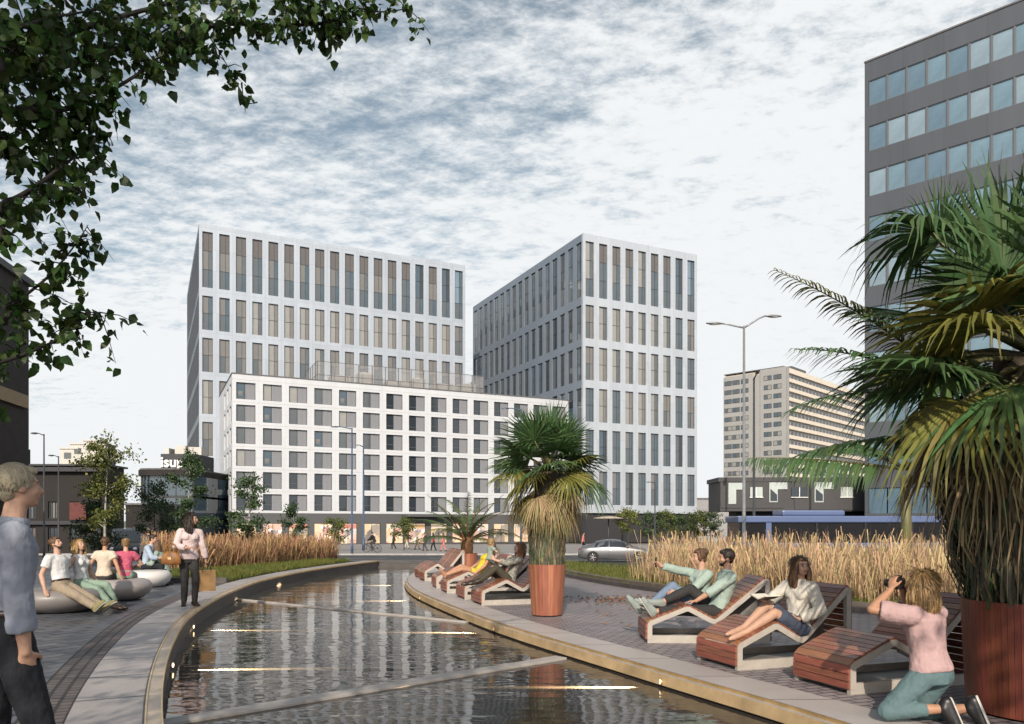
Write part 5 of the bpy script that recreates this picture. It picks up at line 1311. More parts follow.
PROF = [(0.0, .045), (0.0, .235), (.012, .27), (.045, .295), (.47, .475), (.52, .48), (.80, .325), (.84, .315), (.875, .335), (1.44, .835), (1.475, .85), (1.505, .835), (1.52, .80), (1.52, .03)]
def lounger(label, toe_near, toe_far, L=1.0, group='slatted wooden sun loungers', sink=0.0):
    a = Vector((*toe_near, 0)); b = Vector((*toe_far, 0)); wd = (b-a).normalized(); ax = Vector((wd.y, -wd.x, 0)); w = .76
    rz = math.atan2(ax.y, ax.x); root = empty('sun_lounger', (a.x, a.y, ZR-sink), rz); tag(root, label, 'sun lounger', group)
    pr = [Vector((x*L, 0, z)) for x, z in PROF]
    # slats follow the profile
    seg = [(pr[i+1]-pr[i]).length for i in range(len(pr)-1)]; tot = sum(seg); n = 40; pitch = tot/n
    def P(s):
        i = 0
        while i < len(seg)-1 and s > seg[i]: s -= seg[i]; i += 1
        d = (pr[i+1]-pr[i]).normalized(); return pr[i]+d*s, d
    mb = MB()
    for k in range(n):
        p0, d0 = P(k*pitch+.004); p1, d1 = P((k+1)*pitch-.004); n0 = Vector((-d0.z, 0, d0.x)); n1 = Vector((-d1.z, 0, d1.x)); th = .024
        vs = []
        for y in (.012, w-.012):
            for p, nn in ((p0, n0), (p1, n1)): vs += [p+Vector((0, y, 0)), p+nn*th+Vector((0, y, 0))]
        # order: y0:p0,p0n,p1,p1n, y1: ...
        mb.add(vs, [(0, 1, 3, 2), (4, 6, 7, 5), (1, 5, 7, 3), (0, 2, 6, 4), (0, 4, 5, 1), (2, 3, 7, 6)], 0, False)
    mb.build('slats', m_slat, root)
    # side frames: a band under the slats plus a base rail
    th = .062
    inner = []
    for i, p in enumerate(pr):
        d0 = (pr[i]-pr[i-1]).normalized() if i else (pr[1]-pr[0]).normalized(); d1 = (pr[i+1]-pr[i]).normalized() if i < len(pr)-1 else d0
        nn = Vector((d0.z+d1.z, 0, -(d0.x+d1.x))).normalized(); k = 1/max(.6, math.sqrt((1+d0.dot(d1))/2)); inner.append(p + nn*th*k)
    for y in (0.0, w-.05):
        mb = MB()
        for i in range(len(pr)-1):
            A, B_, C, D = pr[i], pr[i+1], inner[i+1], inner[i]
            vs = [(q.x, yy, q.z) for yy in (y, y+.05) for q in (A, B_, C, D)]
            fs = [(0, 1, 2, 3), (7, 6, 5, 4), (0, 4, 5, 1), (2, 6, 7, 3)]
            if i == 0: fs.append((0, 3, 7, 4))
            if i == len(pr)-2: fs.append((1, 5, 6, 2))
            mb.add(vs, fs, 0, False)
        mb.box(-.0, 1.52*L, y+.001, y+.049, .0, .043); mb.box(.064, 1.52*L-.064, y+.002, y+.048, .0431, .10)
        mb.build('side_frame', m_frame, root)
    mb = MB(); mb.box(.09, 1.44*L, .06, w-.06, .004, .03)
    mb.prism([(x, z) for x, z in [(p.x, p.z) for p in inner[8:]] ] , w*.5-.01, w*.5+.01)
    mb.build('inner_panel', m_lounge_in, root)
    return root
lounger('lounger where the bearded man and the woman with a phone sit', (1.78, 9.98), (1.80, 10.70), 1.05)
lounger('lounger carrying the barefoot reading woman, between the couple and the kneeling woman', (2.40, 8.08), (2.13, 8.84))
lounger('nearest lounger, empty, right beside the kneeling woman', (3.09, 6.93), (2.84, 7.65), 1.03)
lounger('far lounger left of the potted palm with the woman holding a baby', (-.58, 14.6), (-.80, 15.3))
lounger('far lounger just behind the woman holding a baby', (-.98, 15.75), (-1.19, 16.45))
lounger('far lounger with the woman in yellow lying on it', (-1.47, 17.2), (-1.66, 17.9))
lounger('empty far lounger behind the woman in yellow', (-1.85, 18.6), (-2.02, 19.3))
lounger('second last lounger, beside the small potted date palm', (-2.40, 20.9), (-2.63, 21.6), .74)
lounger('furthest lounger at the tip of the terrace', (-2.70, 22.1), (-2.90, 22.8), .74)

# pebble shaped benches
m_peb = mat('pebble_white', (.62, .60, .58), .38, var=.06, vscale=5); m_peb_shade = mat('pebble_shaded', (.21, .195, .185), .42, var=.08, vscale=5)  # second one: white bench with its shade put into the colour
def pebble(x, y, r, h, label, m_=None):
    prof = [(0.001, .0), (r*.55, .0), (r*.72, .03*h/.4), (r*.90, .12*h/.4), (r*.985, .22*h/.4), (r*.975, .29*h/.4), (r*.90, .355*h/.4), (r*.78, .388*h/.4), (r*.6, .397*h/.4), (r*.3, .385*h/.4), (.001, .38*h/.4)]
    mb = MB(); mb.lathe(prof, 44, cap=False)
    o = mb.build('pebble_bench', m_ or m_peb, None, (x, y, ZL)); return tag(o, label, 'bench', 'round white pebble benches')
PB1 = (at(60, 12.9), 12.9); PB2 = (at(116, 14.9), 14.9); PB3 = (at(148, 18.0), 18.0)
pebble(PB1[0], PB1[1], .72, .40, 'pebble bench under the bearded man looking up and the blonde woman', m_peb_shade)
pebble(PB2[0], PB2[1], .66, .41, 'pebble bench under the two people seated with their backs turned', mat('pebble_part_shaded', (.33, .30, .285), .4, var=.08, vscale=5))  # this bench's shade is put into its pebble colour
pebble(PB3[0], PB3[1], .52, .39, 'bright white pebble bench nearest the left lawn')

# ---- street lamps
m_lamp = mat('lamp_grey', (.30, .31, .32), .45, .5, var=.1); m_lamp_d = mat('lamp_dark', (.06, .065, .07), .5, .3); m_lamp_b = mat('lamp_blue', (.07, .11, .19), .5, .2)
def street_lamp(px, Y, pytop, arms, label, m, r=.09, head=(.75, .13), z0=None, rise=.45):
    z = zs(Y)+.0 if z0 is None else z0; H = hz(pytop, Y)-z; root = empty('street_lamp', (at(px, Y), Y, z)); tag(root, label, 'street lamp', 'street lamps')
    mb = MB(); mb.tube([(0, 0, 0), (0, 0, 1.2), (0, 0, 1.21), (0, 0, H)], [r*1.25, r*1.2, r, r*.6], 10); mb.lathe([(r*2, 0), (r*2, .05), (r*1.2, .1)], 12); mb.build('pole', m, root)
    for ar in arms:
        dx, dy = ar[:2]; e = Vector((dx, dy, ar[2] if len(ar) > 2 else rise*abs(dx)*.28)); mb = MB(); mb.tube([(0, 0, H-.08), (dx*.3, dy*.3, H-.06+e.z*.35), (dx*.7, dy*.7, H-.02+e.z*.8), (dx, dy, H+e.z)], [r*.55, r*.5, r*.45, r*.4], 8); a = mb.build('arm', m, root)
        d = Vector((dx, dy, 0)).normalized(); mb = MB(); hl, hw = head; X = d; Yv = Vector((-d.y, d.x, 0)); Zv = Vector((0, 0, 1))
        mb.loft([(Vector((dx, dy, H+e.z))+d*hl*t, Yv, Zv, hw*k, hw*.45*k) for t, k in ((-.08, .35), (.05, .6), (.3, 1), (.7, .95), (.95, .5), (1.0, .15))], 14); hd = mb.build('lamp_head', m, root)
        mb = MB(); mb.ellipsoid(Vector((dx, dy, H+e.z-hw*.34))+d*hl*.5, (hl*.33 if abs(d.x) > .5 else hw*.7, hw*.7, hw*.22)); mb.build('lens', mat('lamp_lens', (.6, .6, .58), .2), hd)
street_lamp(744, 34, 326, ((-1.0, -.1, .08), (1.0, .1, .48)), 'tall grey street lamp with two arms beyond the right reeds', m_lamp, .08)
street_lamp(754, 52, 378, ((-.22, -1.2),), 'dark lamp post with one arm just behind the double armed one', m_lamp_d, .10)
street_lamp(352, 63, 428, ((-1.1, .2),), 'thin blue lamp post with one arm before the hotel', m_lamp_b, .09)
street_lamp(363.5, 74, 446, ((-.3, -.3),), 'plain blue lamp post right behind the thin blue one', m_lamp_b, .11, (.4, .1))
street_lamp(521, 63, 409, ((-.9, .3),), 'blue lamp post half hidden behind the potted fan palm', m_lamp_b, .10)
street_lamp(655, 58, 482, ((-.3, .6),), 'slender dark lamp post before the corner tower', m_lamp_d, .06, (.4, .08))
street_lamp(44, 44, 434, ((-.35, 0),), 'lamp post with a flat head above the old brown building', m_lamp_d, .06, (.42, .12))
street_lamp(58.5, 52, 456, ((-.3, 0),), 'smaller lamp post right of the flat headed one', m_lamp_d, .06, (.4, .12))
street_lamp(176, 55, 474, ((.2, .5),), 'thin dark lamp post left of the standing woman', m_lamp_d, .05, (.4, .1))

# flat pale parasol by the street
Y = 61; root = empty('parasol', (at(612, Y), 63.2, zs(63)+.13)); tag(root, 'flat pale parasol canopy on the pavement below the corner tower', 'parasol')
mb = MB(); mb.tube([(0, 0, 0), (0, 0, 2.95)], .05, 8); mb.lathe([(.3, 0), (.3, .08), (.05, .1)], 16); mb.build('pole', m_lamp_d, root)
mb = MB(); mb.lathe([(.001, 3.1), (.5, 3.06), (1.25, 2.93), (1.27, 2.88), (1.2, 2.9), (.001, 3.0)], 24, cap=False); mb.build('canopy', mat('parasol_cloth', (.55, .48, .38), .8, transl=.3), root)

# ---- vehicles
m_tyre = m_rubber; m_rim = mat('rim_alloy', (.42, .42, .43), .3, .8); m_cglass = glass_mat('car_glass', (.02, .024, .028), refl=.9)
m_red = mat('tail_red', (.35, .01, .01), .25); m_headl = mat('headlight', (.7, .72, .75), .1, coat=.8); m_chrome = mat('chrome', (.6, .6, .6), .15, 1.0)
def wheel(parent, x, y, r, w, side):
    mb = MB(); mb.M = Matrix.Translation((x, y, r)) @ Matrix.Rotation(R(90), 4, 'X')
    mb.lathe([(r*.62, -w/2), (r*.9, -w/2), (r, -w*.3), (r, w*.3), (r*.9, w/2), (r*.62, w/2), (r*.62, -w/2)], 28, cap=False); t = mb.build('wheel', m_tyre, parent)
    mb = MB(); mb.M = Matrix.Translation((x, y, r)) @ Matrix.Rotation(R(90), 4, 'X')
    s = 1 if side < 0 else -1
    mb.lathe([(.001, s*w*.30), (r*.1, s*w*.34), (r*.14, s*w*.2), (r*.60, s*w*.22), (r*.64, s*w*.46), (r*.60, s*w*.47)], 24, cap=False)
    for k in range(5):
        a = k*2*math.pi/5; c, sn = math.cos(a), math.sin(a); b0 = r*.1; b1 = r*.6; hw = r*.07
        z0 = s*w*.24; z1 = s*w*.40
        q = [(b0*c-hw*sn, b0*sn+hw*c), (b0*c+hw*sn, b0*sn-hw*c), (b1*c+hw*sn, b1*sn-hw*c), (b1*c-hw*sn, b1*sn+hw*c)]
        mb.add([(x_, y_, z0) for x_, y_ in q]+[(x_, y_, z1) for x_, y_ in q], [(0, 3, 2, 1), (4, 5, 6, 7), (0, 1, 5, 4), (1, 2, 6, 5), (2, 3, 7, 6), (3, 0, 4, 7)], 0, False)
    mb.build('rim', m_rim, t)
def sedan(loc, rz, paint, label):
    root = empty('parked_car', loc, rz); tag(root, label, 'car')
    # x: -2.3 rear .. 2.3 front ; stations: x, half width, sill, belt, top, roof half width
    S = [(-2.30, .62, .42, .66, .70, .55), (-2.24, .76, .30, .80, .90, .62), (-2.0, .86, .24, .90, 1.0, .66), (-1.6, .90, .20, .92, 1.10, .60), (-1.15, .91, .20, .93, 1.30, .56), (-.6, .91, .20, .93, 1.41, .57), (-.1, .91, .20, .93, 1.43, .58), (.35, .91, .20, .93, 1.37, .58), (.75, .91, .20, .94, 1.19, .60), (1.1, .90, .20, .93, .99, .66), (1.6, .88, .20, .86, .91, .64), (2.05, .82, .24, .74, .80, .58), (2.25, .70, .30, .62, .68, .48), (2.31, .58, .38, .54, .58, .40)]
    def sec(s):
        x, hw, zb, zbelt, zt, rw = s; h = zbelt-zb
        half = [(hw*.86, zb), (hw*.97, zb+h*.14), (hw*1.0, zb+h*.5), (hw*.985, zb+h*.8), (hw*.95, zbelt), (rw+ (hw*.95-rw)*.12, zt-(zt-zbelt)*.12), (rw*.8, zt-.004), (rw*.4, zt+.012)]
        return [(x, -y, z) for y, z in half] + [(x, 0, zt+.016)] + [(x, y, z) for y, z in half[::-1]]
    mb = MB(); rings = [sec(s) for s in S]; n = len(rings[0]); vs = [p for r_ in rings for p in r_]; fs = []
    for i in range(len(rings)-1):
        for k in range(n-1): fs.append((i*n+k, i*n+k+1, (i+1)*n+k+1, (i+1)*n+k))
        fs.append((i*n+n-1, i*n, (i+1)*n, (i+1)*n+n-1))
    fs.append(tuple(range(n))[::-1]); fs.append(tuple((len(rings)-1)*n+k for k in range(n)))
    mb.add(vs, fs, 0, True); body = mb.build('body', paint, root)
    # wheel wells
    for wx in (-1.38, 1.42):
        for sy in (-1, 1):
            mb = MB(); mb.M = Matrix.Translation((wx, sy*.875, .335)) @ Matrix.Rotation(R(90), 4, 'X'); mb.lathe([(.001, -.05), (.385, -.05), (.385, .05), (.001, .05)], 24, cap=False, smooth=False); mb.build('wheel_arch', m_black, root)
            wheel(root, wx, sy*.865, .325, .21, sy)
    # side windows
    def side(x, f):     # point on the greenhouse side at height fraction f
        xs_ = [s[0] for s in S]; i = max(0, min(len(S)-2, np.searchsorted(xs_, x)-1)); t = (x-xs_[i])/(xs_[i+1]-xs_[i]); a, b = S[i], S[i+1]
        hw, zbelt, zt, rw = [a[k]+(b[k]-a[k])*t for k in (1, 3, 4, 5)]
        y0, z0 = hw*.95, zbelt; y1, z1 = rw+(hw*.95-rw)*.12, zt-(zt-zbelt)*.12
        return y0+(y1-y0)*f, z0+(z1-z0)*f
    for sy in (-1, 1):
        for xs_ in ((-1.28, -1.0, -.7, -.42), (-.34, 0, .25, .42, .78)):
            mb = MB(); lo = []; hi = []
            for x in xs_:
                y, z = side(x, .10); lo.append((x, sy*(y+.006), z)); y, z = side(x, .90); hi.append((x, sy*(y+.006), z))
            m_ = len(xs_); mb.add(lo+hi, [(i, i+1, m_+i+1, m_+i) for i in range(m_-1)], 0, True); mb.build('side_window', m_cglass, root)
        mb = MB(); mb.bevbox(-.42, -.20, sy*.905-.012, sy*.905+.012, .80, .825, .008); mb.bevbox(.62, .84, sy*.905-.012, sy*.905+.012, .80, .825, .008); mb.build('door_handle', m_chrome, root)
        mb = MB(); mb.box(-.385, -.375, sy*.912-.004, sy*.912+.004, .30, .90); mb.box(.93, .94, sy*.912-.004, sy*.912+.004, .32, .92); mb.build('door_seam', m_black, root)
        mb = MB(); mb.ellipsoid((.72, sy*.98, .98), (.10, .09, .065)); mb.build('wing_mirror', paint, root)
        mb = MB(); mb.ellipsoid((-2.16, sy*.60, .80), (.12, .18, .075)); mb.build('tail_light', m_red, root)
        mb = MB(); mb.ellipsoid((2.12, sy*.58, .66), (.16, .17, .075)); mb.build('headlight', m_headl, root)
    def screen(sta, name):
        mb = MB(); A = []; 
        for s in sta:
            x, hw, zb, zbelt, zt, rw = s; A.append([(x, y*rw*.92, zt+.022-abs(y)*.02) for y in (-1, -.5, 0, .5, 1)])
        vs = [p for r_ in A for p in r_]; fs = [(i*5+k, i*5+k+1, (i+1)*5+k+1, (i+1)*5+k) for i in range(len(A)-1) for k in range(4)]; mb.add(vs, fs, 0, True); mb.build(name, m_cglass, root)
    screen([S[7], S[8], S[9]], 'windscreen'); screen([S[3], S[4]], 'rear_window')
    mb = MB(); mb.box(-2.325, -2.30, -.26, .26, .50, .61); mb.build('number_plate', m_white_paint, root)
    return root
sedan((at(615, 47.5), 47.5, zs(47.5)+.006), R(-6), mat('silver_paint', (.20, .205, .215), .28, .6, coat=.8), 'silver saloon car on the street behind the right reeds')
# dark van glimpsed under the left trees
def van(loc, rz, paint, label):
    root = empty('parked_van', loc, rz); tag(root, label, 'van')
    mb = MB(); mb.prism([(-2.4, .35), (2.35, .35), (2.4, .9), (2.25, 1.1), (1.7, 1.25), (1.15, 2.0), (.9, 2.1), (-2.3, 2.15), (-2.4, 2.0)], -.92, .92); mb.build('body', paint, root)
    for sy in (-1, 1):
        for wx in (-1.5, 1.55): wheel(root, wx, sy*.84, .33, .22, sy)
        mb = MB(); mb.prism([(1.45, 1.22), (1.05, 1.85), (.3, 1.85), (.3, 1.22)], sy*.924-.003, sy*.924+.003); mb.prism([(.1, 1.22), (.1, 1.85), (-1.9, 1.85), (-1.9, 1.22)], sy*.924-.003, sy*.924+.003); mb.build('side_window', m_cglass, root)
        mb = MB(); mb.ellipsoid((2.36, sy*.66, .85), (.06, .16, .1)); mb.build('headlight', m_headl, root)
    mb = MB(); mb.quad((1.745, -.8, 1.27), (1.745, .8, 1.27), (1.21, .74, 1.98), (1.21, -.74, 1.98)); mb.build('windscreen', m_cglass, root)
van((at(132, 50), 50, zs(50)+.01), R(-75), mat('van_paint', (.05, .052, .055), .3, coat=.6), 'dark parked van half hidden behind the left trees')
# blue city bus
def bus():
    Y = 42.0; x0 = at(738, Y); Ln = 12.2; z = zs(Y)+.006; root = empty('city_bus', (x0, Y, z)); tag(root, 'blue single deck bus passing behind the right reeds', 'bus')
    m_bl = mat('bus_blue', (.085, .125, .25), .4, var=.06, vscale=.5, coat=.4); T = hz(516, Y)-z
    mb = MB(); mb.bevbox(0.05, Ln-.05, 0, 2.5, .35, 1.28, .05); mb.build('body', m_bl, root)
    mb = MB(); mb.bevbox(0, Ln, -.06, 2.56, T-.36, T, .06); mb.build('roof', m_bl, root)
    mb = MB(); mb.bevbox(2.6, 6.1, .4, 2.1, T+.003, T+.33, .1); mb.build('air_unit', m_bl, root)
    mb = MB(); mb.box(.10, Ln-.10, .06, 2.44, 1.281, T-.362); mb.build('window_band', mat('bus_glass', (.012, .012, .014), .25, spec=.25), root)
    for x in (1.55, 4.3, 7.0, 9.6):
        mb = MB(); mb.box(x, x+(.30 if x < 2 else .10), -.004, .05, 1.282, T-.363); mb.build('pillar', m_bl if x < 2 else m_black, root)
    for wx in (2.4, 9.4):
        for y in (.08, 2.42): wheel(root, wx, y, .48, .28, -1 if y < 1 else 1)
    mb = MB(); mb.bevbox(-.03, .05, .2, .6, .55, .8, .02); mb.build('tail_light', m_red, root)
bus()
# bicycle with rider is built with the people
def bicycle(loc, rz, label):
    root = empty('bicycle', loc, rz); tag(root, label, 'bicycle'); r = .34
    for x in (-.52, .52):
        mb = MB(); n = 28; pts = [(x+r*math.cos(2*math.pi*k/n), 0, r+r*math.sin(2*math.pi*k/n)) for k in range(n+1)]; mb.tube(pts, .020, 6, False)
        for k in range(10): a = math.pi*k/10; mb.tube([(x-r*math.cos(a), 0, r-r*math.sin(a)), (x+r*math.cos(a), 0, r+r*math.sin(a))], .004, 4)
        mb.build('wheel', m_rubber, root)
    mb = MB(); bb = (-.08, 0, .30); st = (-.22, 0, .85); hd = (.40, 0, .85); hb = (.45, 0, .62); rw = (-.52, 0, r); fw = (.52, 0, r)
    for a, b in ((bb, st), (bb, hb), (st, hd), (rw, bb), (rw, (-.2, 0, .75)), (hd, fw)): mb.tube([a, b], .018, 6)
    mb.build('frame', m_black, root)
    mb = MB(); mb.ellipsoid((-.24, 0, .93), (.14, .07, .035)); mb.build('saddle', m_rubber, root)
    mb = MB(); mb.tube([(.40, 0, .85), (.37, 0, 1.02)], .015, 6); mb.tube([(.33, -.27, 1.03), (.40, -.1, 1.03), (.40, .1, 1.03), (.33, .27, 1.03)], .014, 6); mb.build('handlebar', m_black, root)
    return root
CYC = (at(372, 66), 66.0)
bicycle((CYC[0], CYC[1], zs(66)+.13), R(172), 'black bicycle under the dark clothed cyclist before the hotel')
# ------------------------------------------------------------------ people
SKIN = {k: mat('skin_'+k, c, .58, var=.14, vscale=14, bump=.12, bscale=120) for k, c in dict(fair=(.50, .30, .21), tan=(.42, .225, .135), mid=(.46, .265, .175)).items()}
m_lip = mat('lips', (.36, .13, .11), .4); m_eye = mat('eyes', (.03, .022, .018), .2); m_brow = mat('brows', (.09, .055, .03), .7)
def cloth(name, c, rough=.85, var=.14, vs=5): return mat('cloth_'+name, c, rough, var=var*.6, vscale=vs*2, bump=.95, bscale=15, stretch=(1, 1, .55))
def hairm(name, c, c2): return mat('hair_'+name, c, .45, col2=c2, vscale=26, bump=.8, bscale=60, stretch=(1, 1, .22))
HAIR = dict(grey=hairm('grey', (.31, .26, .17), (.47, .41, .29)), dark=hairm('dark', (.015, .010, .008), (.035, .022, .015)), brown=hairm('brown', (.07, .035, .018), (.15, .08, .04)), auburn=hairm('auburn', (.12, .05, .022), (.24, .11, .05)),
    blonde=hairm('blonde', (.26, .16, .06), (.50, .34, .15)), dark_blonde=hairm('dark_blonde', (.14, .085, .035), (.36, .23, .10)))
FOLD = bpy.data.textures.new('folds', 'CLOUDS'); FOLD.noise_scale = .13; FOLD.noise_depth = 1
CREASE = bpy.data.textures.new('creases', 'MUSGRAVE' if False else 'CLOUDS'); CREASE.noise_scale = .05; CREASE.noise_depth = 2
PENDING = []          # (object, mode, data): voxel meshes turned into plain meshes at the end
def ik(a, t, l1, l2, pole):
    a = Vector(a); t = Vector(t); d = t-a; L_ = d.length; mx = (l1+l2)*.999
    if L_ > mx: t = a+d*(mx/L_); d = t-a; L_ = mx
    if L_ < abs(l1-l2)+.01: L_ = abs(l1-l2)+.01
    u = d.normalized(); p = Vector(pole); p = p-u*p.dot(u)
    if p.length < 1e-4: p = u.orthogonal()
    p.normalize(); c = (l1*l1+L_*L_-l2*l2)/(2*l1*L_); c = max(-1, min(1, c)); s = math.sqrt(1-c*c)
    return a+u*(l1*c)+p*(l1*s), t
def remeshed(mb, name, mats, parent, vox, smooth_it, loc=(0, 0, 0), zone=None, fold=0):
    o = mb.build(name, mats, parent, loc)
    m = o.modifiers.new('voxel', 'REMESH'); m.mode = 'VOXEL'; m.voxel_size = vox; m.use_smooth_shade = True
    if smooth_it: s = o.modifiers.new('smooth', 'SMOOTH'); s.factor = .5; s.iterations = smooth_it
    if fold:
        d = o.modifiers.new('folds', 'DISPLACE'); d.texture = FOLD; d.strength = fold; d.mid_level = .5; d.texture_coords = 'LOCAL'
        d = o.modifiers.new('creases', 'DISPLACE'); d.texture = CREASE; d.strength = fold*.8; d.mid_level = .5; d.texture_coords = 'LOCAL'
    PENDING.append((o, zone)); return o
def hand(mb, wr, d, n, th, size, curl, spread=1.0):
    """wrist, finger direction d, palm normal n (curl goes towards n), thumb side th"""
    d = d.normalized(); n = (n-d*n.dot(d)).normalized(); th = (th-d*th.dot(d)-n*th.dot(n)).normalized()
    k = size/.185
    pc = wr+d*.045*k
    mb.loft([(wr-d*.01*k, th, n, .026*k, .020*k), (wr+d*.02*k, th, n, .034*k, .016*k), (wr+d*.06*k, th, n, .042*k, .015*k), (wr+d*.088*k, th, n, .040*k, .013*k)], 12)
    for i, (off, L_) in enumerate(((.030, .072), (.011, .080), (-.009, .075), (-.027, .058))):
        p = wr+d*.082*k+th*off*k; a = 0; dirv = (d+th*off*1.6*spread).normalized(); pts = [p-d*.02*k, p]
        for s, f in enumerate((.45, .30, .25)):
            a += curl*(.7 if s == 0 else 1.0); v = dirv*math.cos(a)+n*math.sin(a); p = p+v*L_*f*k; pts.append(p)
        mb.tube(pts, [.0095*k, .0095*k, .0088*k, .0080*k, .0062*k], 8)
    p = wr+d*.025*k+th*.030*k; pts = [wr+d*.012*k+th*.012*k, p]
    v = (d*.62+th*.70+n*.25).normalized(); p = p+v*.034*k; pts.append(p); v = (d*.85+th*.25+n*(.25+curl*.5)).normalized(); p = p+v*.030*k; pts.append(p); p = p+v*.022*k; pts.append(p)
    mb.tube(pts, [.013*k, .0125*k, .011*k, .0095*k, .007*k], 8)

def person(label, loc, face, H, pose, look, group=None, vox=.011, fem=False, build=1.0, name='person'):
    """loc: ground point; face: world direction in degrees (0 = +x, counter-clockwise); pose in body axes (forward, left, up)"""
    loc = Vector(loc); Fv = Vector((math.cos(R(face)), math.sin(R(face)), 0)); Lv = Vector((-Fv.y, Fv.x, 0)); U = Vector((0, 0, 1))
    B = lambda p: Fv*p[0]+Lv*p[1]+U*p[2]
    h = H; pel = B(pose['pelvis']); bw = build
    sp = B((math.sin(R(pose.get('lean', 0))), math.sin(R(pose.get('side', 0))), 1)); sp.normalize()
    sp2 = B((math.sin(R(pose.get('lean2', pose.get('lean', 0)))), math.sin(R(pose.get('side2', pose.get('side', 0)))), 1)).normalized()
    tw = R(pose.get('twist', 0)); hipL = Lv.copy(); hipL = (hipL-sp*hipL.dot(sp)).normalized()
    hy = R(pose.get('hiptwist', 0)); hipL = (hipL*math.cos(hy)-Fv*math.sin(hy)).normalized()
    shL = (Lv*math.cos(tw)-Fv*math.sin(tw)); shL = (shL-sp2*shL.dot(sp2)).normalized(); shF = shL.cross(sp2).normalized(); hipF = hipL.cross(sp).normalized()
    waist = pel+sp*.10*h; chest = waist+(sp+sp2).normalized()*.10*h; neckb = chest+sp2*.11*h
    sw = (.094 if fem else .108)*h*bw; hw = (.052 if fem else .048)*h
    shl = neckb-sp2*.036*h+shL*sw; shr = neckb-sp2*.036*h-shL*sw; hl = pel+hipL*hw-sp*.01*h; hr = pel-hipL*hw-sp*.01*h
    ua, fa, th_, sk = .172*h, .150*h, .245*h, .243*h
    J = {}
    for s, sh in (('l', shl), ('r', shr)):
        sg = 1 if s == 'l' else -1
        e, wv = ik(sh, B(pose[s+'h']), ua, fa, B(pose.get(s+'e', (-.4, sg*.6, -.6)))); J[s] = (sh, e, wv)
    for s, hp in (('l', hl), ('r', hr)):
        k, a = ik(hp, B(pose[s+'f']), th_, sk, B(pose.get(s+'k', (1, 0, .2)))); J[s+'leg'] = (hp, k, a)
    # head
    hyaw, hpit, hrol = R(pose.get('hyaw', 0)), R(pose.get('hpitch', 0)), R(pose.get('hroll', 0))
    hF = (Fv*math.cos(hyaw)+Lv*math.sin(hyaw)); hLv = U.cross(hF).normalized(); hF = hF*math.cos(hpit)+U*math.sin(hpit); hU = hF.cross(hLv)
    nk = neckb+(sp2*.6+hU*.25).normalized()*.045*h
    hc = nk+hU*.062*h+hF*.020*h       # centre of the skull
    q = h*.1325/.2285                 # head scale (1 for a 0.2285 m head)
    q = q*pose.get('hs', 1.0)
    X3 = (hLv, hF, hU)
    def hp_(l, f, u): return hc+hLv*l*q+hF*f*q+hU*u*q
    mb = MB()
    g = .97 if fem else 1.0
    torso = lambda e: [(pel-sp*.055*h, hipL, hipF, .060*h+e, .055*h+e), (pel-sp*.01*h, hipL, hipF, (.098 if fem else .090)*h+e, .066*h*bw+e), (pel+sp*.05*h, hipL, hipF, (.084 if fem else .082)*h*bw+e, .058*h*bw+e),
        (waist, (hipL+shL).normalized(), (hipF+shF).normalized(), (.070 if fem else .078)*h*bw+e, .054*h*bw+e), (chest, shL, shF, (.082 if fem else .094)*h*bw+e, .062*h*bw+e), (chest+sp2*.05*h, shL, shF, (.088 if fem else .104)*h*bw+e, (.066 if fem else .062)*h*bw+e), (neckb-sp2*.03*h, shL, shF, .088*h+e, .048*h+e), (neckb-sp2*.008*h, shL, shF, .058*h+e, .036*h+e)]
    mb.loft(torso(0), 18)
    mb.capsule(neckb-sp2*.02*h, hc-hU*.05*h-hF*.012*h, .034*h*g, .029*h*g, 12)
    # head: skull, face, jaw, nose, brow, ears, lips
    mb.ellipsoid(hp_(0, -.010, .018), (.074*q, .092*q, .092*q), X3); mb.ellipsoid(hp_(0, .022, -.035), (.062*q*g, .066*q, .076*q), X3); mb.ellipsoid(hp_(0, .047, -.078), (.036*q*g, .036*q, .030*q), X3)
    mb.ellipsoid(hp_(0, .074, .022), (.048*q, .014*q, .012*q), X3); mb.capsule(hp_(0, .080, .010), hp_(0, .101, -.028), .009*q, .0145*q, 8); mb.ellipsoid(hp_(0, .083, -.058), (.024*q, .010*q, .010*q), X3)
    for s in (-1, 1):
        mb.ellipsoid(hp_(s*.030, .078, -.004-.0), (.014*q, .007*q, .008*q), X3); mb.ellipsoid(hp_(s*.036, .060, -.028), (.022*q, .022*q, .020*q), X3); mb.ellipsoid(hp_(s*.075, -.004, -.006), (.009*q, .020*q, .032*q), X3)
    for s in 'lr':
        sg = 1 if s == 'l' else -1
        a, e, wv = J[s]; mb.capsule(a, e, .031*h*bw*g, .0235*h*g, 10); m1 = e.lerp(wv, .3); mb.capsule(e, m1, .0235*h*g, .0245*h*g, 10); mb.capsule(m1, wv, .0245*h*g, .0155*h*g, 10)
        fd = B(pose[s+'hd']) if s+'hd' in pose else (wv-e); pn = B(pose.get(s+'pn', (0, -sg, 0))); tn = B(pose.get(s+'tn', (1, 0, .3)))
        hand(mb, wv, fd, pn, tn, .108*h*(.95 if fem else 1), pose.get(s+'curl', .35))
        hp2, k, a2 = J[s+'leg']; mb.capsule(hp2, k, .052*h*(1.03 if fem else 1), .034*h, 12); m1 = k.lerp(a2, .3)+(k-hp2).normalized()*0; mb.capsule(k, m1, .034*h, .0345*h, 12); mb.capsule(m1, a2, .0345*h, .0205*h, 12)
        td = B(pose.get(s+'t', (1, 0, -.15))).normalized(); sd = (a2-k).normalized(); heel = a2+sd*.022*h-td*.030*h; ball = a2+sd*.026*h+td*.085*h; toe = a2+sd*.030*h+td*.115*h
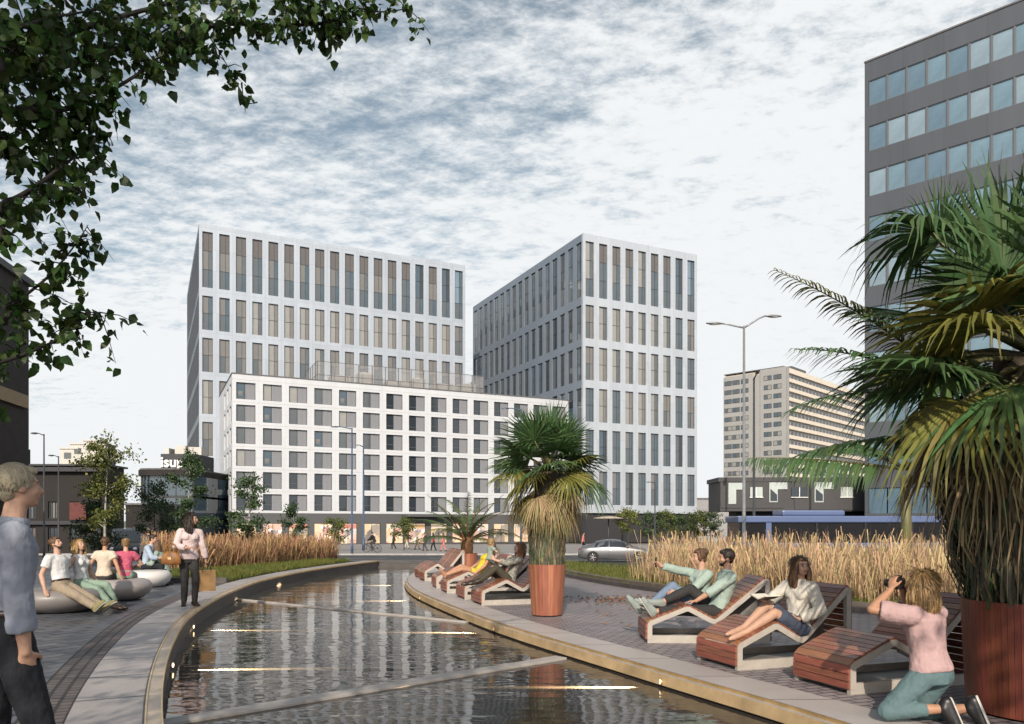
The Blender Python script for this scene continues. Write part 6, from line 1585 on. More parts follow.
        mb.capsule(heel, ball, .020*h, .021*h, 10); mb.capsule(ball, toe, .019*h, .013*h, 10); mb.capsule(a2, ball, .022*h, .016*h, 10)
        J[s+'foot'] = (heel, ball, toe)
    eyes = [hp_(s*.030, .086, -.003) for s in (-1, 1)]; lips = hp_(0, .095, -.059); brows = [hp_(s*.031, .087, .024) for s in (-1, 1)]
    beard = look.get('beard'); bm_ = [hp_(0, .055, -.085), hp_(.04, .03, -.06), hp_(-.04, .03, -.06)]
    def zone(co):
        for e in eyes:
            if (co-e).length < .0125*q: return 2
        dl = co-lips
        if abs(dl.dot(hU)) < .008*q and abs(dl.dot(hLv)) < .023*q and abs(dl.dot(hF)) < .02*q: return 1
        for b in brows:
            dl = co-b
            if abs(dl.dot(hU)) < .005*q and abs(dl.dot(hLv)) < .020*q and abs(dl.dot(hF)) < .02*q: return 3
        return 0
    root = remeshed(mb, name, [SKIN[look.get('skin', 'mid')], m_lip, m_eye, m_brow], None, vox, 2, loc, zone)
    tag(root, label, 'person', group)
    # ---- clothes
    vc = vox*1.15
    if 'top' in look:
        m, sl = look['top'][:2]; e = look['top'][2] if len(look['top']) > 2 else .010
        mb = MB(); T = torso(e); T[0] = (pel-sp*.0*h, hipL, hipF, T[1][3]-.004, T[1][4]-.002); T[1] = (pel+sp*.02*h, hipL, hipF, T[1][3], T[1][4])
        hem = look.get('hem', .04); T[0] = (pel-sp*hem*h, hipL, hipF, (.100 if fem else .094)*h+e, .068*h+e)
        if hem < 0: T[0] = (pel+sp*.02*h, hipL, hipF, .078*h, .052*h); T[1] = (pel+sp*.052*h, hipL, hipF, (.080 if fem else .079)*h, .055*h); T[2] = (pel+sp*.075*h, hipL, hipF, (.083 if fem else .082)*h*bw+e, .057*h*bw+e)
        mb.loft(T, 20)
        if fem:
            for s in (-1, 1): mb.ellipsoid(chest+sp2*.025*h+shL*s*.042*h+shF*.048*h, (.040*h, .036*h, .042*h), (shL, shF, sp2))
        for s in 'lr':
            a, el, wv = J[s]
            if sl <= 0: mb.capsule(neckb-sp2*.012*h, a.lerp(neckb, .35), .030*h+e, .030*h+e, 10); continue
            mb.capsule(neckb-sp2*.022*h, a, .028*h+e, .034*h*bw+e, 12)
            if sl < 1: mb.tube([a, a.lerp(el, sl)], [.034*h*bw+e, .033*h*bw+e*1.5], 14)
            else:
                mb.capsule(a, el, .034*h*bw+e, .029*h+e, 12); f = min(1, sl-1)
                w2 = el.lerp(wv, f); mb.tube([el, el.lerp(w2, .5), w2], [.029*h+e, .028*h+e, .023*h+e*1.2], 14)
                if look.get('cuff'): mb.tube([el.lerp(wv, f-.22), w2], [.030*h+e, .030*h+e], 14)
        top_ = remeshed(mb, look.get('topname', 'shirt'), m, root, vc, 6, fold=.014)
        if look.get('collar'):
            mb = MB(); mb.loft([(neckb-sp2*.018*h, shL, shF, .052*h, .046*h), (neckb+sp2*.004*h+shF*.002*h, shL, shF, .046*h, .042*h), (neckb+sp2*.020*h+shF*.003*h, shL, shF, .041*h, .039*h)], 16); mb.build('collar', m, top_)
    if 'bottom' in look:
        m, ln = look['bottom'][:2]; e = look['bottom'][2] if len(look['bottom']) > 2 else .008
        mb = MB(); hi = look.get('waist', .055)
        mb.loft([(pel-sp*.06*h, hipL, hipF, .065*h+e, .06*h+e), (pel-sp*.015*h, hipL, hipF, (.099 if fem else .091)*h+e, .067*h+e), (pel+sp*.03*h, hipL, hipF, (.094 if fem else .087)*h+e, .063*h+e), (pel+sp*hi*h, hipL, hipF, (.084 if fem else .083)*h+e, .059*h+e)], 18)
        for s in 'lr':
            a, k, a2 = J[s+'leg']; tk = look.get('taper', 1.0)
            if ln < 1: mb.tube([a, a.lerp(k, ln)], [.054*h+e, .042*h+e*1.6], 14); mb.capsule(a, a.lerp(k, .3), .054*h+e, .05*h+e)
            else:
                mb.capsule(a, k, .054*h+e, .037*h+e, 14); f = min(1, ln-1); mb.tube([k, k.lerp(a2, .35*f), k.lerp(a2, f)], [.037*h+e, (.036*h+e), (.027*h+e)*tk], 14)
        remeshed(mb, look.get('botname', 'trousers'), m, root, vc, 5, fold=.011)
        if look.get('belt'):
            mb = MB(); c = pel+sp*(hi-.006)*h; n = 26
            mb.loft([(c-sp*.010*h, hipL, hipF, (.087 if fem else .086)*h+e, .063*h+e), (c+sp*.010*h, hipL, hipF, (.087 if fem else .086)*h+e, .063*h+e)], n); mb.build('belt', look['belt'], root)
    if 'skirt' in look:
        m = look['skirt']; mb = MB(); a = .5*(J['lleg'][0]+J['rleg'][0]); k = .5*(J['lleg'][1]+J['rleg'][1])
        for s in 'lr': mb.capsule(J[s+'leg'][0], J[s+'leg'][0].lerp(J[s+'leg'][1], look.get('skirt_len', .75)), .066*h, .056*h, 14)
        mb.capsule(a, a.lerp(k, look.get('skirt_len', .75)-.05), .062*h, .05*h, 14)
        mb.loft([(pel-sp*.05*h, hipL, hipF, .09*h, .07*h), (pel, hipL, hipF, .108*h, .074*h), (pel+sp*.06*h, hipL, hipF, .09*h, .062*h)], 18); remeshed(mb, 'skirt', m, root, vc, 5, fold=.014)
    if 'shoes' in look:
        m = look['shoes']; boot = look.get('boot', 0)
        for s in 'lr':
            heel, ball, toe = J[s+'foot']; a, k, a2 = J[s+'leg']; mb = MB(); sd = (a2-k).normalized(); td = (toe-heel).normalized()
            mb.capsule(heel+sd*.004*h, ball+sd*.004*h, .026*h, .027*h, 12); mb.capsule(ball, toe, .026*h, .019*h, 12); mb.capsule(a2+sd*.004*h, ball, .029*h, .020*h, 12); mb.capsule(a2, heel, .027*h, .026*h, 12)
            if boot: mb.capsule(a2, a2.lerp(k, boot), .027*h, .032*h, 12)
            sh_ = remeshed(mb, 'boot' if boot else 'shoe', m, root, vc, 2)
            if look.get('sole'):
                mb = MB(); X_ = td; Y_ = sd.cross(td).normalized()
                mb.loft([(heel+sd*.024*h+td*(t)*h, Y_, sd, w_*h, .006*h) for t, w_ in ((-.022, .012), (-.01, .024), (.05, .024), (.10, .028), (.145, .022), (.160, .010))], 12); mb.build('sole', look['sole'], sh_)
    # ---- hair
    hm = HAIR[look['hair']]; st = look.get('style', 'short'); mb = MB(); r_ = random.Random(label)
    if st == 'short':
        mb.ellipsoid(hp_(0, -.022, .034), (.084*q, .092*q, .088*q), X3); mb.ellipsoid(hp_(0, .040, .082), (.062*q, .045*q, .030*q), X3); mb.ellipsoid(hp_(0, -.055, -.020), (.062*q, .048*q, .060*q), X3)
        for s in (-1, 1): mb.ellipsoid(hp_(s*.066, .012, .022), (.016*q, .028*q, .042*q), X3)
    else:
        mb.ellipsoid(hp_(0, -.024, .034), (.087*q, .094*q, .090*q), X3); mb.ellipsoid(hp_(0, .028, .078), (.066*q, .052*q, .034*q), X3)
        for s in (-1, 1): mb.ellipsoid(hp_(s*.072, .010, .005), (.018*q, .034*q, .060*q), X3)
        if st == 'bun': mb.ellipsoid(hp_(0, -.10, .075), (.042*q, .042*q, .042*q), X3); mb.ellipsoid(hp_(0, -.06, -.02), (.055*q, .045*q, .06*q), X3)
        if st in ('bob', 'long'):
            ln = look.get('hair_len', .17 if st == 'bob' else .34)
            dn = (-U*.8-sp2*.3).normalized()
            fl = look.get('fall', (0, 0))
            for k in range(13):
                a = R(-118+236*k/12); x = math.sin(a); y = -math.cos(a)
                s0 = hp_(.078*x, -.016+.080*y, .030); s1 = hp_(.090*x, -.022+.092*y, -.050)
                s2 = s1+dn*ln*.5*q+(hLv*x*.012+hF*y*.010)*q; s3 = s1+dn*ln*q*r_.uniform(.85, 1.1)+(hLv*(x*.004+fl[0])+hF*(y*.004+fl[1]))*q
                mb.tube([s0, s1, s2, s3], [.026*q, .030*q, .027*q, .010*q], 8)
    if beard:
        mbb = MB(); mbb.ellipsoid(hp_(0, .046, -.080), (.043*q, .042*q, .034*q), X3)
        for s in (-1, 1): mbb.capsule(hp_(s*.058, .012, -.035), hp_(s*.036, .045, -.075), .014*q, .018*q, 8)
        mbb.ellipsoid(hp_(0, .088, -.045), (.024*q, .010*q, .006*q), X3); remeshed(mbb, 'beard', HAIR[beard], root, max(vox*.8, .006), 1)
    # loose locks give the outline some life
    for k in range(26 if vox < .012 else 8):
        a = r_.uniform(0, 6.28); b = r_.uniform(.15, 1.0); x = math.cos(a)*b; y = math.sin(a)*b
        if y > .55: continue
        p = hp_(.078*x, -.022+.086*y, .034+.085*math.sqrt(max(0, 1-b*b))); v = (hLv*x+hF*(y-.3)-hU*.5+Vector((r_.gauss(0, .4), r_.gauss(0, .4), r_.gauss(0, .4)))).normalized()
        mb.tube([p-v*.01*q, p+v*.022*q, p+v*.045*q-hU*.012*q], [.012*q, .011*q, .004*q], 6)
    hob = remeshed(mb, 'hair', hm, root, max(vox*.75, .006), 1)
    if vox < .012:
        gs = np.random.default_rng(len(label)); n = 2600 if vox < .008 else 900; SB = NP()
        a = gs.uniform(0, 2*np.pi, n); b = np.sqrt(gs.random(n)); x = np.cos(a)*b; y = np.sin(a)*b; ok = y < (.62 if st in ('short', 'bun') else .25); x = x[ok]; y = y[ok]; b = b[ok]; n = len(x)
        A3 = [np.array(v[:]) for v in (hLv, hF, hU)]; HC = np.array(hc[:])
        zz = np.sqrt(np.clip(1-b*b, 0, 1))*np.where(gs.random(n) < .35, -.4, 1)
        nor = unit(np.stack([x, y, zz], 1)); P0 = HC + q*(np.outer(.086*x, A3[0])+np.outer(-.024+.094*y, A3[1])+np.outer(.034+.090*zz, A3[2]))
        Nw = nor[:, 0:1]*A3[0]+nor[:, 1:2]*A3[1]+nor[:, 2:3]*A3[2]
        flow = A3[2]*-1.0 + A3[1]*-.25 if st != 'short' else A3[2]*-.6 + A3[1]*.35
        T = np.broadcast_to(flow, Nw.shape) + gs.normal(size=(n, 3))*.35; T = unit(T-Nw*(T*Nw).sum(1, keepdims=True))
        if st == 'bun': T = unit(-A3[1]*1.0+A3[2]*.5+gs.normal(size=(n, 3))*.2 + 0*Nw); T = unit(T-Nw*(T*Nw).sum(1, keepdims=True))
        ln = q*gs.uniform(.035, .075, n)*(2.2 if st in ('bob', 'long') else 1.0); t = np.linspace(0, 1, 5)
        Pp = P0[:, None, :] + T[:, None, :]*(ln[:, None]*t)[..., None] + Nw[:, None, :]*((.010*q*np.sin(np.pi*np.clip(t*.8, 0, 1)))[None, :, None] - (ln[:, None]*ln[:, None]*t*t/(.16*q) if st not in ('bob', 'long') else ln[:, None]*.12*t*t)[..., None]) 
        SB.add(Pp, q*.0032*np.array([.8, 1, 1, .7, .1])*gs.uniform(.6, 1.6, n)[:, None], unit(np.cross(T, Nw)), 0)
        if st in ('bob', 'long'):
            m_ = n; L0 = look.get('hair_len', .17 if st == 'bob' else .34)+.02; aa = R(1)*gs.uniform(-122, 122, m_); xx = np.sin(aa); yy_ = -np.cos(aa)
            s0 = HC+q*(np.outer(.088*xx, A3[0])+np.outer(-.018+.092*yy_, A3[1])+.02*A3[2]); t = np.linspace(0, 1, 7); l2 = L0*q*gs.uniform(.75, 1.12, m_)
            dn = -np.array(U[:])*.85-np.array(sp2[:])*.3; dn /= np.linalg.norm(dn)
            out = np.outer(xx, A3[0])+np.outer(yy_, A3[1])
            wav = np.sin(t[None, :]*gs.uniform(5, 9, m_)[:, None]+gs.uniform(0, 6, m_)[:, None])*.010*q
            Pp = s0[:, None, :] + dn*( (l2+.03*q)[:, None]*t)[..., None] + out[:, None, :]*(.030*q*np.sin(np.pi*np.clip(t*1.02, 0, 1))[None, :]+wav)[..., None]+ gs.normal(size=(m_, 1, 3))*.006*q
            SB.add(Pp, q*.0042*np.array([.6, 1, 1, 1, .9, .6, .1])*gs.uniform(.6, 1.6, m_)[:, None], unit(np.stack([-out[:, 1], out[:, 0], np.zeros(m_)], 1)+gs.normal(size=(m_, 3))*.5), 0)
        inst('hair_strands', SB.mesh('hair_strands', [hm]), hob)
    return root, dict(J=J, B=B, head=hc, hF=hF, hL=hLv, hU=hU, neck=neckb, pel=pel, chest=chest, shF=shF, shL=shL, sp=sp)

C_ = {k: cloth(k, v) for k, v in dict(lavender=(.26, .285, .345), denim_dark=(.009, .011, .016), white=(.62, .62, .62), cream=(.55, .48, .38), khaki=(.28, .225, .16), mint=(.22, .31, .24), grey_dk=(.03, .029, .029), pale_green=(.33, .42, .37), navy=(.05, .065, .10),
    blush=(.60, .48, .47), pink=(.46, .31, .305), jeans=(.10, .165, .175), magenta=(.38, .03, .10), skyblue=(.34, .42, .52), yellow=(.62, .47, .04), olive=(.055, .048, .032), black=(.012, .012, .013), red=(.42, .05, .05), coral=(.55, .20, .18), tan=(.38, .25, .13), charcoal=(.05, .05, .055), bluejean=(.16, .22, .32), sage=(.26, .33, .28)).items()}
m_leather = mat('leather_tan', (.30, .13, .035), .45, var=.2, bump=.2); m_leather_d = mat('leather_dark', (.03, .018, .012), .4, var=.2); m_sneak = mat('sneaker_grey', (.25, .29, .27), .7, var=.15); m_sole = mat('sole_white', (.6, .58, .54), .6); m_suede = mat('suede_olive', (.22, .20, .09), .8, var=.2)

# 1 man at the left edge, hand in pocket, seen from behind
person('man with grey hair and lavender shirt standing at the left edge, hand in pocket', (-2.44, 3.68, ZL), 54, 1.69,
    dict(pelvis=(-.02, 0, .94), lean=2, lean2=6, twist=-16, lh=(.08, .25, .88), le=(-.9, .5, 0), rh=(.00, -.195, .86), re=(-1, -.6, 0), rhd=(.30, .45, -1), rpn=(.2, 1, 0), rcurl=.3, lf=(-.06, .12, .08), rf=(.16, -.13, .08), hyaw=-10, hpitch=3, hs=.95),
    dict(skin='fair', top=(C_['lavender'], 1.62, .014), cuff=True, collar=True, bottom=(C_['denim_dark'], 2, .010), belt=m_leather_d, shoes=m_leather_d, hair='grey', style='short', hem=-.035, waist=.066), vox=.0075, build=1.04)
# 2, 3 couple on the first pebble bench
s1 = Vector((PB1[0], PB1[1], ZL))
person('bearded man in white T shirt and khaki trousers leaning back on pebble bench', (at(62, 12.55), 12.55, ZL), -16, 1.66,
    dict(pelvis=(0, 0, .465), lean=-14, lean2=-8, lh=(-.22, .30, .42), le=(-1, .4, .2), rh=(-.03, -.30, .42), re=(-1, -.3, .2), rhd=(.5, -.2, -.5), rpn=(0, 0, -1), rcurl=.2, lf=(.80, .10, .10), rf=(.84, -.08, .10), lt=(.8, .1, .6), rt=(.8, -.15, .6), lk=(.6, .1, 1), rk=(.6, -.1, 1), hyaw=4, hpitch=22),
    dict(skin='fair', top=(C_['white'], .55, .012), bottom=(C_['khaki'], 2, .016), belt=m_leather_d, shoes=m_suede, sole=m_sole, hair='brown', style='short', beard='dark', hem=.0), 'couple looking up on the first pebble bench', vox=.010)
person('blonde woman in white vest and mint trousers looking up beside the bearded man', (at(82, 13.1), 13.1, ZL), -12, 1.56,
    dict(pelvis=(0, 0, .46), lean=-8, lean2=-2, lh=(.05, .30, .45), le=(-1, .4, 0), rh=(-.12, -.27, .42), re=(-1, -.3, .2), rhd=(.3, -.2, -.6), rpn=(0, 0, -1), lf=(.58, .12, .10), rf=(.66, -.10, .11), lk=(.5, .1, 1), rk=(.6, .2, 1), hyaw=-14, hpitch=16),
    dict(skin='fair', top=(C_['white'], 0, .008), topname='vest', bottom=(C_['mint'], 1.9, .008), shoes=m_leather_d, hair='blonde', style='bob', hem=.0), 'couple looking up on the first pebble bench', vox=.010, fem=True)
# 4, 5 seen from behind on the second bench
person('dark haired person in cream top with back turned on second pebble bench', (at(104, 14.8), 14.8, ZL), 95, 1.54,
    dict(pelvis=(0, 0, .475), lean=4, lh=(-.08, .36, .43), le=(-.5, 1, .3), rh=(-.10, -.36, .43), re=(-.5, -1, .3), lhd=(-.2, .5, -.6), rhd=(-.2, -.5, -.6), lpn=(0, 0, -1), rpn=(0, 0, -1), lf=(.55, .13, .10), rf=(.55, -.13, .10), lk=(1, .2, .8), rk=(1, -.2, .8), hyaw=8, hpitch=-6),
    dict(skin='tan', top=(C_['cream'], .45, .014), bottom=(C_['grey_dk'], 2, .01), shoes=m_leather_d, hair='brown', style='short', hem=.01), vox=.011, fem=True)
person('woman in magenta patterned top with back turned, right of the cream top', (at(125, 15.05), 15.05, ZL), 108, 1.50,
    dict(pelvis=(0, 0, .475), lean=12, lh=(.28, .16, .62), le=(-.3, 1, -.3), rh=(.30, -.12, .60), re=(-.3, -1, -.3), lf=(.50, .12, .10), rf=(.50, -.12, .10), lk=(1, .2, .8), rk=(1, -.2, .8), hyaw=10, hpitch=-8),
    dict(skin='fair', top=(mat('cloth_magenta_print', (.42, .02, .08), .85, col2=(.50, .16, .22), vscale=22), .5, .012), bottom=(C_['mint'], .7, .012), shoes=m_leather_d, hair='dark_blonde', style='bun', hem=.03), vox=.011, fem=True)
# 6, 7 pair beyond the white bench
person('man in pale blue shirt reaching forward beyond the white pebble bench', (at(146, 18.5), 18.5, ZL), 4, 1.62,
    dict(pelvis=(0, 0, .47), lean=10, lean2=16, lh=(.48, .16, .72), le=(-.3, .7, -.8), rh=(.46, -.14, .66), re=(-.3, -.7, -.8), lf=(.40, .12, .09), rf=(.40, -.12, .09), hyaw=0, hpitch=-8),
    dict(skin='fair', top=(C_['skyblue'], 1.5, .014), collar=True, bottom=(C_['denim_dark'], 2, .01), shoes=m_leather_d, hair='dark', style='short', hem=.04), vox=.012)
person('woman in pale top reaching towards the man in pale blue shirt', (at(165, 18.6), 18.6, ZL), 184, 1.58,
    dict(pelvis=(0, 0, .36), lean=22, lh=(.42, .12, .52), le=(-.3, .7, -.8), rh=(.40, -.12, .55), re=(-.3, -.7, -.8), lf=(.32, .12, .09), rf=(.10, -.12, .09), hyaw=0, hpitch=8),
    dict(skin='fair', top=(C_['sage'], 1.6, .014), bottom=(C_['black'], 2, .01), shoes=m_leather_d, hair='brown', style='long', hem=.04), vox=.012, fem=True)
PB3b = None
# 8 standing woman with bags
WX, WY = at(189, 13.75), 13.75
_, K = person('woman in blush blouse and black trousers standing on the left path with bags', (WX, WY, ZL), -58, 1.66,
    dict(pelvis=(0, 0, .875), lean=1, side=2, lh=(.05, .30, .70), le=(-.6, .8, 0), lhd=(.1, .05, -1), lpn=(0, -1, 0), lcurl=.9, rh=(.26, -.05, 1.05), re=(-.3, -1, -.7), rhd=(.7, .6, .15), rpn=(-.2, .2, -1), rcurl=.5, lf=(.04, .09, .075), rf=(-.03, -.08, .075), lt=(1, .25, -.2), rt=(1, -.2, -.2), hyaw=62, hpitch=2),
    dict(skin='mid', top=(C_['blush'], 1.8, .013), topname='blouse', bottom=(C_['grey_dk'], 2, .004), shoes=m_leather_d, boot=.45, hair='dark', style='long', hem=.02), vox=.009, fem=True)
def shoulder_bag(p, rz, label):
    root = empty('handbag', p, rz); tag(root, label, 'handbag'); mb = MB()
    mb.loft([(Vector((0, 0, z)), Vector((1, 0, 0)), Vector((0, 1, 0)), a, b) for z, a, b in ((0, .15, .055), (.02, .175, .075), (.10, .17, .07), (.20, .135, .05), (.23, .12, .03))], 20); mb.build('body', m_leather, root)
    mb = MB()
    for y in (-.03, .03): mb.tube([(-.10, y, .20), (-.08, y, .33), (0, y*.4, .39), (.08, y, .33), (.10, y, .20)], .009, 6)
    mb.build('handle', m_leather, root)
    mb = MB(); mb.box(-.03, .03, -.083, -.066, .09, .13); mb.build('clasp', m_brass, root)
e = K['J']['r'][1]; shoulder_bag((WX+e.x-.04, WY+e.y-.09, ZL+e.z-.32), R(4), 'tan leather handbag on the arm of the woman in the blush blouse')
def paper_bag(p, rz, m, w, hgt, label):
    root = empty('shopping_bag', p, rz); tag(root, label, 'bag', 'shopping bags'); mb = MB(); d = .11
    mb.prism([(-w/2, 0), (w/2, 0), (w/2, hgt), (-w/2, hgt)], -d/2, d/2); mb.build('body', m, root)
    mb = MB()
    for y in (-d/2-.006, d/2+.006): mb.tube([(-w*.25, y, hgt-.03), (-w*.15, y*.5, hgt+.12), (w*.15, y*.5, hgt+.12), (w*.25, y, hgt-.03)], .005, 5)
    mb.build('handle', m_leather_d, root)
hl_ = K['J']['l'][2]
paper_bag((WX+hl_.x+.03, WY+hl_.y-.03, ZL+hl_.z-.54), R(20), mat('kraft_paper', (.34, .20, .08), .7, var=.1), .30, .38, 'brown paper shopping bag hanging from the standing woman\'s hand')
paper_bag((WX+hl_.x-.05, WY+hl_.y+.12, ZL+hl_.z-.52), R(-8), mat('dark_paper', (.055, .05, .03), .6, var=.2), .28, .36, 'dark shopping bag behind the brown paper one')
# 9 woman in yellow lying on a far lounger
person('woman in yellow top lying on a far lounger with bare legs stretched out', (-.80, 17.8, ZR), 196, 1.66,
    dict(pelvis=(0, 0, .43), lean=-42, lean2=-38, lh=(.10, .26, .45), le=(-.6, .8, 0), rh=(.14, -.24, .50), re=(-.6, -.8, 0), lf=(.78, .10, .40), rf=(.74, -.08, .40), lt=(.5, .2, .8), rt=(.5, -.2, .8), lk=(.2, .1, 1), rk=(.2, -.1, 1), hyaw=0, hpitch=20),
    dict(skin='tan', top=(C_['yellow'], .4, .01), bottom=(C_['yellow'], .45, .01), botname='shorts', hair='brown', style='long', hem=.05), vox=.012, fem=True)
# 10 woman with baby
_, K = person('woman in dark trousers on a far lounger lifting a baby above her lap', (-.06, 15.2, ZR), 197, 1.68,
    dict(pelvis=(0, 0, .43), lean=-30, lean2=-22, lh=(.33, .13, .86), le=(-.2, .8, -.8), rh=(.34, -.12, .84), re=(-.2, -.8, -.8), lhd=(.3, -.3, .6), rhd=(.3, .3, .6), lf=(.62, .10, .46), rf=(.70, -.10, .43), lk=(.4, .1, 1), rk=(.4, -.1, 1), hyaw=0, hpitch=8),
    dict(skin='fair', top=(mat('cloth_floral', (.42, .40, .34), .85, col2=(.10, .10, .09), vscale=26), 1.6, .013), bottom=(C_['olive'], 2, .010), shoes=m_leather_d, hair='auburn', style='bob', hem=.04), vox=.011, fem=True)
bx, by = -.06+K['B']((.40, 0, 0)).x, 15.2+K['B']((.40, 0, 0)).y
person('small blond baby in grey romper held up by the woman on the far lounger', (bx, by, .70), 30, .72,
    dict(pelvis=(0, 0, .20), lean=6, lh=(.16, .10, .28), le=(-.5, .8, 0), rh=(.16, -.10, .28), re=(-.5, -.8, 0), lf=(.05, .06, -.06), rf=(.05, -.06, -.06), hyaw=20, hpitch=-14, hs=1.75),
    dict(skin='fair', top=(C_['sage'], .6, .014), bottom=(C_['sage'], .8, .012), botname='romper', hair='blonde', style='short', hem=.05), vox=.010)
# 11, 12 couple on the first big lounger
person('bearded man in pale green shirt and dark trousers sitting on lounger, one knee up', (2.73, 10.22, ZR), 182, 1.74,
    dict(pelvis=(-.02, 0, .405), lean=-26, lean2=-10, lh=(.36, .13, .50), le=(-.7, .8, -.4), lhd=(1, -.25, -.1), lpn=(0, 0, -1), lcurl=.3, rh=(.10, -.30, .50), re=(-1, -.5, 0), lf=(.86, .06, .40), rf=(.68, -.16, .50), lt=(.55, .15, .9), rt=(.9, .0, .15), lk=(.3, .1, 1), rk=(.3, -.1, 1), hyaw=-4, hpitch=0),
    dict(skin='mid', top=(C_['pale_green'], 1.35, .015), cuff=True, collar=True, bottom=(C_['grey_dk'], 1.88, .010), shoes=m_sneak, sole=m_sole, hair='dark', style='short', beard='dark', hem=.03), vox=.0085)
_, K = person('woman in pale green jumper pointing a phone away, leaning on the bearded man', (2.55, 10.62, ZR), 186, 1.68,
    dict(pelvis=(-.02, 0, .41), lean=-16, lean2=-4, twist=14, lh=(.30, .10, .62), le=(-.6, .9, -.3), rh=(.56, -.05, 1.00), re=(-.2, -.5, -1), rhd=(.8, 0, .5), rpn=(.2, .6, -.6), rcurl=.6, lf=(.80, .08, .41), rf=(.60, -.10, .44), lt=(.6, 0, .8), rt=(.8, 0, .4), lk=(.3, .1, 1), rk=(.3, -.1, 1), hyaw=-4, hpitch=-2),
    dict(skin='fair', top=(C_['pale_green'], 1.9, .014), topname='jumper', bottom=(C_['bluejean'], 1.9, .008), shoes=m_sneak, hair='brown', style='bun', hem=.03), vox=.0085, fem=True)
hnd = Vector((2.55, 10.62, 0))+K['J']['r'][2]+K['B']((.075, 0, .05)); mb = MB(); mb.bevbox(-.004, .004, -.036, .036, -.07, .07, .003)
tag(mb.build('mobile_phone', m_black, None, hnd, R(-30)), 'dark phone held out by the woman leaning on the bearded man', 'phone')
# 13 reading woman
_, K = person('barefoot woman in cream blouse and grey skirt on lounger, book on her knees', (3.18, 8.52, ZR), 200, 1.62,
    dict(pelvis=(0, 0, .415), lean=-12, lean2=-2, twist=14, lh=(.10, .17, .52), le=(-.7, .8, -.2), lhd=(.6, -.6, .2), lpn=(0, -.3, 1), rh=(.33, -.06, .70), re=(-.4, -.9, -.3), rhd=(.9, .3, .1), rpn=(0, .2, 1), rcurl=.4, lf=(.70, .06, .40), rf=(.62, -.10, .42), lt=(.95, .05, -.25), rt=(.95, .0, -.2), lk=(.5, .05, 1), rk=(.5, -.05, 1), hyaw=80, hpitch=4, hroll=0),
    dict(skin='fair', top=(C_['cream'] if False else cloth('ivory', (.58, .55, .48)), 1.9, .020), topname='blouse', skirt=C_['navy'], skirt_len=.72, hair='brown', style='long', hem=.02, collar=True), vox=.0085, fem=True)
hnd = Vector((3.16, 8.52, 0))+K['J']['r'][2]+K['B']((.06, .06, .03)); root = empty('book', hnd, R(200)); tag(root, 'open paperback book on the knees of the barefoot woman', 'book')
for s in (-1, 1):
    mb = MB(); mb.M = Matrix.Rotation(R(18*s), 4, 'X'); mb.box(-.10, .10, min(0, s*.14), max(0, s*.14), -.004, .0); mb.build('cover', m_leather_d, root)
    mb = MB(); mb.M = Matrix.Rotation(R(18*s), 4, 'X'); mb.box(-.095, .095, min(s*.004, s*.134), max(s*.004, s*.134), .0005, .012); mb.build('page_block', mat('paper', (.7, .66, .56), .8), root)
# 14 kneeling photographer
KX_, KY_ = at(930, 6.02), 6.02
_, K = person('kneeling woman in pink T shirt and jeans photographing, seen from behind', (KX_, KY_, ZR), 112, 1.66,
    dict(pelvis=(-.02, .0, .385), lean=12, lean2=6, twist=8, lh=(.20, .19, 1.03), le=(.0, 1.0, -.9), lhd=(.15, -.35, 1), lpn=(.1, -1, 0), ltn=(-.2, 0, 1), lcurl=.5, rh=(.26, .00, 1.03), re=(.0, -1.0, -.9), rhd=(.15, .35, 1), rpn=(.1, 1, 0), rcurl=.6, lf=(-.14, .03, .13), rf=(-.17, -.22, .12), lk=(.5, .9, -.6), rk=(.8, .5, -.7), lt=(-.3, -.15, -1), rt=(-.3, -.15, -1), hyaw=22, hpitch=2),
    dict(skin='tan', top=(C_['pink'], .8, .020), topname='tshirt', bottom=(C_['jeans'], 1.72, .011), hair_len=.25, shoes=m_black, sole=m_sole, hair='dark_blonde', style='bob', hem=.0, waist=.05, skirt_len=.7), vox=.0075, fem=True, build=1.10)
cp = Vector((KX_, KY_, 0))+K['head']+K['hF']*.155+K['hU']*-.005
root = empty('camera_body', cp, math.atan2(K['hF'].y, K['hF'].x)); root.name = 'photo_camera'; tag(root, 'black camera held up by the kneeling woman', 'camera')
mb = MB(); mb.bevbox(-.03, .03, -.065, .065, -.045, .045, .008); mb.bevbox(-.022, .022, -.022, .022, .045, .068, .006); mb.build('body', m_black, root)
mb = MB(); mb.M = Matrix.Translation((.03, 0, 0)) @ Matrix.Rotation(R(90), 4, 'Y'); mb.lathe([(.001, 0), (.032, 0), (.034, .06), (.03, .075), (.001, .07)], 20, cap=False); mb.build('lens', m_black, root)

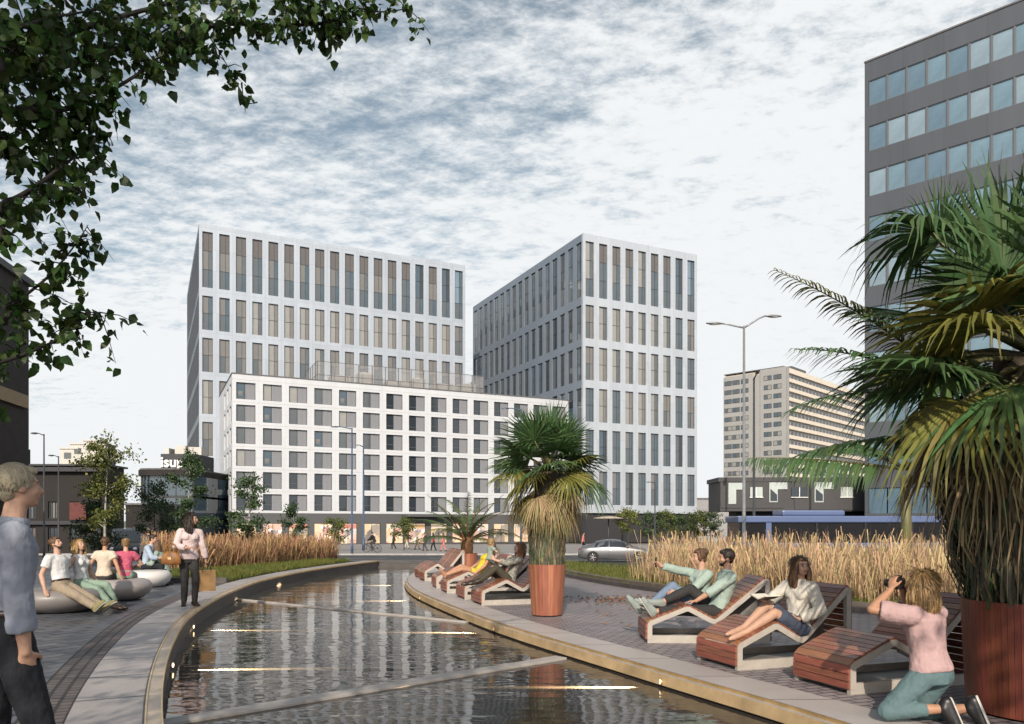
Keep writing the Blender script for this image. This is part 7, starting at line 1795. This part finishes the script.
# ---- people on the street before the hotel
STREET = 'pedestrians outside the hotel shops'
def walker(px, Y, face, top, bot, hair, label, fem=False, style='short', sl=1.9, stride=.22, seed=0):
    s = stride
    person(label, (at(px, Y), Y, zs(Y)+.13), face, 1.70 if fem else 1.78, dict(pelvis=(0, 0, .90), lean=3, lh=(s*.7, .24, .78), le=(-1, .3, 0), rh=(-s*.6, -.24, .80), re=(-1, -.3, 0), lf=(-s, .08, .09), rf=(s, -.08, .085), hyaw=0, hpitch=0),
        dict(skin='mid', top=(C_[top], sl, .016), bottom=(C_[bot], 2, .01), shoes=m_leather_d, hair=hair, style=style, hem=.05), STREET, vox=.022, fem=fem)
walker(394, 82, 180, 'charcoal', 'black', 'dark', 'pedestrian in charcoal jacket before the brightest shop window')
walker(406.5, 82, 0, 'tan', 'cream', 'brown', 'pedestrian in tan coat and cream trousers outside the shops', True, 'long')
walker(417, 78, 10, 'cream', 'tan', 'blonde', 'pedestrian in cream top left of the potted date palm', True, 'bob', .5)
walker(425.5, 72, 170, 'olive', 'charcoal', 'dark', 'pedestrian in dark olive jacket left of the one in red', False)
walker(433.5, 73, 200, 'red', 'denim_dark', 'dark', 'pedestrian in a red top outside the hotel shops', True, 'long')
walker(443.5, 70, 185, 'coral', 'coral', 'brown', 'pedestrian dressed all in coral left of the potted date palm', True, 'bob')
walker(583, 70, 0, 'coral', 'denim_dark', 'dark', 'pedestrian in coral top on the pavement behind the silver car', False)
# cyclist
person('cyclist in dark clothes riding past the hotel shops', (CYC[0]+.22, CYC[1], zs(66)+.13), 172, 1.78, dict(pelvis=(0, 0, .98), lean=22, lean2=30, lh=(.55, .22, 1.06), le=(-.3, .8, -.6), rh=(.55, -.22, 1.06), re=(-.3, -.8, -.6), lf=(.14, .10, .24), rf=(.20, -.10, .42), lk=(1, .1, .3), rk=(1, -.1, .3), hyaw=0, hpitch=6),
    dict(skin='mid', top=(C_['black'], 1.95, .03), bottom=(C_['charcoal'], 2, .012), shoes=m_leather_d, hair='dark', style='short', hem=.06), vox=.022)

# ------------------------------------------------------------------ voxel meshes -> plain meshes with skin zones
bpy.context.view_layer.update()
dg = bpy.context.evaluated_depsgraph_get()
done = []
for o, zone in PENDING:
    me = bpy.data.meshes.new_from_object(o.evaluated_get(dg)); done.append((o, me, zone))
for o, me, zone in done:
    mats_ = list(o.data.materials); o.modifiers.clear(); o.data = me; me.materials.clear()
    for m in mats_: me.materials.append(m)
    n = len(me.polygons); mi = np.zeros(n, np.int32)
    if zone is not None:
        cen = np.zeros(n*3, np.float32); me.polygons.foreach_get('center', cen); cen = cen.reshape(-1, 3)
        zmax = cen[:, 2].max()
        for i in np.nonzero(cen[:, 2] > zmax-.42)[0]: mi[i] = zone(Vector(cen[i]))
    me.polygons.foreach_set('material_index', mi); me.polygons.foreach_set('use_smooth', np.ones(n, bool)); me.update()
